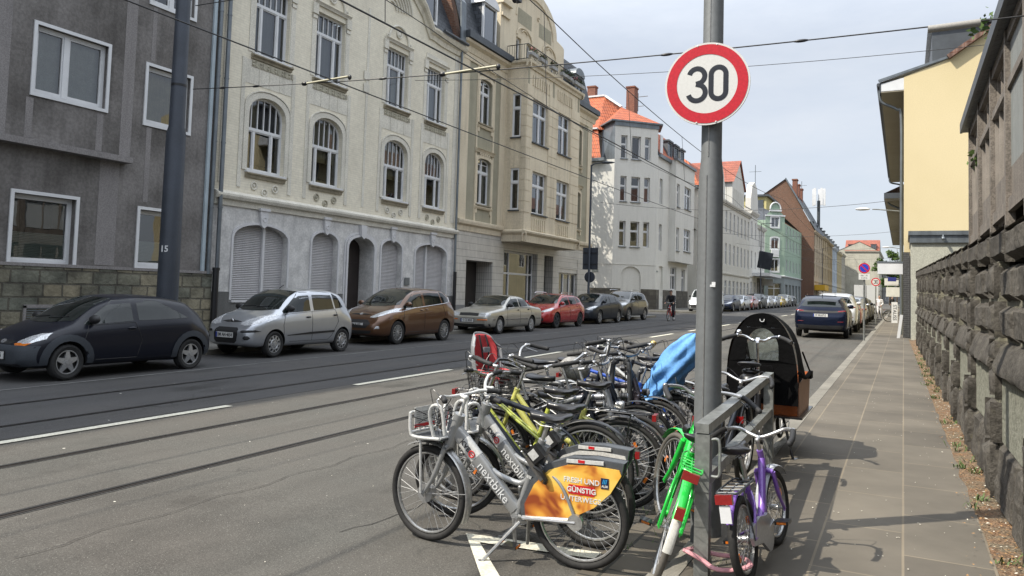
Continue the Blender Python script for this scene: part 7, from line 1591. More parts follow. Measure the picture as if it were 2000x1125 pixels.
    for sg in (-1, 1):
        a = crank+(0 if sg < 0 else math.pi); e = BB+Vector((math.cos(a)*.155*k, sg*.068, math.sin(a)*.155*k)); mb = MB(); mb.bar(BB+Vector((0, sg*.055, 0)), e, .013, .022); mb.ell(e, (.014, .01, .014), 10, 6); ca = mb.build('crank', M_alu, t_)
        mb = MB(); pc = e+Vector((0, sg*.05, 0)); mb.box(pc, (.085, .075, .018)); mb.cyl(e, pc, .007, 8); pe_ = mb.build('pedal', M_bblk, ca); mb = MB(); mb.box(pc+Vector((.044, 0, 0)), (.003, .05, .012)); mb.box(pc-Vector((.044, 0, 0)), (.003, .05, .012)); mb.build('pedal_reflector', M_orange, pe_)
    mb = MB(); c_ = BB+Vector((0, -.046, 0)); rr_ = .078*k
    if chain: extr_ = MB(); P = [(BB.x+.09*k*math.cos(a), BB.z+.09*k*math.sin(a)) for a in [math.pi*(-.5+q/8) for q in range(9)]]+[(0, r+.045), (-.03, r+.02), (-.03, r-.02), (0, r-.045)]; extr_.prism(P, (0, 0, 0), (1, 0, 0), (0, 0, 1), (0, 1, 0), -.060, -.040); extr_.build('chain_guard', chain, t_)
    else: mb.tube([Vector((BB.x, -.046, BB.z+rr_)), Vector((0, -.046, r+.035))], .004, 5); mb.tube([Vector((BB.x, -.046, BB.z-rr_)), Vector((0, -.046, r-.035))], .004, 5); mb.build('chain', M_btyre, t_)
    if fend:
        fender(t_, TR, r, R_(12), R_(155 if z0 == 0 and lean > 9 else 178), fend, stays=[R_(152)]); fender(t_, TF, rf, R_(-5), R_(140), fend, stays=[R_(15)]) if False else fender(t_, TF, rf, R_(38), R_(200), fend, stays=[R_(185)])
    if rack:
        mb = MB(); zr = r*2+.055;
        for sg in (-1, 1):
            mb.tube(curve_pts([(ST.x-.03, sg*.03, zr+.0), (.12, sg*.055, zr+.005), (-.17, sg*.055, zr), (-.22, sg*.03, zr)], 4), .0052, 6); mb.tube([(-.02, sg*.065, r), (-.08, sg*.056, zr)], .005, 6)
        for x in (.10, .03, -.04, -.11, -.18): mb.tube([(x, -.055, zr), (x, .055, zr)], .0042, 5)
        mb.tube([(.12, 0, zr), (-.22, 0, zr)], .0042, 5); mb.tube([(-.22, -.03, zr), (-.235, 0, zr), (-.22, .03, zr)], .005, 5); rk = mb.build('luggage_rack', M_bblk if rack is True else rack, t_)
    if light: mb = MB(); q = HB+Vector((.075, 0, .02)); mb.cyl(q+Vector((-.03, 0, 0)), q+Vector((.02, 0, 0)), .026, 16, r2=.036); mb.ell(q+Vector((.02, 0, 0)), (.012, .034, .034), 14, 6); mb.bar(q, HB, .008, .02); hl = xf(mb, S).build('headlight', M_alu if light == 'chrome' else M_bblk, t_); mb = MB(); mb.ell(q+Vector((.024, 0, 0)), (.011, .031, .031), 14, 6); xf(mb, S).build('lens', M_lens, hl)
    if tail:
        mb = MB(); q = Vector((-.245, 0, r*2+.035)) if rack else Vector((-(r+.04)*.94, 0, r+(r+.04)*.40)); mb.box(q, (.03, .085 if rack else .035, .045)); tl = mb.build('tail_light', M_redlens, t_)
    if kick: mb = MB(); mb.tube([Vector((.33*k, .04, BB.z)), Vector((.26*k, .17, .01))], .008, 8); mb.ell(Vector((.26*k, .17, .012)), (.022, .014, .008), 8, 5); mb.build('kickstand', M_alu, t_)
    if reflect:
        mb = MB()
        for T, r_ in ((TR, r), (TF, rf)):
            for a in (.5, .5+math.pi):
                m2 = MB(); m2.box((math.cos(a)*r_*.62, 0, math.sin(a)*r_*.62), (.02, .012, .045), 0, Matrix.Rotation(-a, 3, 'Y')); xf(m2, T); mb.add(m2.v, m2.f)
        mb.build('spoke_reflector', M_orange, t_)
    return t_, dict(S=S, HB=HB, HT=HT, ax=ax_d, BB=BB, ST=ST, SP=SP, TR=TR, TF=TF, r=r, wb=wb, BC=BCt, FA=FA, sd=sd, crown=crown)
TXT_L = Matrix(((-1, 0, 0), (0, 0, 1), (0, 1, 0)))      # lettering on the bicycle's left flank
M_kred = pm('logo_red', (.55, .015, .02), .4); M_ktxt = pm('lettering_dark', (.03, .03, .035), .5); M_ltxt = pm('lettering_pale', (.70, .71, .71), .5); M_wtxt = pm('lettering_white', (.75, .75, .72), .5)
def ad_material():
    M, t, p, o = newmat('yellow_fruit_print'); co = coords(t); n = t.nodes.new('ShaderNodeTexNoise'); n.inputs['Scale'].default_value = 4.2; n.inputs['Detail'].default_value = 2; n.inputs['Distortion'].default_value = 1.4
    t.links.new(co, n.inputs['Vector']); r = t.nodes.new('ShaderNodeValToRGB'); t.links.new(n.outputs['Fac'], r.inputs[0]); e = r.color_ramp.elements
    e[0].position = .30; e[0].color = (.25, .05, .012, 1); e[1].position = .72; e[1].color = (.80, .56, .16, 1)
    for ps, c in ((.38, (.55, .20, .03)), (.46, (.74, .40, .06)), (.56, (.80, .52, .10))): q = e.new(ps); q.color = c+(1,)
    t.links.new(r.outputs[0], p.inputs['Base Color']); p.inputs['Roughness'].default_value = .4; return M
M_ad = ad_material()
def share_bike(label, Rp, Fp, lean, steer, ad, group):
    t_, g_ = bike(label, Rp, Fp, lean, steer, group, r=.295, frame=M_sharef, style='share', sad=.845, bar='share', barh=.93, barm=M_sharew, fend=None, light=False, tail=False, kick=False, tube=.018, crank=1.45, barw=.25, reflect=False, stemm=M_sharew, tw=.022, name='share_bicycle')
    S = g_['S']; BB = g_['BB']; HB = g_['HB']; HT = g_['HT']; a = g_['ax']; ST = g_['ST']; r = .295
    A = Vector((HB.x-.035, 0, HB.z+.08)); B = Vector((BB.x+.01, 0, BB.z+.03)); d = (B-A).normalized(); nrm = Vector((d.z, 0, -d.x))
    mb = MB(); n = 14; ring = 16; vs = []
    for i in range(n+1):
        t = i/n; c = A.lerp(B, t); hw = .025; hh = .046*(1-.10*t)
        for j in range(ring):
            an = 2*math.pi*j/ring; ca, sa_ = math.cos(an), math.sin(an); q = (abs(ca)**.55)*(1 if ca > 0 else -1); w2 = (abs(sa_)**.55)*(1 if sa_ > 0 else -1); vs.append(c+Vector((0, q*hw, 0))+nrm*(w2*hh))
    mb.add(vs, [(i*ring+j, i*ring+(j+1) % ring, (i+1)*ring+(j+1) % ring, (i+1)*ring+j) for i in range(n) for j in range(ring)], 0, True)
    mb.add(vs[:ring], [tuple(range(ring))]); mb.add(vs[-ring:], [tuple(range(ring))])
    mb.cyl(HB-a*.02, HT+a*.06, .034, 18); dt = mb.build('down_tube', M_sharef, t_)
    def sleeve(t0, t1, mat, nm):
        m2 = MB(); vs = []
        for i in range(7):
            t = t0+(t1-t0)*i/6; c = A.lerp(B, t); hw = .0255; hh = .0470*(1-.10*t)
            for j in range(ring+0):
                an = 2*math.pi*j/ring; ca, sa_ = math.cos(an), math.sin(an); q = (abs(ca)**.55)*(1 if ca > 0 else -1); w2 = (abs(sa_)**.55)*(1 if sa_ > 0 else -1); vs.append(c+Vector((0, q*hw, 0))+nrm*(w2*hh))
        m2.add(vs, [(i*ring+j, i*ring+(j+1) % ring, (i+1)*ring+(j+1) % ring, (i+1)*ring+j) for i in range(6) for j in range(ring)], 0, True); return m2.build(nm, mat, dt)
    sleeve(.14, .36, M_sharew, 'white_band')
    X = d; Yv = -nrm if nrm.z < 0 else nrm; Yv = Vector((0, 1, 0)).cross(X)   # text frame on the left side (+y)
    Rm = Matrix((X, Yv, Vector((0, 1, 0)))).transposed()
    L_ = (B-A).length
    textmesh('KVB', .046, 'lettering', M_ktxt, dt, .0008, A+d*(L_*.20)+Vector((0, .029, 0)), Rm, bold=.001)
    m2 = MB(); c = A+d*(L_*.305)+Vector((0, .029, 0)); m2.torus((0, 0, 0), .019, .0035, 'y', 22, 6); m2.v = [tuple(Vector(v)+c) for v in m2.v]; m2.bar(c-d*.011, c+d*.011, .003, .006, 0); m2.build('emblem', M_kred, dt)
    textmesh('nextbike', .078, 'lettering', M_ltxt, dt, .0008, A+d*(L_*.66)+Vector((0, .028, 0)), Rm, spacing=1.02)
    mb = MB(); mb.tube(curve_pts([A.lerp(B, .62)+Vector((0, 0, .05)), A.lerp(B, .72)+Vector((-.015, 0, .065)), BB+g_['sd']*.20+Vector((.05, 0, .0)), BB+g_['sd']*.25], 6), .017, 10); mb.tube([BB, ST+g_['sd']*.09], .024, 12); mb.build('brace', M_sharef, t_)
    X2 = g_['sd']; Y2 = Vector((0, 1, 0)).cross(X2); Rm2 = Matrix((X2, Y2, Vector((0, 1, 0)))).transposed()
    m2 = MB(); c = BB+g_['sd']*.30; m2.bar(c-g_['sd']*.055, c+g_['sd']*.055, .047, .030); nb = m2.build('number_sticker', M_sharew, t_); textmesh('221359' if ad else '221342', .026, 'lettering', M_ktxt, nb, .0006, c+Vector((0, .0245, 0)), Rm2)
    mb = MB(); mb.bar(ST-g_['sd']*.14+Vector((-.02, 0, 0)), ST+g_['sd']*.06+Vector((-.02, 0, 0)), .05, .07); mb.build('seat_clamp_block', M_sharedk, t_)
    P0 = [(.315, .245), (.322, .34), (.262, .46), (.17, .555), (.05, .60), (-.10, .612), (-.25, .605), (-.262, .575)]
    P1 = [(-.20, .470), (-.105, .378), (.01, .312), (.157, .262)]
    body = [(.345, .235), (.352, .345), (.285, .48), (.185, .585), (.05, .635), (-.10, .648), (-.275, .640), (-.262, .575)]
    mb = MB(); mb.prism(body+P1, (0, 0, 0), (1, 0, 0), (0, 0, 1), (0, 1, 0), .030, .046); mb.prism(body+P1, (0, 0, 0), (1, 0, 0), (0, 0, 1), (0, 1, 0), -.046, -.030)
    top = body[1:7];
    for (a0, a1) in zip(top[:-1], top[1:]): mb.add([(a0[0], -.046, a0[1]), (a1[0], -.046, a1[1]), (a1[0], .046, a1[1]), (a0[0], .046, a0[1])], [(0, 1, 2, 3)], 0, True)
    sh_ = mb.build('wheel_shroud', M_sharedk, t_)
    for sg in (1, -1): mb = MB(); mb.prism([(x, z) for x, z in P0+P1], (0, 0, 0), (1, 0, 0), (0, 0, 1), (0, 1, 0), sg*.044, sg*.052); pn = mb.build('advert_panel', M_ad if ad else M_sharew, sh_)
    mb = MB(); mb.prism([(.06, .612), (.06, .632), (-.16, .642), (-.16, .622)], (0, 0, 0), (1, 0, 0), (0, 0, 1), (0, 1, 0), .044, .055); stk = mb.build('sticker_strip', M_sharew, sh_); mb = MB(); mb.box((-.03, .0555, .628), (.04, .002, .016)); mb.build('red_field', M_kred, stk)
    if ad:
        textmesh('FRESH UND', .041, 'lettering', M_wtxt, sh_, .0008, (-.030, .053, .517), TXT_L, bold=.0008); mb = MB(); mb.box((-.030, .0530, .466), (.155, .002, .052)); mb.build('red_field', M_kred, sh_)
        textmesh('GÜNSTIG', .041, 'lettering', M_wtxt, sh_, .0008, (-.030, .0548, .465), TXT_L, bold=.0010); textmesh('UNTERWEGS.', .041, 'lettering', M_wtxt, sh_, .0008, (-.030, .053, .413), TXT_L, bold=.0006)
        mb = MB(); mb.box((-.168, .0535, .522), (.046, .003, .058)); lg = mb.build('logo_tile', pm('logo_navy', (.005, .012, .06), .4), sh_); mb = MB()
        for q in range(3): mb.box((-.159-.009*q, .0555, .532), (.005, .002, .026), 0, Matrix.Rotation(-.25, 3, 'Y'))
        mb.build('logo_bars', pm('logo_light_blue', (.04, .35, .70), .4), lg); textmesh('ALDI', .017, 'lettering', M_wtxt, lg, .0006, (-.168, .0556, .506), TXT_L, bold=.0006)
    else: mb = MB(); mb.torus((-.06, .053, .50), .075, .010, 'y', 30, 6, r2=.002, a0=0, a1=math.pi*1.1); mb.build('emblem', M_kred, sh_); textmesh('KVB', .045, 'lettering', M_ktxt, sh_, .0008, (-.06, .053, .50), TXT_L)
    mb = MB(); q0 = Vector((.30, .050, .62)); q1 = Vector((.20, .050, .50)); mb.bar(q0, q1, .022, .050); lk = mb.build('lock_bracket', pm('lock_steel', (.20, .19, .18), .35, .6), t_)
    mb = MB(); mb.bar(q0+Vector((-.025, .012, .055)), q0+Vector((-.085, .012, -.01)), .05, .085); mb.tube([q0+Vector((-.05, .02, -.05)), q0+Vector((-.10, .03, -.07)), q0+Vector((-.12, .02, -.12)), q1+Vector((-.01, .01, -.02))], .014, 8); mb.build('lock', M_bblk, lk)
    mb = MB(); mb.bar(q0+Vector((-.03, .0385, .040)), q0+Vector((-.066, .0385, .001)), .002, .05); mb.build('keypad', M_sharew, lk)
    mb = MB(); mb.tube([(.33, .062, BB.z+.012), (.0, .066, r-.012)], .013, 8); mb.cyl((0, .05, r-.01), (0, .075, r-.01), .045, 20); mb.build('chain_stay', M_alu, t_)
    mb = MB(); s0 = Vector((.35, .05, BB.z-.02)); s1 = Vector((.535, .17, .012)); mb.tube([s0, s1], .011, 8); mb.bar(s1+Vector((-.015, 0, .0)), s1+Vector((.03, .01, -.004)), .03, .014); mb.tube([s0+Vector((-.03, -.06, 0)), Vector((.37, -.10, .05))], .011, 8); mb.build('kickstand', M_rim, t_)
    fender(t_, g_['TF'], r, R_(60), R_(205), M_rim, w=.034, gap=.02, stays=[R_(172)])
    f0 = g_['FA'].x; mb = MB(); zt = .80; zb_ = .66; x0 = f0-.20; x1 = f0+.05
    for sg in (-1, 1):
        mb.tube(curve_pts([(x0, sg*.11, zb_+.03), (x0+.02, sg*.125, zt+.045), (x0+.08, sg*.13, zt+.06), (x0+.11, sg*.125, zt), (x0+.09, sg*.10, zb_)], 5), .011, 8); mb.tube(curve_pts([(x0+.04, sg*.11, zb_), (x1-.03, sg*.125, zb_-.005), (x1+.005, sg*.13, zb_+.03), (x1+.01, sg*.13, zt)], 5), .010, 8)
    mb.tube([(x1+.01, -.13, zt), (x1+.01, .13, zt)], .008, 8); mb.tube([(x1-.0, -.13, zb_+.02), (x1, .13, zb_+.02)], .009, 8); mb.tube([(x0+.04, -.11, zb_), (x0+.04, .11, zb_)], .009, 8)
    for y in (-.05, .0, .05): mb.tube([(x1, y, zb_+.02), (x1+.01, y, zt)], .006, 6)
    mb.tube([(g_['FA'].x, .075, r+.01), (x1-.06, .11, zb_)], .008, 8); mb.tube([(g_['FA'].x, -.075, r+.01), (x1-.06, -.11, zb_)], .008, 8)
    bk = xf(mb, S).build('carrier', M_sharew, t_)
    mb = MB(); mb.box(((x0+x1)/2+.03, 0, zb_-.008), (.25, .21, .012)); xf(mb, S).build('carrier_tray', M_sharedk, bk)
    mb = MB(); mb.box((x1+.0, 0, zt-.035), (.004, .20, .125), 0); pl_ = xf(mb, S).build('info_plate', M_sharew, bk); mb = MB(); mb.box((x1-.003, 0, zt-.088), (.003, .20, .020)); xf(mb, S).build('red_field', M_kred, pl_)
    mb = MB()
    for yy in (-.06, 0, .06):
        for q in range(5): mb.box((x1-.003, yy, zt-.005-.013*q), (.002, .045, .004))
    xf(mb, S).build('small_print', pm('print_grey', (.25, .25, .25), .6), pl_)
    mb = MB()
    for sg in (-1, 1):   # elastic straps
        for q in range(3): mb.tube(curve_pts([(x0+.05, sg*.12, zt+.03-.03*q), (x0+.15, sg*.02*(q-1), zt-.05-.02*q), (x1, sg*.11, zt+.02-.05*q)], 4), .0028, 5)
    mb.tube(curve_pts([(g_['BC'].x, .08, g_['BC'].z), (x0+.02, .10, zt+.05), (x1+.03, .05, zt-.10), (x1, .02, zb_-.08), (g_['crown'].x+.05, .02, g_['crown'].z+.02)], 5), .003, 5)
    xf(mb, S).build('strap', M_bblk, bk)
    return t_
grp_s = 'silver share bicycles at the front of the bicycle bay'
share_bike('silver share bicycle nearest the camera with a yellow fruit advert on its rear wheel cover', (-1.642, 4.12), (-2.655, 4.09), -3, -8, True, grp_s)
share_bike('silver share bicycle behind the nearest one, plain white rear panel and turned handlebar', (-1.72, 4.50), (-2.72, 4.58), -3, 34, False, grp_s)
grp = 'bicycles parked at the hoops by the kerb'
M_yelf = M_bframe('yellow_bicycle_paint', (.62, .60, .17)); M_limef = M_bframe('lime_bicycle_paint', (.50, .55, .10)); M_navf = M_bframe('navy_bicycle_paint', (.012, .015, .022)); M_gryf = M_bframe('grey_bicycle_paint', (.25, .26, .28), .35, .5)
M_blueb = M_bframe('blue_bicycle_paint', (.01, .07, .42)); M_plum = M_bframe('plum_grey_paint', (.065, .055, .065), .35, .3); M_grnf = M_bframe('green_bicycle_paint', (.015, .50, .055)); M_purf = M_bframe('purple_bicycle_paint', (.20, .09, .42))
bike('black-navy city bicycle with thick dark top and down tubes right behind the share bicycles', (-1.95, 5.02), (-2.98, 4.95), 2, -12, grp, frame=M_navf, style='diamond', tube=.022, sad=.86, bar='swept', barh=1.02, fend=M_bblk, gripm=M_grip, barm=M_bblk)
bike('pale yellow bicycle with black saddle and black luggage rack over a black mudguard', (-1.83, 5.38), (-2.88, 5.30), -2, 10, grp, frame=M_yelf, style='step', tube=.019, sad=.89, bar='high', barh=1.0, fend=M_bblk, rack=True, saddlem=M_sad)
bike('lime green mixte bicycle squeezed behind the dark city bicycle', (-2.05, 5.18), (-3.05, 5.12), 1, -14, grp, frame=M_limef, style='mixte', tube=.018, sad=.80, bar='flat', barh=.92, fend=None, kick=False)
cs_, gcs = bike('dark bicycle facing right that carries a grey mesh basket behind its saddle', (-2.98, 5.50), (-1.98, 5.56), -2, 12, grp, frame=M_navf, style='step', sad=.97, bar='swept', barh=.98, fend=M_rim, rack=True)
M_mesh = pm('basket_mesh', (.045, .045, .045), .6)
mb = MB();
for z in (0, .03, .06, .09, .12, .15, .18):
    w = .11+.03*z/.18; l = .16+.03*z/.18; mb.tube([(-l-.03, -w, z), (l-.03, -w, z), (l-.03, w, z), (-l-.03, w, z)], .003 if z < .17 else .006, 5, closed=True)
for q in range(12):
    t = q/11;
    for sg in (-1, 1): mb.tube([(-.19+.32*t, sg*.11, 0), (-.22+.38*t, sg*.14, .18)], .002, 4); mb.tube([(-.03+sg*.16, -.11+.22*t, 0), (-.03+sg*.19, -.14+.28*t, .18)], .002, 4)
b_ = mb.build('wire_basket', M_mesh, cs_); b_.location = (.02, 0, .72)
ks, gks = bike('bicycle carrying the red and grey child seat', (-3.20, 5.72), (-2.20, 5.80), 3, -20, grp, frame=M_gryf, style='step', sad=.85, bar='swept', barh=.98, fend=M_rim, rack=True)
M_cgrey = pm('child_seat_grey', (.23, .24, .25), .5, var=.1, vs=8); M_cred = pm('child_seat_red', (.50, .045, .05), .75, var=.15, vs=14, bs=.3, bsc=160, bd=.002)
cseat = thing('child_seat', 'red padded child seat in a grey shell mounted high on a rear rack', 'child seat', (-3.16, 5.72, gz(5.7)+.76), (0, 0, R_(-20))); cseat.scale = (.9, .86, .88)
def shellpatch(fn, nu, nv, th, name, mat, parent):
    mb = MB(); vs = [fn(i/nu, j/nv) for i in range(nu+1) for j in range(nv+1)]; W_ = nv+1
    fs = [(i*W_+j, i*W_+j+1, (i+1)*W_+j+1, (i+1)*W_+j) for i in range(nu) for j in range(nv)]; mb.add(vs, fs, 0, True); o = mb.build(name, mat, parent); md = o.modifiers.new('solid', 'SOLIDIFY'); md.thickness = th; md.offset = 1; sb = o.modifiers.new('ss', 'SUBSURF'); sb.levels = 1; sb.render_levels = 1; return o
def back_fn(sc):
    def f(u, v):      # u height 0..1, v around -1..1
        a = (v-.5)*2; w = (.135+.045*math.sin(u*math.pi*.9)-.05*max(0, u-.8)/.2)*sc; z = -.02+.52*u-(.06*abs(a)**3 if u > .8 else 0); x = -.10+.0*u-.06*u+.17*abs(a)**2.2*(1-.25*u)*(1 if u < .85 else .75)
        return Vector((x, w*math.sin(a*1.45), z))
    return f
shellpatch(back_fn(1.0), 12, 12, .012, 'seat_shell', M_cgrey, cseat)
def pad_fn(u, v):
    q = back_fn(.86)(.06+u*.90, .10+v*.80); return q+Vector((.022+.006*math.sin(v*math.pi*4), 0, 0))
shellpatch(pad_fn, 12, 12, .018, 'padding', M_cred, cseat)
shellpatch(lambda u, v: Vector((-.10+.26*u, (.14-.02*u)*math.sin((v-.5)*2.7), .01-.03*u+.09*abs((v-.5)*2)**2.4)), 8, 10, .014, 'seat_base', M_cgrey, cseat); shellpatch(lambda u, v: Vector((-.08+.23*u, (.115-.02*u)*math.sin((v-.5)*2.7), .035-.03*u+.07*abs((v-.5)*2)**2.4)), 8, 10, .016, 'seat_cushion', M_cred, cseat)
for sg in (-1, 1):
    mb = MB(); mb.tube(curve_pts([(.02, sg*.15, .13), (.12, sg*.155, .12), (.19, sg*.12, .09), (.21, sg*.06, .06)], 5), .026, 10); mb.build('arm_rest', M_cred, cseat)
    mb = MB(); mb.tube(curve_pts([(.20, sg*.08, .07), (.24, sg*.09, .0), (.26, sg*.10, -.14)], 5), .022, 10); mb.bar((.22, sg*.10, -.16), (.32, sg*.10, -.17), .07, .02); mb.build('foot_rest', M_cgrey, cseat)
    mb = MB(); mb.tube(curve_pts([(-.10, sg*.04, .47), (-.055, sg*.045, .36), (-.03, sg*.03, .20), (.0, sg*.01, .08)], 5), .012, 6, flat=.3); mb.build('harness_strap', M_bblk, cseat)
mb = MB(); mb.box((-.03, 0, .33), (.02, .08, .05)); mb.build('buckle', M_cgrey, cseat); mb = MB(); mb.bar((-.02, 0, -.02), (.0, 0, -.12), .06, .05); mb.build('mounting_bracket', M_bblk, cseat)
bike('grey full-suspension bicycle facing right with silver mudguard stub on its front wheel', (-2.86, 5.72), (-1.84, 5.66), 2, 6, grp, frame=M_gryf, style='suspension', tube=.021, sad=.86, bar='flat', barh=1.02, susp=True, fend=None, light='chrome')
hm = thing('bicycle_helmet', 'grey bicycle helmet hanging from a handlebar among the bicycles', 'helmet', (-2.42, 5.85, gz(5.85)+.93), (R_(60), R_(10), R_(40)))
mb = MB(); vs = [];
for i in range(9):
    th_ = math.pi*.5*i/8
    for j in range(18): ph = 2*math.pi*j/18; k_ = 1+.03*math.cos(6*ph)*math.sin(th_); vs.append((.135*math.sin(th_)*math.cos(ph)*k_, .10*math.sin(th_)*math.sin(ph)*k_, .105*math.cos(th_)))
mb.add(vs, [(i*18+j, i*18+(j+1) % 18, (i+1)*18+(j+1) % 18, (i+1)*18+j) for i in range(8) for j in range(18)], 0, True); hs_ = mb.build('shell', pm('helmet_grey', (.30, .29, .27), .5, var=.3, vs=30), hm); hs_.modifiers.new('s', 'SOLIDIFY').thickness = .018
mb = MB(); mb.tube(curve_pts([(.06, .09, 0), (.03, .05, -.10), (0, 0, -.13), (.03, -.05, -.10), (.06, -.09, 0)], 4), .005, 5); mb.build('chin_strap', M_bblk, hm)
bike('plum grey bicycle facing right with a fat down tube and black mudguards', (-2.93, 6.50), (-1.90, 6.48), -2, -8, grp, frame=M_plum, style='suspension', tube=.024, sad=.93, bar='flat', barh=1.02, fend=M_bblk, stemm=M_bblk, barm=M_bblk)
bike('black bicycle with raised white brake levers between grey and blue bicycles', (-2.98, 6.08), (-1.96, 6.12), 3, 22, grp, frame=M_navf, style='diamond', sad=.95, bar='high', barh=1.05, fend=M_bblk, rack=True)
bike('bright blue bicycle facing the road with silver mudguards', (-1.96, 7.05), (-3.0, 7.10), 2, 18, grp, frame=M_blueb, style='diamond', tube=.019, sad=.95, bar='swept', barh=1.0, fend=M_rim, rack=True)
b8, g8 = bike('black bicycle with a brass bell on its handlebar behind the blue bicycle', (-2.98, 7.42), (-1.98, 7.42), 3, 14, grp, frame=M_navf, style='step', sad=1.0, bar='swept', barh=1.03, fend=M_bblk, rack=True, basket=True)
M_brass = pm('brass_bell', (.65, .48, .18), .3, .7); mb = MB(); q = g8['BC']+Vector((.03, -.10, .055)); mb.ell(q, (.032, .032, .026), 16, 8); mb.cyl(q-Vector((0, 0, .045)), q, .006, 8); xf(mb, g8['S']).build('bell', M_brass, b8)
b9, g9 = bike('bicycle with silver rear mudguard under the blue rain cover', (-1.78, 6.86), (-2.80, 6.92), -1, -8, grp, frame=M_navf, style='step', sad=.90, bar='swept', barh=1.0, fend=M_rim, rack=M_alu)
bike('white framed bicycle at the back of the group with a green fork crown', (-2.02, 7.80), (-3.02, 7.84), 2, -10, grp, frame=M_bframe('white_bicycle_paint', (.55, .56, .54)), style='mixte', sad=.92, bar='swept', barh=1.0, fend=M_rim)
bike('black bicycle furthest from the camera in the bay', (-1.90, 8.22), (-2.92, 8.22), 2, -10, grp, frame=M_navf, style='diamond', sad=.93, bar='flat', barh=.98, fend=M_bblk)
M_cover = pm('blue_cover_cloth', (.13, .34, .68), .75, var=.12, vs=7, col2=(.10, .28, .60), bs=.25, bsc=30, bd=.01)
cov = thing('rain_cover', 'light blue fabric cover draped over a child seat beside the big grey pole', 'cover', (-1.87, 6.88, gz(6.9)+.60))
cf = []; nu, nv = 60, 80
def coverf(u, v):
    a = 2*math.pi*v; h = u
    cx = -.13+.32*h**1.0; rx = (.15+.03*math.sin(h*math.pi))*(1-h**7)**.6+.001; ry = (.15+.03*math.sin(h*math.pi))*(1-h**6)**.6+.001
    f = .020*abs(math.sin(a*3.5+h*6))*(1-h*.6)+.012*math.sin(a*6-h*11)+.012*noise.noise((a*1.5, h*5, 3))+.02*noise.noise((math.cos(a)*2, math.sin(a)*2, h*6))
    z = .62*h;
    if math.cos(a) > .2: z += .12*(1-h)*math.cos(a)                     # hem rises on the road-away side
    if h < .06: f += .010*math.sin(a*30)
    return Vector((cx+(rx+f)*math.cos(a), (ry+f)*math.sin(a), z))
mb = MB(); vs = [coverf(i/nu, j/nv) for i in range(nu+1) for j in range(nv)]; mb.add(vs, [(i*nv+j, i*nv+(j+1) % nv, (i+1)*nv+(j+1) % nv, (i+1)*nv+j) for i in range(nu) for j in range(nv)], 0, True); mb.build('cloth', M_cover, cov, fix=True, ang=180)
mb = MB(); mb.tube([coverf(0, j/nv) for j in range(nv)], .006, 6, closed=True); mb.build('hem', pm('hem_white', (.6, .62, .62), .7), cov)
gb, gg = bike('bright green bicycle leaning hard against the big grey pole, seen from behind', (-1.215, 4.10), (-1.46, 5.12), 17, 24, None, r=.325, frame=M_grnf, style='step', tube=.021, sad=.80, bar='swept', barh=.96, fend=M_grnf, rack=M_grnf, tyre=M_greyt, kick=False, crank=2.3, saddlem=M_sad)
mb = MB()
fender(gb, gg['TR'], .327, R_(155), R_(182), pm('white_fender_tip', (.62, .61, .56), .4), w=.024, gap=.0225, name='mudguard_tip')
mb = MB(); mb.box((-.352, 0, .52), (.03, .045, .06)); mb.build('reflector', M_redlens, gb)
pb_, gp_ = bike('small purple children\'s bicycle with silver chain case, locked to the barrier with a pink lock', (-.71, 4.15), (-.66, 4.86), -8, -6, None, r=.218, frame=M_purf, style='kid', tube=.0145, sad=.66, bar='swept', barh=.66, fend=None, rack=M_zincd, kick=False, crank=.3, chain=None, name='childrens_bicycle', barw=.23, barm=M_alu, forkm=M_purf, light=False, z0=.1, tw=.022, cable=True)
fender(pb_, gp_['TF'], .218, R_(40), R_(175), pm('pale_mudguard', (.50, .52, .56), .35), w=.032)
fender(pb_, gp_['TR'], .218, R_(70), R_(150), M_purf, w=.017)
BB = gp_['BB']; mb = MB(); P = [(BB.x+.10*math.cos(a), BB.z+.10*math.sin(a)) for a in [math.pi*(-.6+q/8*1.2) for q in range(9)]]+[(BB.x*.5, .30), (-.02, .285), (-.045, .235), (-.02, .19), (BB.x*.5, .165)]
mb.prism(P, (0, 0, 0), (1, 0, 0), (0, 0, 1), (0, 1, 0), -.064, -.046); mb.build('chain_case', pm('chain_case_silver', (.42, .43, .45), .35, .5), pb_)
mb = MB(); mb.box((-.250, 0, .40), (.006, .055, .085)); mb.build('white_plate', M_winwhite, pb_)
bk2, gk = bike('dark city bicycle with silver swept handlebar standing between the big pole and the barrier', (-1.28, 5.55), (-1.20, 6.55), 4, 6, None, frame=M_navf, style='step', tube=.020, sad=.86, bar='swept', barh=.86, barw=.25, fend=M_bblk, rack=True, kick=False, light='chrome', z0=.03)
for n_, (x, y, w, h) in enumerate([(-2.72, 5.85, .44, .80), (-2.22, 6.45, .16, .98), (-2.2, 7.5, .40, .8)]):
    t_ = tag(None, '', '') if False else None
    mb = MB(); mb.tube(curve_pts([(-w/2, 0, 0), (-w/2, 0, h-.12), (-w/2+.04, 0, h-.03), (-w/2+.12*min(1, w), 0, h), (w/2-.12*min(1, w), 0, h), (w/2-.04, 0, h-.03), (w/2, 0, h-.12), (w/2, 0, 0)], 5), .024, 12)
    o = mb.build('bicycle_hoop', pm('hoop_steel', (.11, .115, .12), .4, .5), loc=(x, y, gz(y))); tag(o, ['grey steel bicycle hoop beside the pale yellow bicycle', 'narrow dark bicycle hoop beside the blue bicycle', 'bicycle hoop at the far end of the bay'][n_], 'bicycle stand', 'steel bicycle hoops')
M_box = pm('varnished_plywood', (.48, .12, .025), .35, var=.25, vs=3, coat=.5); M_boxd = pm('plywood_side', (.42, .22, .14), .5, var=.2, vs=4)
M_tent = pm('black_tent_fabric', (.004, .004, .0045), .9, spec=.12, var=.3, vs=10, bs=.3, bsc=14, bd=.02)
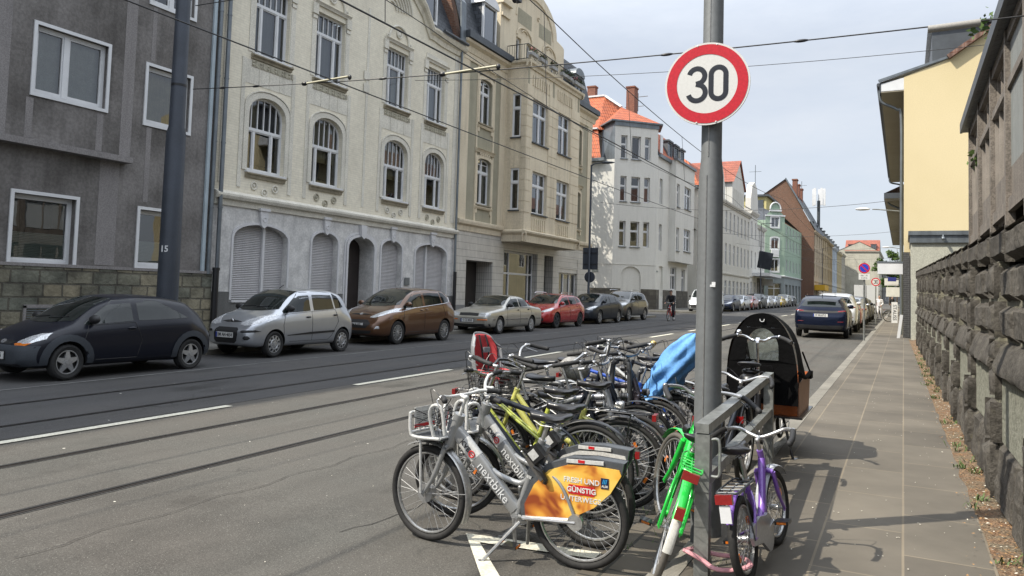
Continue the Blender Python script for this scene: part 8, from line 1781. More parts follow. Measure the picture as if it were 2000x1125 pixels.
cb = thing('cargo_bicycle', 'two-wheeled cargo bicycle with orange wooden box and tall black rain canopy', 'bicycle', (-1.16, 6.55, gz(6.6)+.09), (0, 0, R_(90)))
bwheel(cb, (0, 0), .32, Matrix.Translation((.0, 0, .32))); bwheel(cb, (0, 0), .235, Matrix.Translation((1.98, .0, .235)))
mb = MB(); tubeM = M_bframe('cargo_frame_black', (.015, .015, .017));
mb.tube(curve_pts([(.62, 0, .60), (.58, 0, .36), (.50, 0, .28)], 4), .022, 10); mb.tube([(.43, 0, .27), (.30, 0, .72)], .020, 10); mb.tube(curve_pts([(.43, 0, .27), (.8, 0, .24), (1.5, 0, .26), (1.72, 0, .40), (1.86, 0, .56)], 5), .024, 10)
for sg in (-1, 1): mb.tube([(0, sg*.06, .32), (.43, sg*.03, .27)], .011, 8); mb.tube([(0, sg*.06, .32), (.33, sg*.02, .64)], .010, 8); mb.tube([(1.98, sg*.055, .235), (1.90, sg*.05, .50), (1.87, 0, .56)], .013, 8)
mb.build('frame', tubeM, cb)
mb = MB(); mb.tube([(.62, 0, .60), (.56, 0, .86)], .016, 12); mb.tube([(.56, 0, .86), (.50, 0, 1.07)], .013, 12); mb.bar((.50, 0, 1.07), (.54, 0, 1.10), .03, .03); mb.build('stem', M_chrome, cb)
bp = [(0, 0, 0), (.02, .05, -.004), (.03, .11, .025), (.0, .17, .035), (-.05, .24, .02), (-.12, .30, -.005)]; full = [Vector((.54+a, -b, 1.09+c)) for a, b, c in bp[::-1]]+[Vector((.54+a, b, 1.09+c)) for a, b, c in bp[1:]]; cp = curve_pts(full, 6); mb = MB(); mb.tube(cp, .012, 10); hb = mb.build('handlebar', M_chrome, cb)
for sg in (0, 1): seg = cp[:12] if sg == 0 else cp[-12:]; mb = MB(); mb.tube(seg, .018, 12); mb.build('grip', M_grip, hb); mb = MB(); q = seg[-1] if sg == 0 else seg[0]; mb.ell(q, .02, 10, 6); mb.tube([q, q+Vector((.05, (-.05 if sg == 0 else .05), -.03)), q+Vector((.02, (-.12 if sg == 0 else .12), -.045))], .005, 6); mb.build('brake_lever', M_chrome, hb)
mb = MB(); mb.ell((.56, .17, 1.155), (.028, .028, .022), 14, 8); mb.build('bell', M_chrome, hb)
saddle(cb, .20, .90, .27, .10); mb = MB(); mb.cyl((.30, 0, .72), (.235, 0, .86), .016, 12);
mb.build('seat_post', M_chrome, cb); mb = MB(); mb.torus((.2, .0, .84), .06, .016, 'z', 20, 8); mb.ell((.17, 0, .78), (.10, .09, .05), 14, 8); mb.build('saddle_bag', M_bblk, cb)
fender(cb, Matrix.Translation((0, 0, .32)), .32, R_(10), R_(200), M_bblk); mb = MB(); mb.box((-.33, 0, .50), (.03, .08, .05)); mb.build('tail_light', M_redlens, cb)
mb = MB(); mb.cyl((.43, -.05, .27), (.43, -.044, .27), .08, 24); mb.build('chainring', M_alu, cb)
for sg in (-1, 1): mb = MB(); a = .2 if sg > 0 else .2+math.pi; e = Vector((.43+math.cos(a)*.16, sg*.07, .27+math.sin(a)*.16)); mb.bar((.43, sg*.055, .27), e, .014, .022); mb.box(e+Vector((0, sg*.05, 0)), (.09, .08, .02)); mb.build('pedal', M_bblk, cb)
X0, X1 = .86, 1.72
def boxside(y, nm, mat):
    mb = MB(); mb.prism([(X0, .40), (X1-.10, .40), (X1, .74), (X0-.05, .70)], (0, y, 0), (1, 0, 0), (0, 0, 1), (0, 1, 0), -.008, .008); return mb.build(nm, mat, cb)
boxside(.31, 'box_side', M_boxd); boxside(-.31, 'box_side', M_boxd)
mb = MB(); mb.add([(X0, -.30, .40), (X0, .30, .40), (X0-.05, .30, .70), (X0-.05, -.30, .70), (X0+.016, -.30, .40), (X0+.016, .30, .40), (X0-.034, .30, .70), (X0-.034, -.30, .70)], [(0, 1, 2, 3), (4, 5, 6, 7), (0, 1, 5, 4), (2, 3, 7, 6), (0, 3, 7, 4), (1, 2, 6, 5)]); mb.build('box_back_panel', M_box, cb)
mb = MB(); mb.add([(X1-.10, -.30, .40), (X1-.10, .30, .40), (X1, .30, .74), (X1, -.30, .74)], [(0, 1, 2, 3)]); mb.build('box_front_panel', M_box, cb); mb = MB(); mb.box(((X0+X1)/2-.05, 0, .39), (X1-X0+.06, .70, .018)); mb.build('box_floor', M_bblk, cb)
for sg in (-1, 1): mb = MB(); mb.tube([(X0+.10, sg*.16, .38), (X0-.02, sg*.27, .012)], .013, 8); mb.bar((X0-.06, sg*.27, .01), (X0+.04, sg*.29, .01), .04, .02); mb.build('stand_leg', M_bblk, cb)
def arcp(t, w, zb_, zt):
    a = math.pi*t; return (w*math.cos(a), zb_+(zt-zb_)*max(0, math.sin(a))**.72)
def hood(u, v):
    zt = 1.33-.05*u-.54*sm((u-.38)/.62)*.98; w = .318-.02*u; y, z = arcp(v, w, .66, zt); x = X0-.10+(X1-X0+.06)*u+.0
    if u == 0: pass
    return Vector((x, y, z+.006*math.sin(u*19+v*7)))
mb = MB(); nu, nv = 16, 26; vs = [hood(i/nu, j/nv) for i in range(nu+1) for j in range(nv+1)]; W_ = nv+1; clear = glassmat('clear_vinyl', .86, .03, .5, .06); fc = [(i, j) for i in range(nu) for j in range(nv)]; wn_ = lambda q: q[0] > 6 and 6 <= q[1] < 20
q4 = lambda q: (q[0]*W_+q[1], q[0]*W_+q[1]+1, (q[0]+1)*W_+q[1]+1, (q[0]+1)*W_+q[1]); mb.add(vs, [q4(q) for q in fc if not wn_(q)], 0, True)
cn = mb.build('canopy', M_tent, cb); mb = MB(); mb.add(vs, [q4(q) for q in fc if wn_(q)], 0, True); mb.build('clear_front_window', clear, cn)
outer = [arcp(j/28, .318, .50, 1.33) for j in range(29)]; outer = [(y, z) for y, z in outer]; inner = [(.145*math.cos(math.pi*j/16), 1.0+.19*math.sin(math.pi*j/16)) for j in range(17)]+[(-.145, .90), (.145, .90)]
xb = X0-.10; loops = [[Vector((y, z, 0)) for y, z in outer], [Vector((y, z, 0)) for y, z in inner]]; fl = [v for l in loops for v in l]; tri = geometry.tessellate_polygon(loops)
mb = MB(); mb.add([(xb-.012*math.cos(v.x*9)*(1-abs(v.x)), v.x, v.y) for v in fl], [t for t in tri]); mb.add([(xb+.01, v.x, v.y) for v in fl], [t for t in tri]); cr_ = mb.build('canopy_rear', M_tent, cn)
mb = MB(); nn = 14
vs = [];
for i in range(nn+1):
    for j in range(nn+1): y = -.15+.30*i/nn; z = .89+.31*j/nn; vs.append((xb+.004+.010*noise.noise((y*14, z*14, 1)), y, z))
mb.add(vs, [(i*(nn+1)+j, i*(nn+1)+j+1, (i+1)*(nn+1)+j+1, (i+1)*(nn+1)+j) for i in range(nn) for j in range(nn)], 0, True); mb.build('clear_window', clear, cn)
mb = MB(); mb.tube([(xb-.012, .02, 1.275), (xb-.014, .015, 1.255), (xb-.014, 0, 1.25), (xb-.014, -.015, 1.255), (xb-.012, -.02, 1.275)], .004, 6); mb.build('white_tab', M_winwhite, cn)
mb = MB(); mb.tube(curve_pts([(xb-.01, -.33, .80), (X0+.2, -.345, .74), (X1-.1, -.33, .745)], 5), .02, 8); mb.box((X1-.12, -.335, .72), (.16, .03, .07)); mb.bar((X0+.05, -.335, .98), (X1-.15, -.33, .76), .012, .014); mb.build('canopy_strap', M_tent, cn)
mb = MB(); mb.prism([(-.10, .40), (.12, .46), (.14, .72), (-.12, .74)], (xb-.09, 0, .12), (0, 1, 0), (0, 0, 1), (1, 0, 0), -.01, .012); mb.build('rear_flap', M_tent, cn)
M_galv = pm('galvanised_steel', (.175, .185, .19), .6, .3, var=.15, vs=2, fine=.05, fs=30, streak=.12)
M_galv2 = pm('galvanised_rail', (.30, .31, .295), .45, .5, var=.3, vs=7, fine=.12, fs=25)
M_poleb = pm('blue_grey_pole_paint', (.050, .060, .078), .5, .2, var=.25, vs=2, streak=.2)
bp_ = thing('catenary_pole', 'big round grey steel pole that carries the large 30 sign', 'pole', (-1.09, 4.83, gz(4.8)+.03))
mb = MB(); mb.tube([(0, 0, -.1), (0, 0, .45)], [.094, .092], 28); mb.tube([(0, 0, .45), (0, 0, 2.3), (0, 0, 2.42), (0, 0, 9)], [.084, .075, .064, .056], 28); mb.build('shaft', M_galv, bp_); mb = MB(); mb.tube([(-.01, -.0835, .45), (-.01, -.0745, 2.3)], .004, 6); mb.tube([(-.005, -.0645, 2.42), (-.005, -.058, 6)], .004, 6); mb.build('weld_seam', M_rim, bp_)
mb = MB(); mb.box((.035, -.070, 1.62), (.035, .004, .018)); mb.box((.035, -.0735, 1.605), (.035, .004, .014)); mb.build('sticker', M_winwhite, bp_)
M_sred = pm('sign_red', (.52, .010, .022), .35, var=.05); M_swhite = pm('sign_white', (.62, .62, .60), .4, fine=.02, var=.05); M_sblk = pm('sign_black', (.010, .013, .022), .4); M_sblue = pm('sign_blue_face', (.015, .05, .50), .35)
def roundsign(label, loc, r, rz, kind, name='traffic_sign', group=None):
    s = thing(name, label, 'sign', loc, (0, 0, rz), group); mb = MB(); mb.cyl((0, .006, 0), (0, .012, 0), r, 64, sm=False); mb.build('back', M_galv2, s)
    mb = MB(); mb.cyl((0, 0, 0), (0, .006, 0), r, 64, sm=False); mb.build('rim', M_swhite, s)
    def ring(r0, r1, d, mat, nm):
        m2 = MB(); n = 64; m2.v = [(rr_*math.cos(2*math.pi*i/n), d, rr_*math.sin(2*math.pi*i/n)) for i in range(n) for rr_ in (r0, r1)]
        for i in range(n): m2.f.append((2*i, 2*i+1, (2*i+3) % (2*n), (2*i+2) % (2*n))); m2.m.append(0); m2.sm.append(False)
        return m2.build(nm, mat, s)
    TF_ = Matrix(((1, 0, 0), (0, 0, -1), (0, 1, 0)))
    ring(r*.715, r*.955, -.002, M_sred, 'red_ring')
    if kind == '30':
        h = r*.40; w = r*.052
        def stroke(pts, nm): m2 = MB(); m2.tube(pts, w*1.15, 8, flat=None); m2.v = [(x, -.0015+y*.02, z) for x, y, z in m2.v]; return m2
        o3 = []; cx = -r*.235; q = h*.5
        top = [(cx+q*.98*math.cos(a), 0, h*.53+q*.55*math.sin(a)*1.0) for a in [R_(t) for t in range(165, -91, -15)]]; bot = [(cx+q*1.02*math.cos(a), 0, -h*.50+q*.60*math.sin(a)*1.0) for a in [R_(t) for t in range(90, -166, -15)]]
        top = [(cx-q*.95, 0, h*.52)]+[(cx+q*.92*math.cos(a), 0, h*.50+q*.92*math.sin(a)) for a in [R_(t) for t in range(165, -71, -12)]]+[(cx-q*.10, 0, h*.02)]
        bot = [(cx-q*.10, 0, h*.02)]+[(cx+q*1.0*math.cos(a), 0, -h*.50+q*.98*math.sin(a)) for a in [R_(t) for t in range(62, -171, -12)]]
        m2 = stroke(top[1:], '3'); m3 = stroke(bot, '3'); m2.add(m3.v, m3.f); cx = r*.27; a_ = q*.86; L_ = h*.52
        z0 = [(cx+a_*math.cos(R_(t)), 0, (L_+.0) + a_*math.sin(R_(t))) for t in range(0, 181, 12)]+[(cx+a_*math.cos(R_(t)), 0, -(L_)+a_*math.sin(R_(t))) for t in range(180, 361, 12)]
        m4 = MB(); m4.tube(z0, w*1.15, 8, closed=True); m4.v = [(x, -.0015+y*.02, z) for x, y, z in m4.v]; m2.add(m4.v, m4.f); m2.build('numerals', M_sblk, s)
    else:
        mb = MB(); mb.cyl((0, -.0015, 0), (0, .001, 0), r*.715, 48, sm=False); mb.build('blue_face', M_sblue, s); mb = MB(); mb.bar((-r*.52, -.003, r*.52), (r*.52, -.003, -r*.52), .003, r*.2, upv=(0, 0, 1)); mb.build('slash', M_sred, s)
    return s
s30 = roundsign('large round speed limit sign reading 30 on the big grey pole', (-1.10, 4.715, 2.945), .263, R_(3.5), '30')
mb = MB(); mb.box((0, .03, .10), (.20, .03, .03)); mb.box((0, .03, -.10), (.20, .03, .03)); mb.build('bracket', M_galv2, s30); mb = MB()
for a in (-.06, .06):
    for z in (.245, -.245): mb.ell((a, -.002, z), (.006, .003, .006), 8, 5)
mb.build('bolt', M_swhite, s30)
br = thing('bicycle_barrier', 'galvanised square-tube barrier with two rails beside the big pole', 'barrier', (-.945, 4.11, gz(4.1)+.10))
xb_ = -.07; yb2 = 2.66
mb = MB(); mb.box((0, 0, .27), (.075, .06, .72)); mb.build('post', M_galv2, br); mb = MB(); mb.box((xb_, yb2, .35), (.075, .06, .89)); mb.build('post', M_galv2, br)
mb = MB(); mb.box((0, -.003, .595), (.078, .064, .30)); mb.build('post_sleeve', M_galv2, br)
mb = MB(); mb.bar((0, -.04, .775), (xb_, yb2+.03, .825), .070, .05); mb.build('top_rail', M_galv2, br); mb = MB(); mb.bar((.0, .03, .50), (xb_, yb2, .52), .06, .06); mb.build('lower_rail', M_galv2, br)
mb = MB(); mb.tube(curve_pts([(.045, -.02, .72), (.085, -.02, .715), (.09, -.02, .60), (.085, -.02, .535), (.045, -.02, .53)], 5), .008, 8); mb.build('lock_loop', M_galv2, br)
M_pink = pm('pink_sleeve', (.62, .30, .33), .8, var=.2, vs=20, bs=.4, bsc=90, bd=.003)
pk = MB(); pk.tube(curve_pts([(-1.03, 4.09, .26), (-.99, 4.045, .265), (-.93, 4.06, .235), (-.86, 4.03, .215), (-.77, 4.05, .22), (-.70, 4.12, .235), (-.76, 4.20, .24), (-.88, 4.18, .24), (-1.00, 4.17, .25), (-1.03, 4.09, .26)], 6), .015, 8, flat=.7); o = pk.build('bicycle_lock', M_pink); tag(o, 'pink fabric-sleeved chain lock around the barrier post and the purple bicycle wheel', 'lock')
lp = thing('catenary_pole', 'dark blue-grey stepped tram pole in front of the grey rendered house', 'pole', (-12.85, 10.15, gz(10)+.1))
mb = MB(); mb.tube([(0, 0, -.1), (0, 0, 4.35), (0, 0, 4.5), (0, 0, 7.45), (0, 0, 7.6), (0, 0, 9.6)], [.205, .185, .150, .135, .108, .095], 26); mb.build('shaft', M_poleb, lp)
for z in (5.3, 7.1): mb = MB(); mb.cyl((0, 0, z), (0, 0, z+.05), .150, 24); mb.build('clamp', M_black, lp)
Rn = Matrix(((.93, 0, .37), (.37, 0, -.93), (0, 1, 0))); textmesh('15', .17, 'lettering', M_winwhite, lp, .001, (.068, -.182, 2.05), Rn.to_3x3() if hasattr(Rn, 'to_3x3') else Rn, bold=.004)
M_wire = pm('overhead_wire', (.03, .03, .032), .6); M_ins = pm('cream_insulator', (.50, .47, .33), .5)
def wire(label, pts, r=.011, cat='wire', name='overhead_wire', group=None, n=8, mat=None): mb = MB(); mb.tube(curve_pts(pts, n) if len(pts) > 2 else pts, r, 6); o = mb.build(name, mat or M_wire); tag(o, label, cat, group); return o
wire('left tram contact wire running down the street', [(-9, y, 5.28+.009*(y-12)-(.05*math.sin((y-10)/9))) for y in range(-6, 172, 6)])
wire('right tram contact wire running down the street', [(-6+(.12*math.sin(y/11)), y, 5.02+.008*(y-10)) for y in range(-6, 172, 6)], .012)
def cat_z(y): k = ((y-10.4) % 34)/34; return 6.9-2.6*k*(1-k)+.008*y
wire('sagging messenger wire above the right tram contact wire', [(-6, y, cat_z(y)) for y in range(-6, 172, 3)], .010, n=3); wire('sagging messenger wire above the left tram contact wire', [(-9, y, cat_z(y)+.35) for y in range(-6, 172, 3)], .009, n=3)
for i, y in enumerate((7.7, 12.6, 17.5, 22.6, 29, 38)):
    wire('thin dropper hanging between messenger and contact wire, number %d from the viewer' % (i+1) if False else ['dropper wire nearest the viewer', 'second dropper wire, in front of the ornate cream house', 'third dropper wire, before the sandy bay', 'fourth dropper wire, near the balcony', 'fifth dropper wire, above the side street', 'sixth dropper wire, before the white corner house'][i], [(-6, y, cat_z(y)), (-6+(.12*math.sin(y/11)), y, 5.03+.008*(y-10))], .006, group='dropper wires under the right messenger wire')
def span(label, y, xl, zl, xr, zr, sag=.35, r=.009, rods=True, zc=None):
    t_ = thing('span_wire', label, 'wire', (xl, y, zl)); pts = [(0 + (xr-xl)*k/10, 0, (zr-zl)*k/10-sag*4*(k/10)*(1-k/10)) for k in range(11)]; mb = MB(); mb.tube(curve_pts(pts, 3), r, 6); mb.build('cable', M_wire, t_)
    if rods:
        for x in (-9.75, -6.75):
            u = (x-xl)/(xr-xl); z = (zr-zl)*u-sag*4*u*(1-u); mb = MB(); mb.tube([(x-xl, 0, z), (x-xl+1.0, -.02, z-.0+.02)], .019, 10); a_ = mb.build('steady_arm', M_ins, t_); mb = MB(); mb.ell((x-xl-.03, 0, z), (.07, .04, .04), 10, 6); mb.ell((x-xl+1.02, 0, z+.01), (.04, .03, .05), 8, 5); mb.build('clamp', M_black, a_)
        for x in (-11.9, -11.0, -8.0, -3.0, -1.2): u = (x-xl)/(xr-xl); z = (zr-zl)*u-sag*4*u*(1-u); mb = MB(); mb.ell((x-xl, 0, z), (.10, .022, .022), 10, 6); mb.build('turnbuckle', M_black, t_)
    return t_
s1 = span('nearest span wire with two cream steady arms, fixed to the dark blue pole', 10.4, -12.74, 5.50, 6.0, 5.05, .22)
mb = MB(); mb.cyl((13.0, 0, -.53), (13.55, 0, -.52), .045, 12); mb.build('insulator', pm('grey_insulator', (.33, .32, .30), .6), s1)
wire('upper stay wire rising from the dark blue pole over the cream house', [(-12.74, 10.35, 7.2), (-9, 11, 7.4), (-6, 11.5, 7.7), (0, 12, 8.3)], .009)
span('span wire high across the street in front of the balcony', 24.0, -16.9, 9.72, 6, 8.8, .35, rods=False)
for i, (y, z) in enumerate(((44.5, 7.4), (66, 7.6), (88, 7.9), (112, 8.1), (140, 8.4))): span(['span wire above the side street beside the sandy house', 'span wire in front of the cream house with the hipped roof', 'span wire at the pointed white gable', 'span wire near the green house', 'furthest span wire across the street'][i], y, -16.9 if y < 120 else -12.9, z, .0, z-.3, .55, rods=False, r=.012)
sw = thing('wire_junction', 'black hanger clamps joining wires high above the balcony', 'fitting', (-6, 11.5, 6.7)); mb = MB(); mb.box((0, 0, .02), (.10, .16, .10)); mb.ell((0, .1, .08), (.05, .05, .06)); mb.ell((0, -.1, -.04), (.04, .06, .05)); mb.build('clamp', M_black, sw)
def lamp_post(label, loc, h, arm, adir, mat, name='street_lamp', group=None, head=None):
    t_ = thing(name, label, 'lamp', loc, group=group); mb = MB(); mb.tube([(0, 0, 0), (0, 0, 1), (0, 0, 1.05), (0, 0, h)], [.085, .08, .06, .045], 14); mb.build('post', mat, t_); d = Vector(adir).normalized()
    mb = MB(); mb.tube(curve_pts([Vector((0, 0, h-.05)), d*arm*.3+Vector((0, 0, h+.05)), d*arm+Vector((0, 0, h+.10))], 5), .03, 8); mb.build('arm', mat, t_); mb = MB(); mb.ell(d*(arm+.28)+Vector((0, 0, h+.10)), (.36, .13, .06), 14, 8, 0, Matrix.Rotation(math.atan2(d.y, d.x), 3, 'Z')); mb.build('lamp_head', head or mat, t_); return t_
l1 = lamp_post('dark street lamp post with a big sign board at the side street corner', (-13.5, 34.2, gz(34)+.1), 7.5, .5, (1, .2, 0), M_poleb)
sb = thing('direction_sign', 'large dark rectangular sign seen from behind on the street lamp at the corner', 'sign', (-13.5, 34.35, 2.82)); mb = MB(); mb.box((0, 0, .53), (.78, .03, 1.06)); mb.build('board', M_poleb, sb); mb = MB(); mb.box((0, -.03, .25), (.7, .03, .04)); mb.box((0, -.03, .8), (.7, .03, .04)); mb.build('bracket', M_black, sb)
rs = thing('round_sign', 'dark round sign back below the large board on the corner lamp post', 'sign', (-13.5, 34.3, 2.45)); mb = MB(); mb.cyl((0, 0, 0), (0, .02, 0), .27, 30, sm=False); mb.build('plate', M_poleb, rs)
lamp_post('slim street lamp beside the canopy of the white block', (-14.2, 88, gz(88)+.1), 9.2, .8, (1, .3, 0), M_poleb); sp2 = thing('solar_panel', 'dark tilted panel mounted halfway up the slim street lamp', 'panel', (-14.2, 87.8, 6.1), (R_(20), R_(12), 0)); mb = MB(); mb.box((.5, 0, 0), (1.5, .08, 2.0)); mb.build('panel', M_poleb, sp2)
lamp_post('street lamp in front of the tan distant houses', (-12.4, 140, gz(140)+.1), 9.4, 1.6, (1, -.1, 0), M_poleb, head=M_winwhite)
for i, (y, z, a, lb) in enumerate(((50, 7.2, 2.1, 'white street lamp on a wall arm above the shops, nearer one'), (92, 7.7, 1.6, 'white street lamp on a wall arm above the shops, further one'))):
    t_ = thing('wall_lamp', lb, 'lamp', (-.1, y, z)); mb = MB(); mb.tube([(0, 0, -.15), (-a*.6, 0, 0), (-a*.75, 0, .02)], .035, 8); mb.build('arm', M_galv2, t_); mb = MB(); mb.ell((-a, 0, .04), (.42, .16, .09), 16, 8); mb.build('lamp_head', M_winwhite, t_)
np_ = thing('sign_post', 'thin galvanised post of the no parking sign on the pavement', 'post', (-1.17, 27.9, gz(27.9)+.1)); mb = MB(); mb.cyl((0, 0, 0), (0, 0, 2.62), .033, 14); mb.build('tube', M_galv2, np_)
roundsign('round blue and red no stopping sign on the thin post', (-1.17, 27.85, 2.76), .185, 0, 'np')
sp3 = thing('supplementary_plate', 'small white plate with times below the no stopping sign', 'sign', (-1.17, 27.84, 2.47)); mb = MB(); mb.box((0, 0, 0), (.34, .012, .19)); mb.build('plate', M_swhite, sp3); TFm = Matrix(((1, 0, 0), (0, 0, -1), (0, 1, 0)))
textmesh('Mo - Fr', .07, 'lettering', M_sblk, sp3, .001, (0, -.008, .04), TFm); textmesh('7-19 h', .07, 'lettering', M_sblk, sp3, .001, (0, -.008, -.04), TFm)
s3b = roundsign('small distant round 30 sign beyond the no stopping sign', (-1.30, 44, 2.72), .23, 0, '30'); mb = MB(); mb.cyl((0, .03, -2.2), (0, .03, .1), .03, 10); mb.build('post', M_galv2, s3b)
aw = thing('awning', 'yellow shop awning at the foot of the distant tan houses', 'awning', (-12.2, 133, 3.6)); mb = MB(); mb.box((0, 3.5, .3), (1.6, 7, .9)); mb.build('cloth', pm('awning_yellow', (.62, .36, .02), .7), aw)
wb_ = thing('leaning_board', 'narrow white board leaning by the dark brick pillar', 'board', (-.17, 30.7, gz(30.7)+.1), (0, R_(7), 0)); mb = MB(); mb.box((0, 0, .42), (.10, .04, .85)); mb.build('board', M_winwhite, wb_)
vs_ = thing('shop_board', 'white upright advertising board with black letters beside the parked bicycles', 'sign', (-.45, 47.0, gz(47)+.1)); mb = MB(); mb.box((0, 0, .6), (.30, .05, 1.15)); mb.build('panel', M_winwhite, vs_); textmesh('STAUSS', .26, 'lettering', M_sblk, vs_, .002, (0, -.03, .6), Matrix(((0, 1, 0), (0, 0, -1), (-1, 0, 0))))
for i, (x, y, a, c) in enumerate(((-1.05, 48.5, 15, M_bblk), (-.75, 51.5, 100, M_sred))):
    pass
c = copy_tree(bk2); c.location = (-.80, 50.0, gz(49)+.1); c.rotation_euler = (0, 0, R_(20)); c['label'] = 'dark bicycle parked across the far pavement next to the person in white'
c = copy_tree(bk2); c.location = (-.45, 56.0, gz(56)+.1); c.rotation_euler = (0, 0, R_(95)); c['label'] = 'bicycle leaning at the shop wall further up the pavement'
M_skin = pm('skin', (.48, .29, .21), .6, var=.1, vs=20); M_hair = pm('hair_dark', (.02, .015, .012), .6); M_jack = pm('black_jacket', (.014, .014, .017), .8); M_trou = pm('dark_trousers', (.02, .022, .03), .85); M_wcl = pm('white_clothes', (.66, .65, .66), .8, var=.12, vs=9); M_shoew = pm('white_shoe', (.6, .6, .6), .6); M_shoeb = pm('dark_shoe', (.02, .02, .02), .6)
def fuse(mb, name, mat, parent, vox=.016, sub=0):
    o = mb.build(name, mat, parent); r = o.modifiers.new('r', 'REMESH'); r.mode = 'VOXEL'; r.voxel_size = vox; r.use_smooth_shade = True; s_ = o.modifiers.new('s', 'SMOOTH'); s_.iterations = 3; return o
def person(label, loc, rz, J, scale, jacket, trousers, shoe, cap=None, hair=M_hair):
    """J: joints: head neck chest hip, sL eL hL, sR eR hR, kL fL, kR fR, lL lR (hips)"""
    t_ = thing('person', label, 'person', loc, (0, 0, rz)); t_.scale = (scale,)*3; V3 = {k: Vector(v) for k, v in J.items()}; mb = MB(); hd = V3['head']
    def lim(mb, a, b, r0, r1): mb.tube([V3[a], V3[a].lerp(V3[b], .35), V3[b]], [r0, (r0*.65+r1*.35)*1.08, r1], 10); mb.ell(V3[b], r1*1.02, 10, 6); mb.ell(V3[a], r0, 10, 6)
    F_ = Vector((0, -1, 0)); mb.ell(hd, (.075, .092, .115), 16, 12); mb.ell(hd+F_*.03-Vector((0, 0, .07)), (.052, .055, .045), 12, 8); mb.ell(hd+F_*.096-Vector((0, 0, .015)), (.013, .018, .024), 8, 6); mb.ell(hd+F_*.088-Vector((0, 0, .055)), (.026, .010, .008), 8, 5)
    for sg in (-1, 1): mb.ell(hd+Vector((sg*.077, .01, -.01)), (.012, .02, .032), 8, 6); mb.ell(hd+F_*.078+Vector((sg*.03, 0, .012)), (.016, .010, .010), 8, 5)
    mb.tube([hd-Vector((0, -.01, .06)), V3['neck']], [.052, .058], 10); lim(mb, 'neck', 'chest', .07, .13); lim(mb, 'chest', 'hip', .13, .13)
    for s_ in 'LR':
        lim(mb, 's'+s_, 'e'+s_, .046, .036); lim(mb, 'e'+s_, 'h'+s_, .036, .024); lim(mb, 'l'+s_, 'k'+s_, .082, .055); lim(mb, 'k'+s_, 'f'+s_, .055, .036)
        h = V3['h'+s_]; d = (h-V3['e'+s_]).normalized(); sd_ = d.cross(Vector((0, 0, 1))); sd_ = sd_.normalized() if sd_.length > .1 else Vector((1, 0, 0)); mb.ell(h+d*.045, (.032, .03, .042), 10, 7)
        for q in range(4): c = h+d*.08+sd_*(.021*(q-1.5)); mb.tube([c, c+d*.03, c+d*(.055-.006*abs(q-1.4))-Vector((0, 0, .012))], [.009, .0085, .007], 6)
        mb.tube([h+d*.03+sd_*.028, h+d*.06+sd_*.048], [.010, .008], 6)
    body = fuse(mb, 'body', M_skin, t_, .011)
    j = MB(); j.tube([V3['neck']-Vector((0, 0, .03)), V3['chest'], V3['hip']-Vector((0, 0, .04))], [.09, .165, .158], 18); j.ell(V3['chest'], (.185, .125, .17), 16, 10)
    for s_ in 'LR': j.tube([V3['neck']-Vector((0, 0, .05)), V3['s'+s_], V3['s'+s_].lerp(V3['e'+s_], .5), V3['e'+s_], V3['e'+s_].lerp(V3['h'+s_], .92)], [.075, .075, .064, .055, .042], 12); j.ell(V3['e'+s_], .055, 10, 6)
    fuse(j, 'jacket', jacket, body, .018)
    j = MB(); j.ell(V3['hip'], (.165, .13, .12), 14, 9)
    for s_ in 'LR': j.tube([V3['l'+s_], V3['l'+s_].lerp(V3['k'+s_], .5), V3['k'+s_], V3['k'+s_].lerp(V3['f'+s_], .5), V3['f'+s_]+Vector((0, 0, .03))], [.105, .095, .075, .070, .060], 12); j.ell(V3['k'+s_], .075, 10, 6)
    fuse(j, 'trousers', trousers, body, .018)
    for s_ in 'LR': j = MB(); f = V3['f'+s_]; j.ell(f+F_*.05-Vector((0, 0, .035)), (.045, .13, .042), 14, 8); j.ell(f-Vector((0, 0, .01)), (.042, .05, .05), 12, 8); fuse(j, 'shoe', shoe, body, .014)
    j = MB(); j.ell(hd+Vector((0, .018, .028)), (.084, .096, .098), 16, 10)
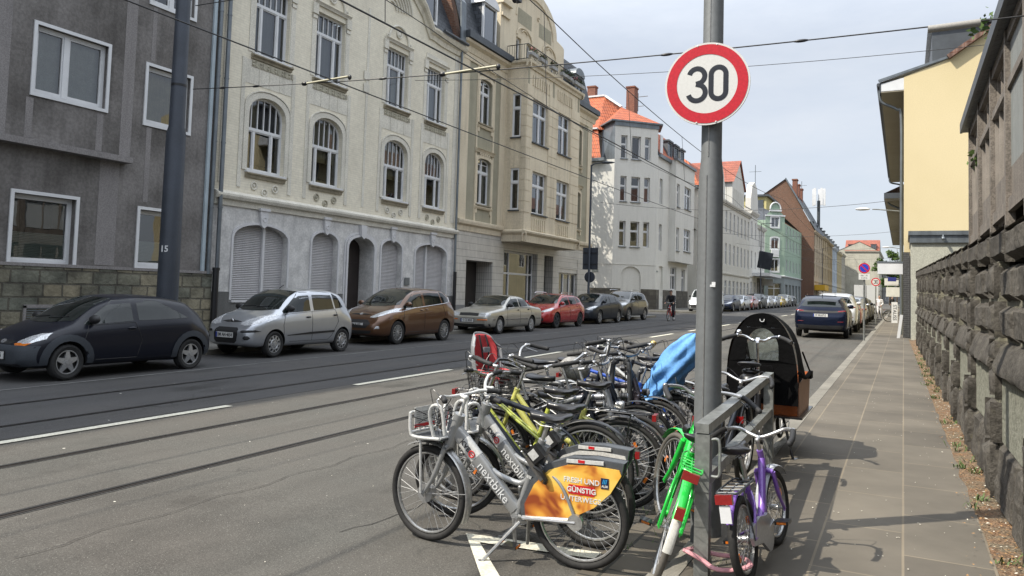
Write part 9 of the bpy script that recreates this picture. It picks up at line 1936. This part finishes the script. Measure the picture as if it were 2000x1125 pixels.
    if cap: j.box(hd+Vector((0, -.11, .055)), (.12, .09, .014)); j.build('cap', cap, body)
    else: j.build('hair', hair, body)
    return t_
stand = dict(head=(0, -.02, 1.66), neck=(0, 0, 1.48), chest=(0, 0, 1.28), hip=(0, 0, .96), sL=(-.19, 0, 1.42), eL=(-.26, .03, 1.15), hL=(-.25, -.06, .92), sR=(.19, 0, 1.42), eR=(.25, -.02, 1.15), hR=(.14, -.20, 1.02), lL=(-.09, 0, .92), kL=(-.10, -.10, .50), fL=(-.10, -.10, .08), lR=(.09, 0, .92), kR=(.11, .02, .50), fR=(.12, .14, .10))
person('person in white jacket and white trousers walking towards the viewer on the far pavement', (-1.42, 55.5, gz(55.5)+.10), R_(0), stand, .86, M_wcl, M_wcl, M_shoeb)
ride = dict(head=(0, -.20, 1.62), neck=(0, -.12, 1.45), chest=(0, -.05, 1.27), hip=(0, .16, .98), sL=(-.19, -.10, 1.38), eL=(-.24, -.28, 1.14), hL=(-.24, -.46, 1.03), sR=(.19, -.10, 1.38), eR=(.24, -.28, 1.14), hR=(.24, -.46, 1.03), lL=(-.09, .14, .95), kL=(-.12, -.22, .80), fL=(-.12, -.06, .42), lR=(.09, .14, .95), kR=(.12, -.14, .60), fR=(.12, .02, .18))
CY = (-10.9, 39.6); person('person in black jacket and cap riding a red bicycle towards the viewer', (CY[0], CY[1], gz(CY[1])), 0, ride, .93, M_jack, M_trou, M_shoew, cap=M_jack)
bike('red bicycle ridden by the person in the black jacket', (CY[0], CY[1]+.42), (CY[0], CY[1]-.60), 0, 0, None, frame=M_sred, style='diamond', sad=.86, bar='flat', barh=.96, kick=False, fend=None)
for i, (x, y, s_, jk, lb) in enumerate([(-11.0, 104, .93, M_wcl, 'distant pedestrian in a light top beside the green house'), (-9.2, 112, .9, M_jack, 'distant person in dark clothes near the end of the parked row'), (-1.0, 82, .88, M_jack, 'distant person in dark clothes on the pavement behind the person in white')]): person(lb, (x, y, gz(y)+.02), R_(20*i), stand, s_, jk, M_trou, M_shoeb)
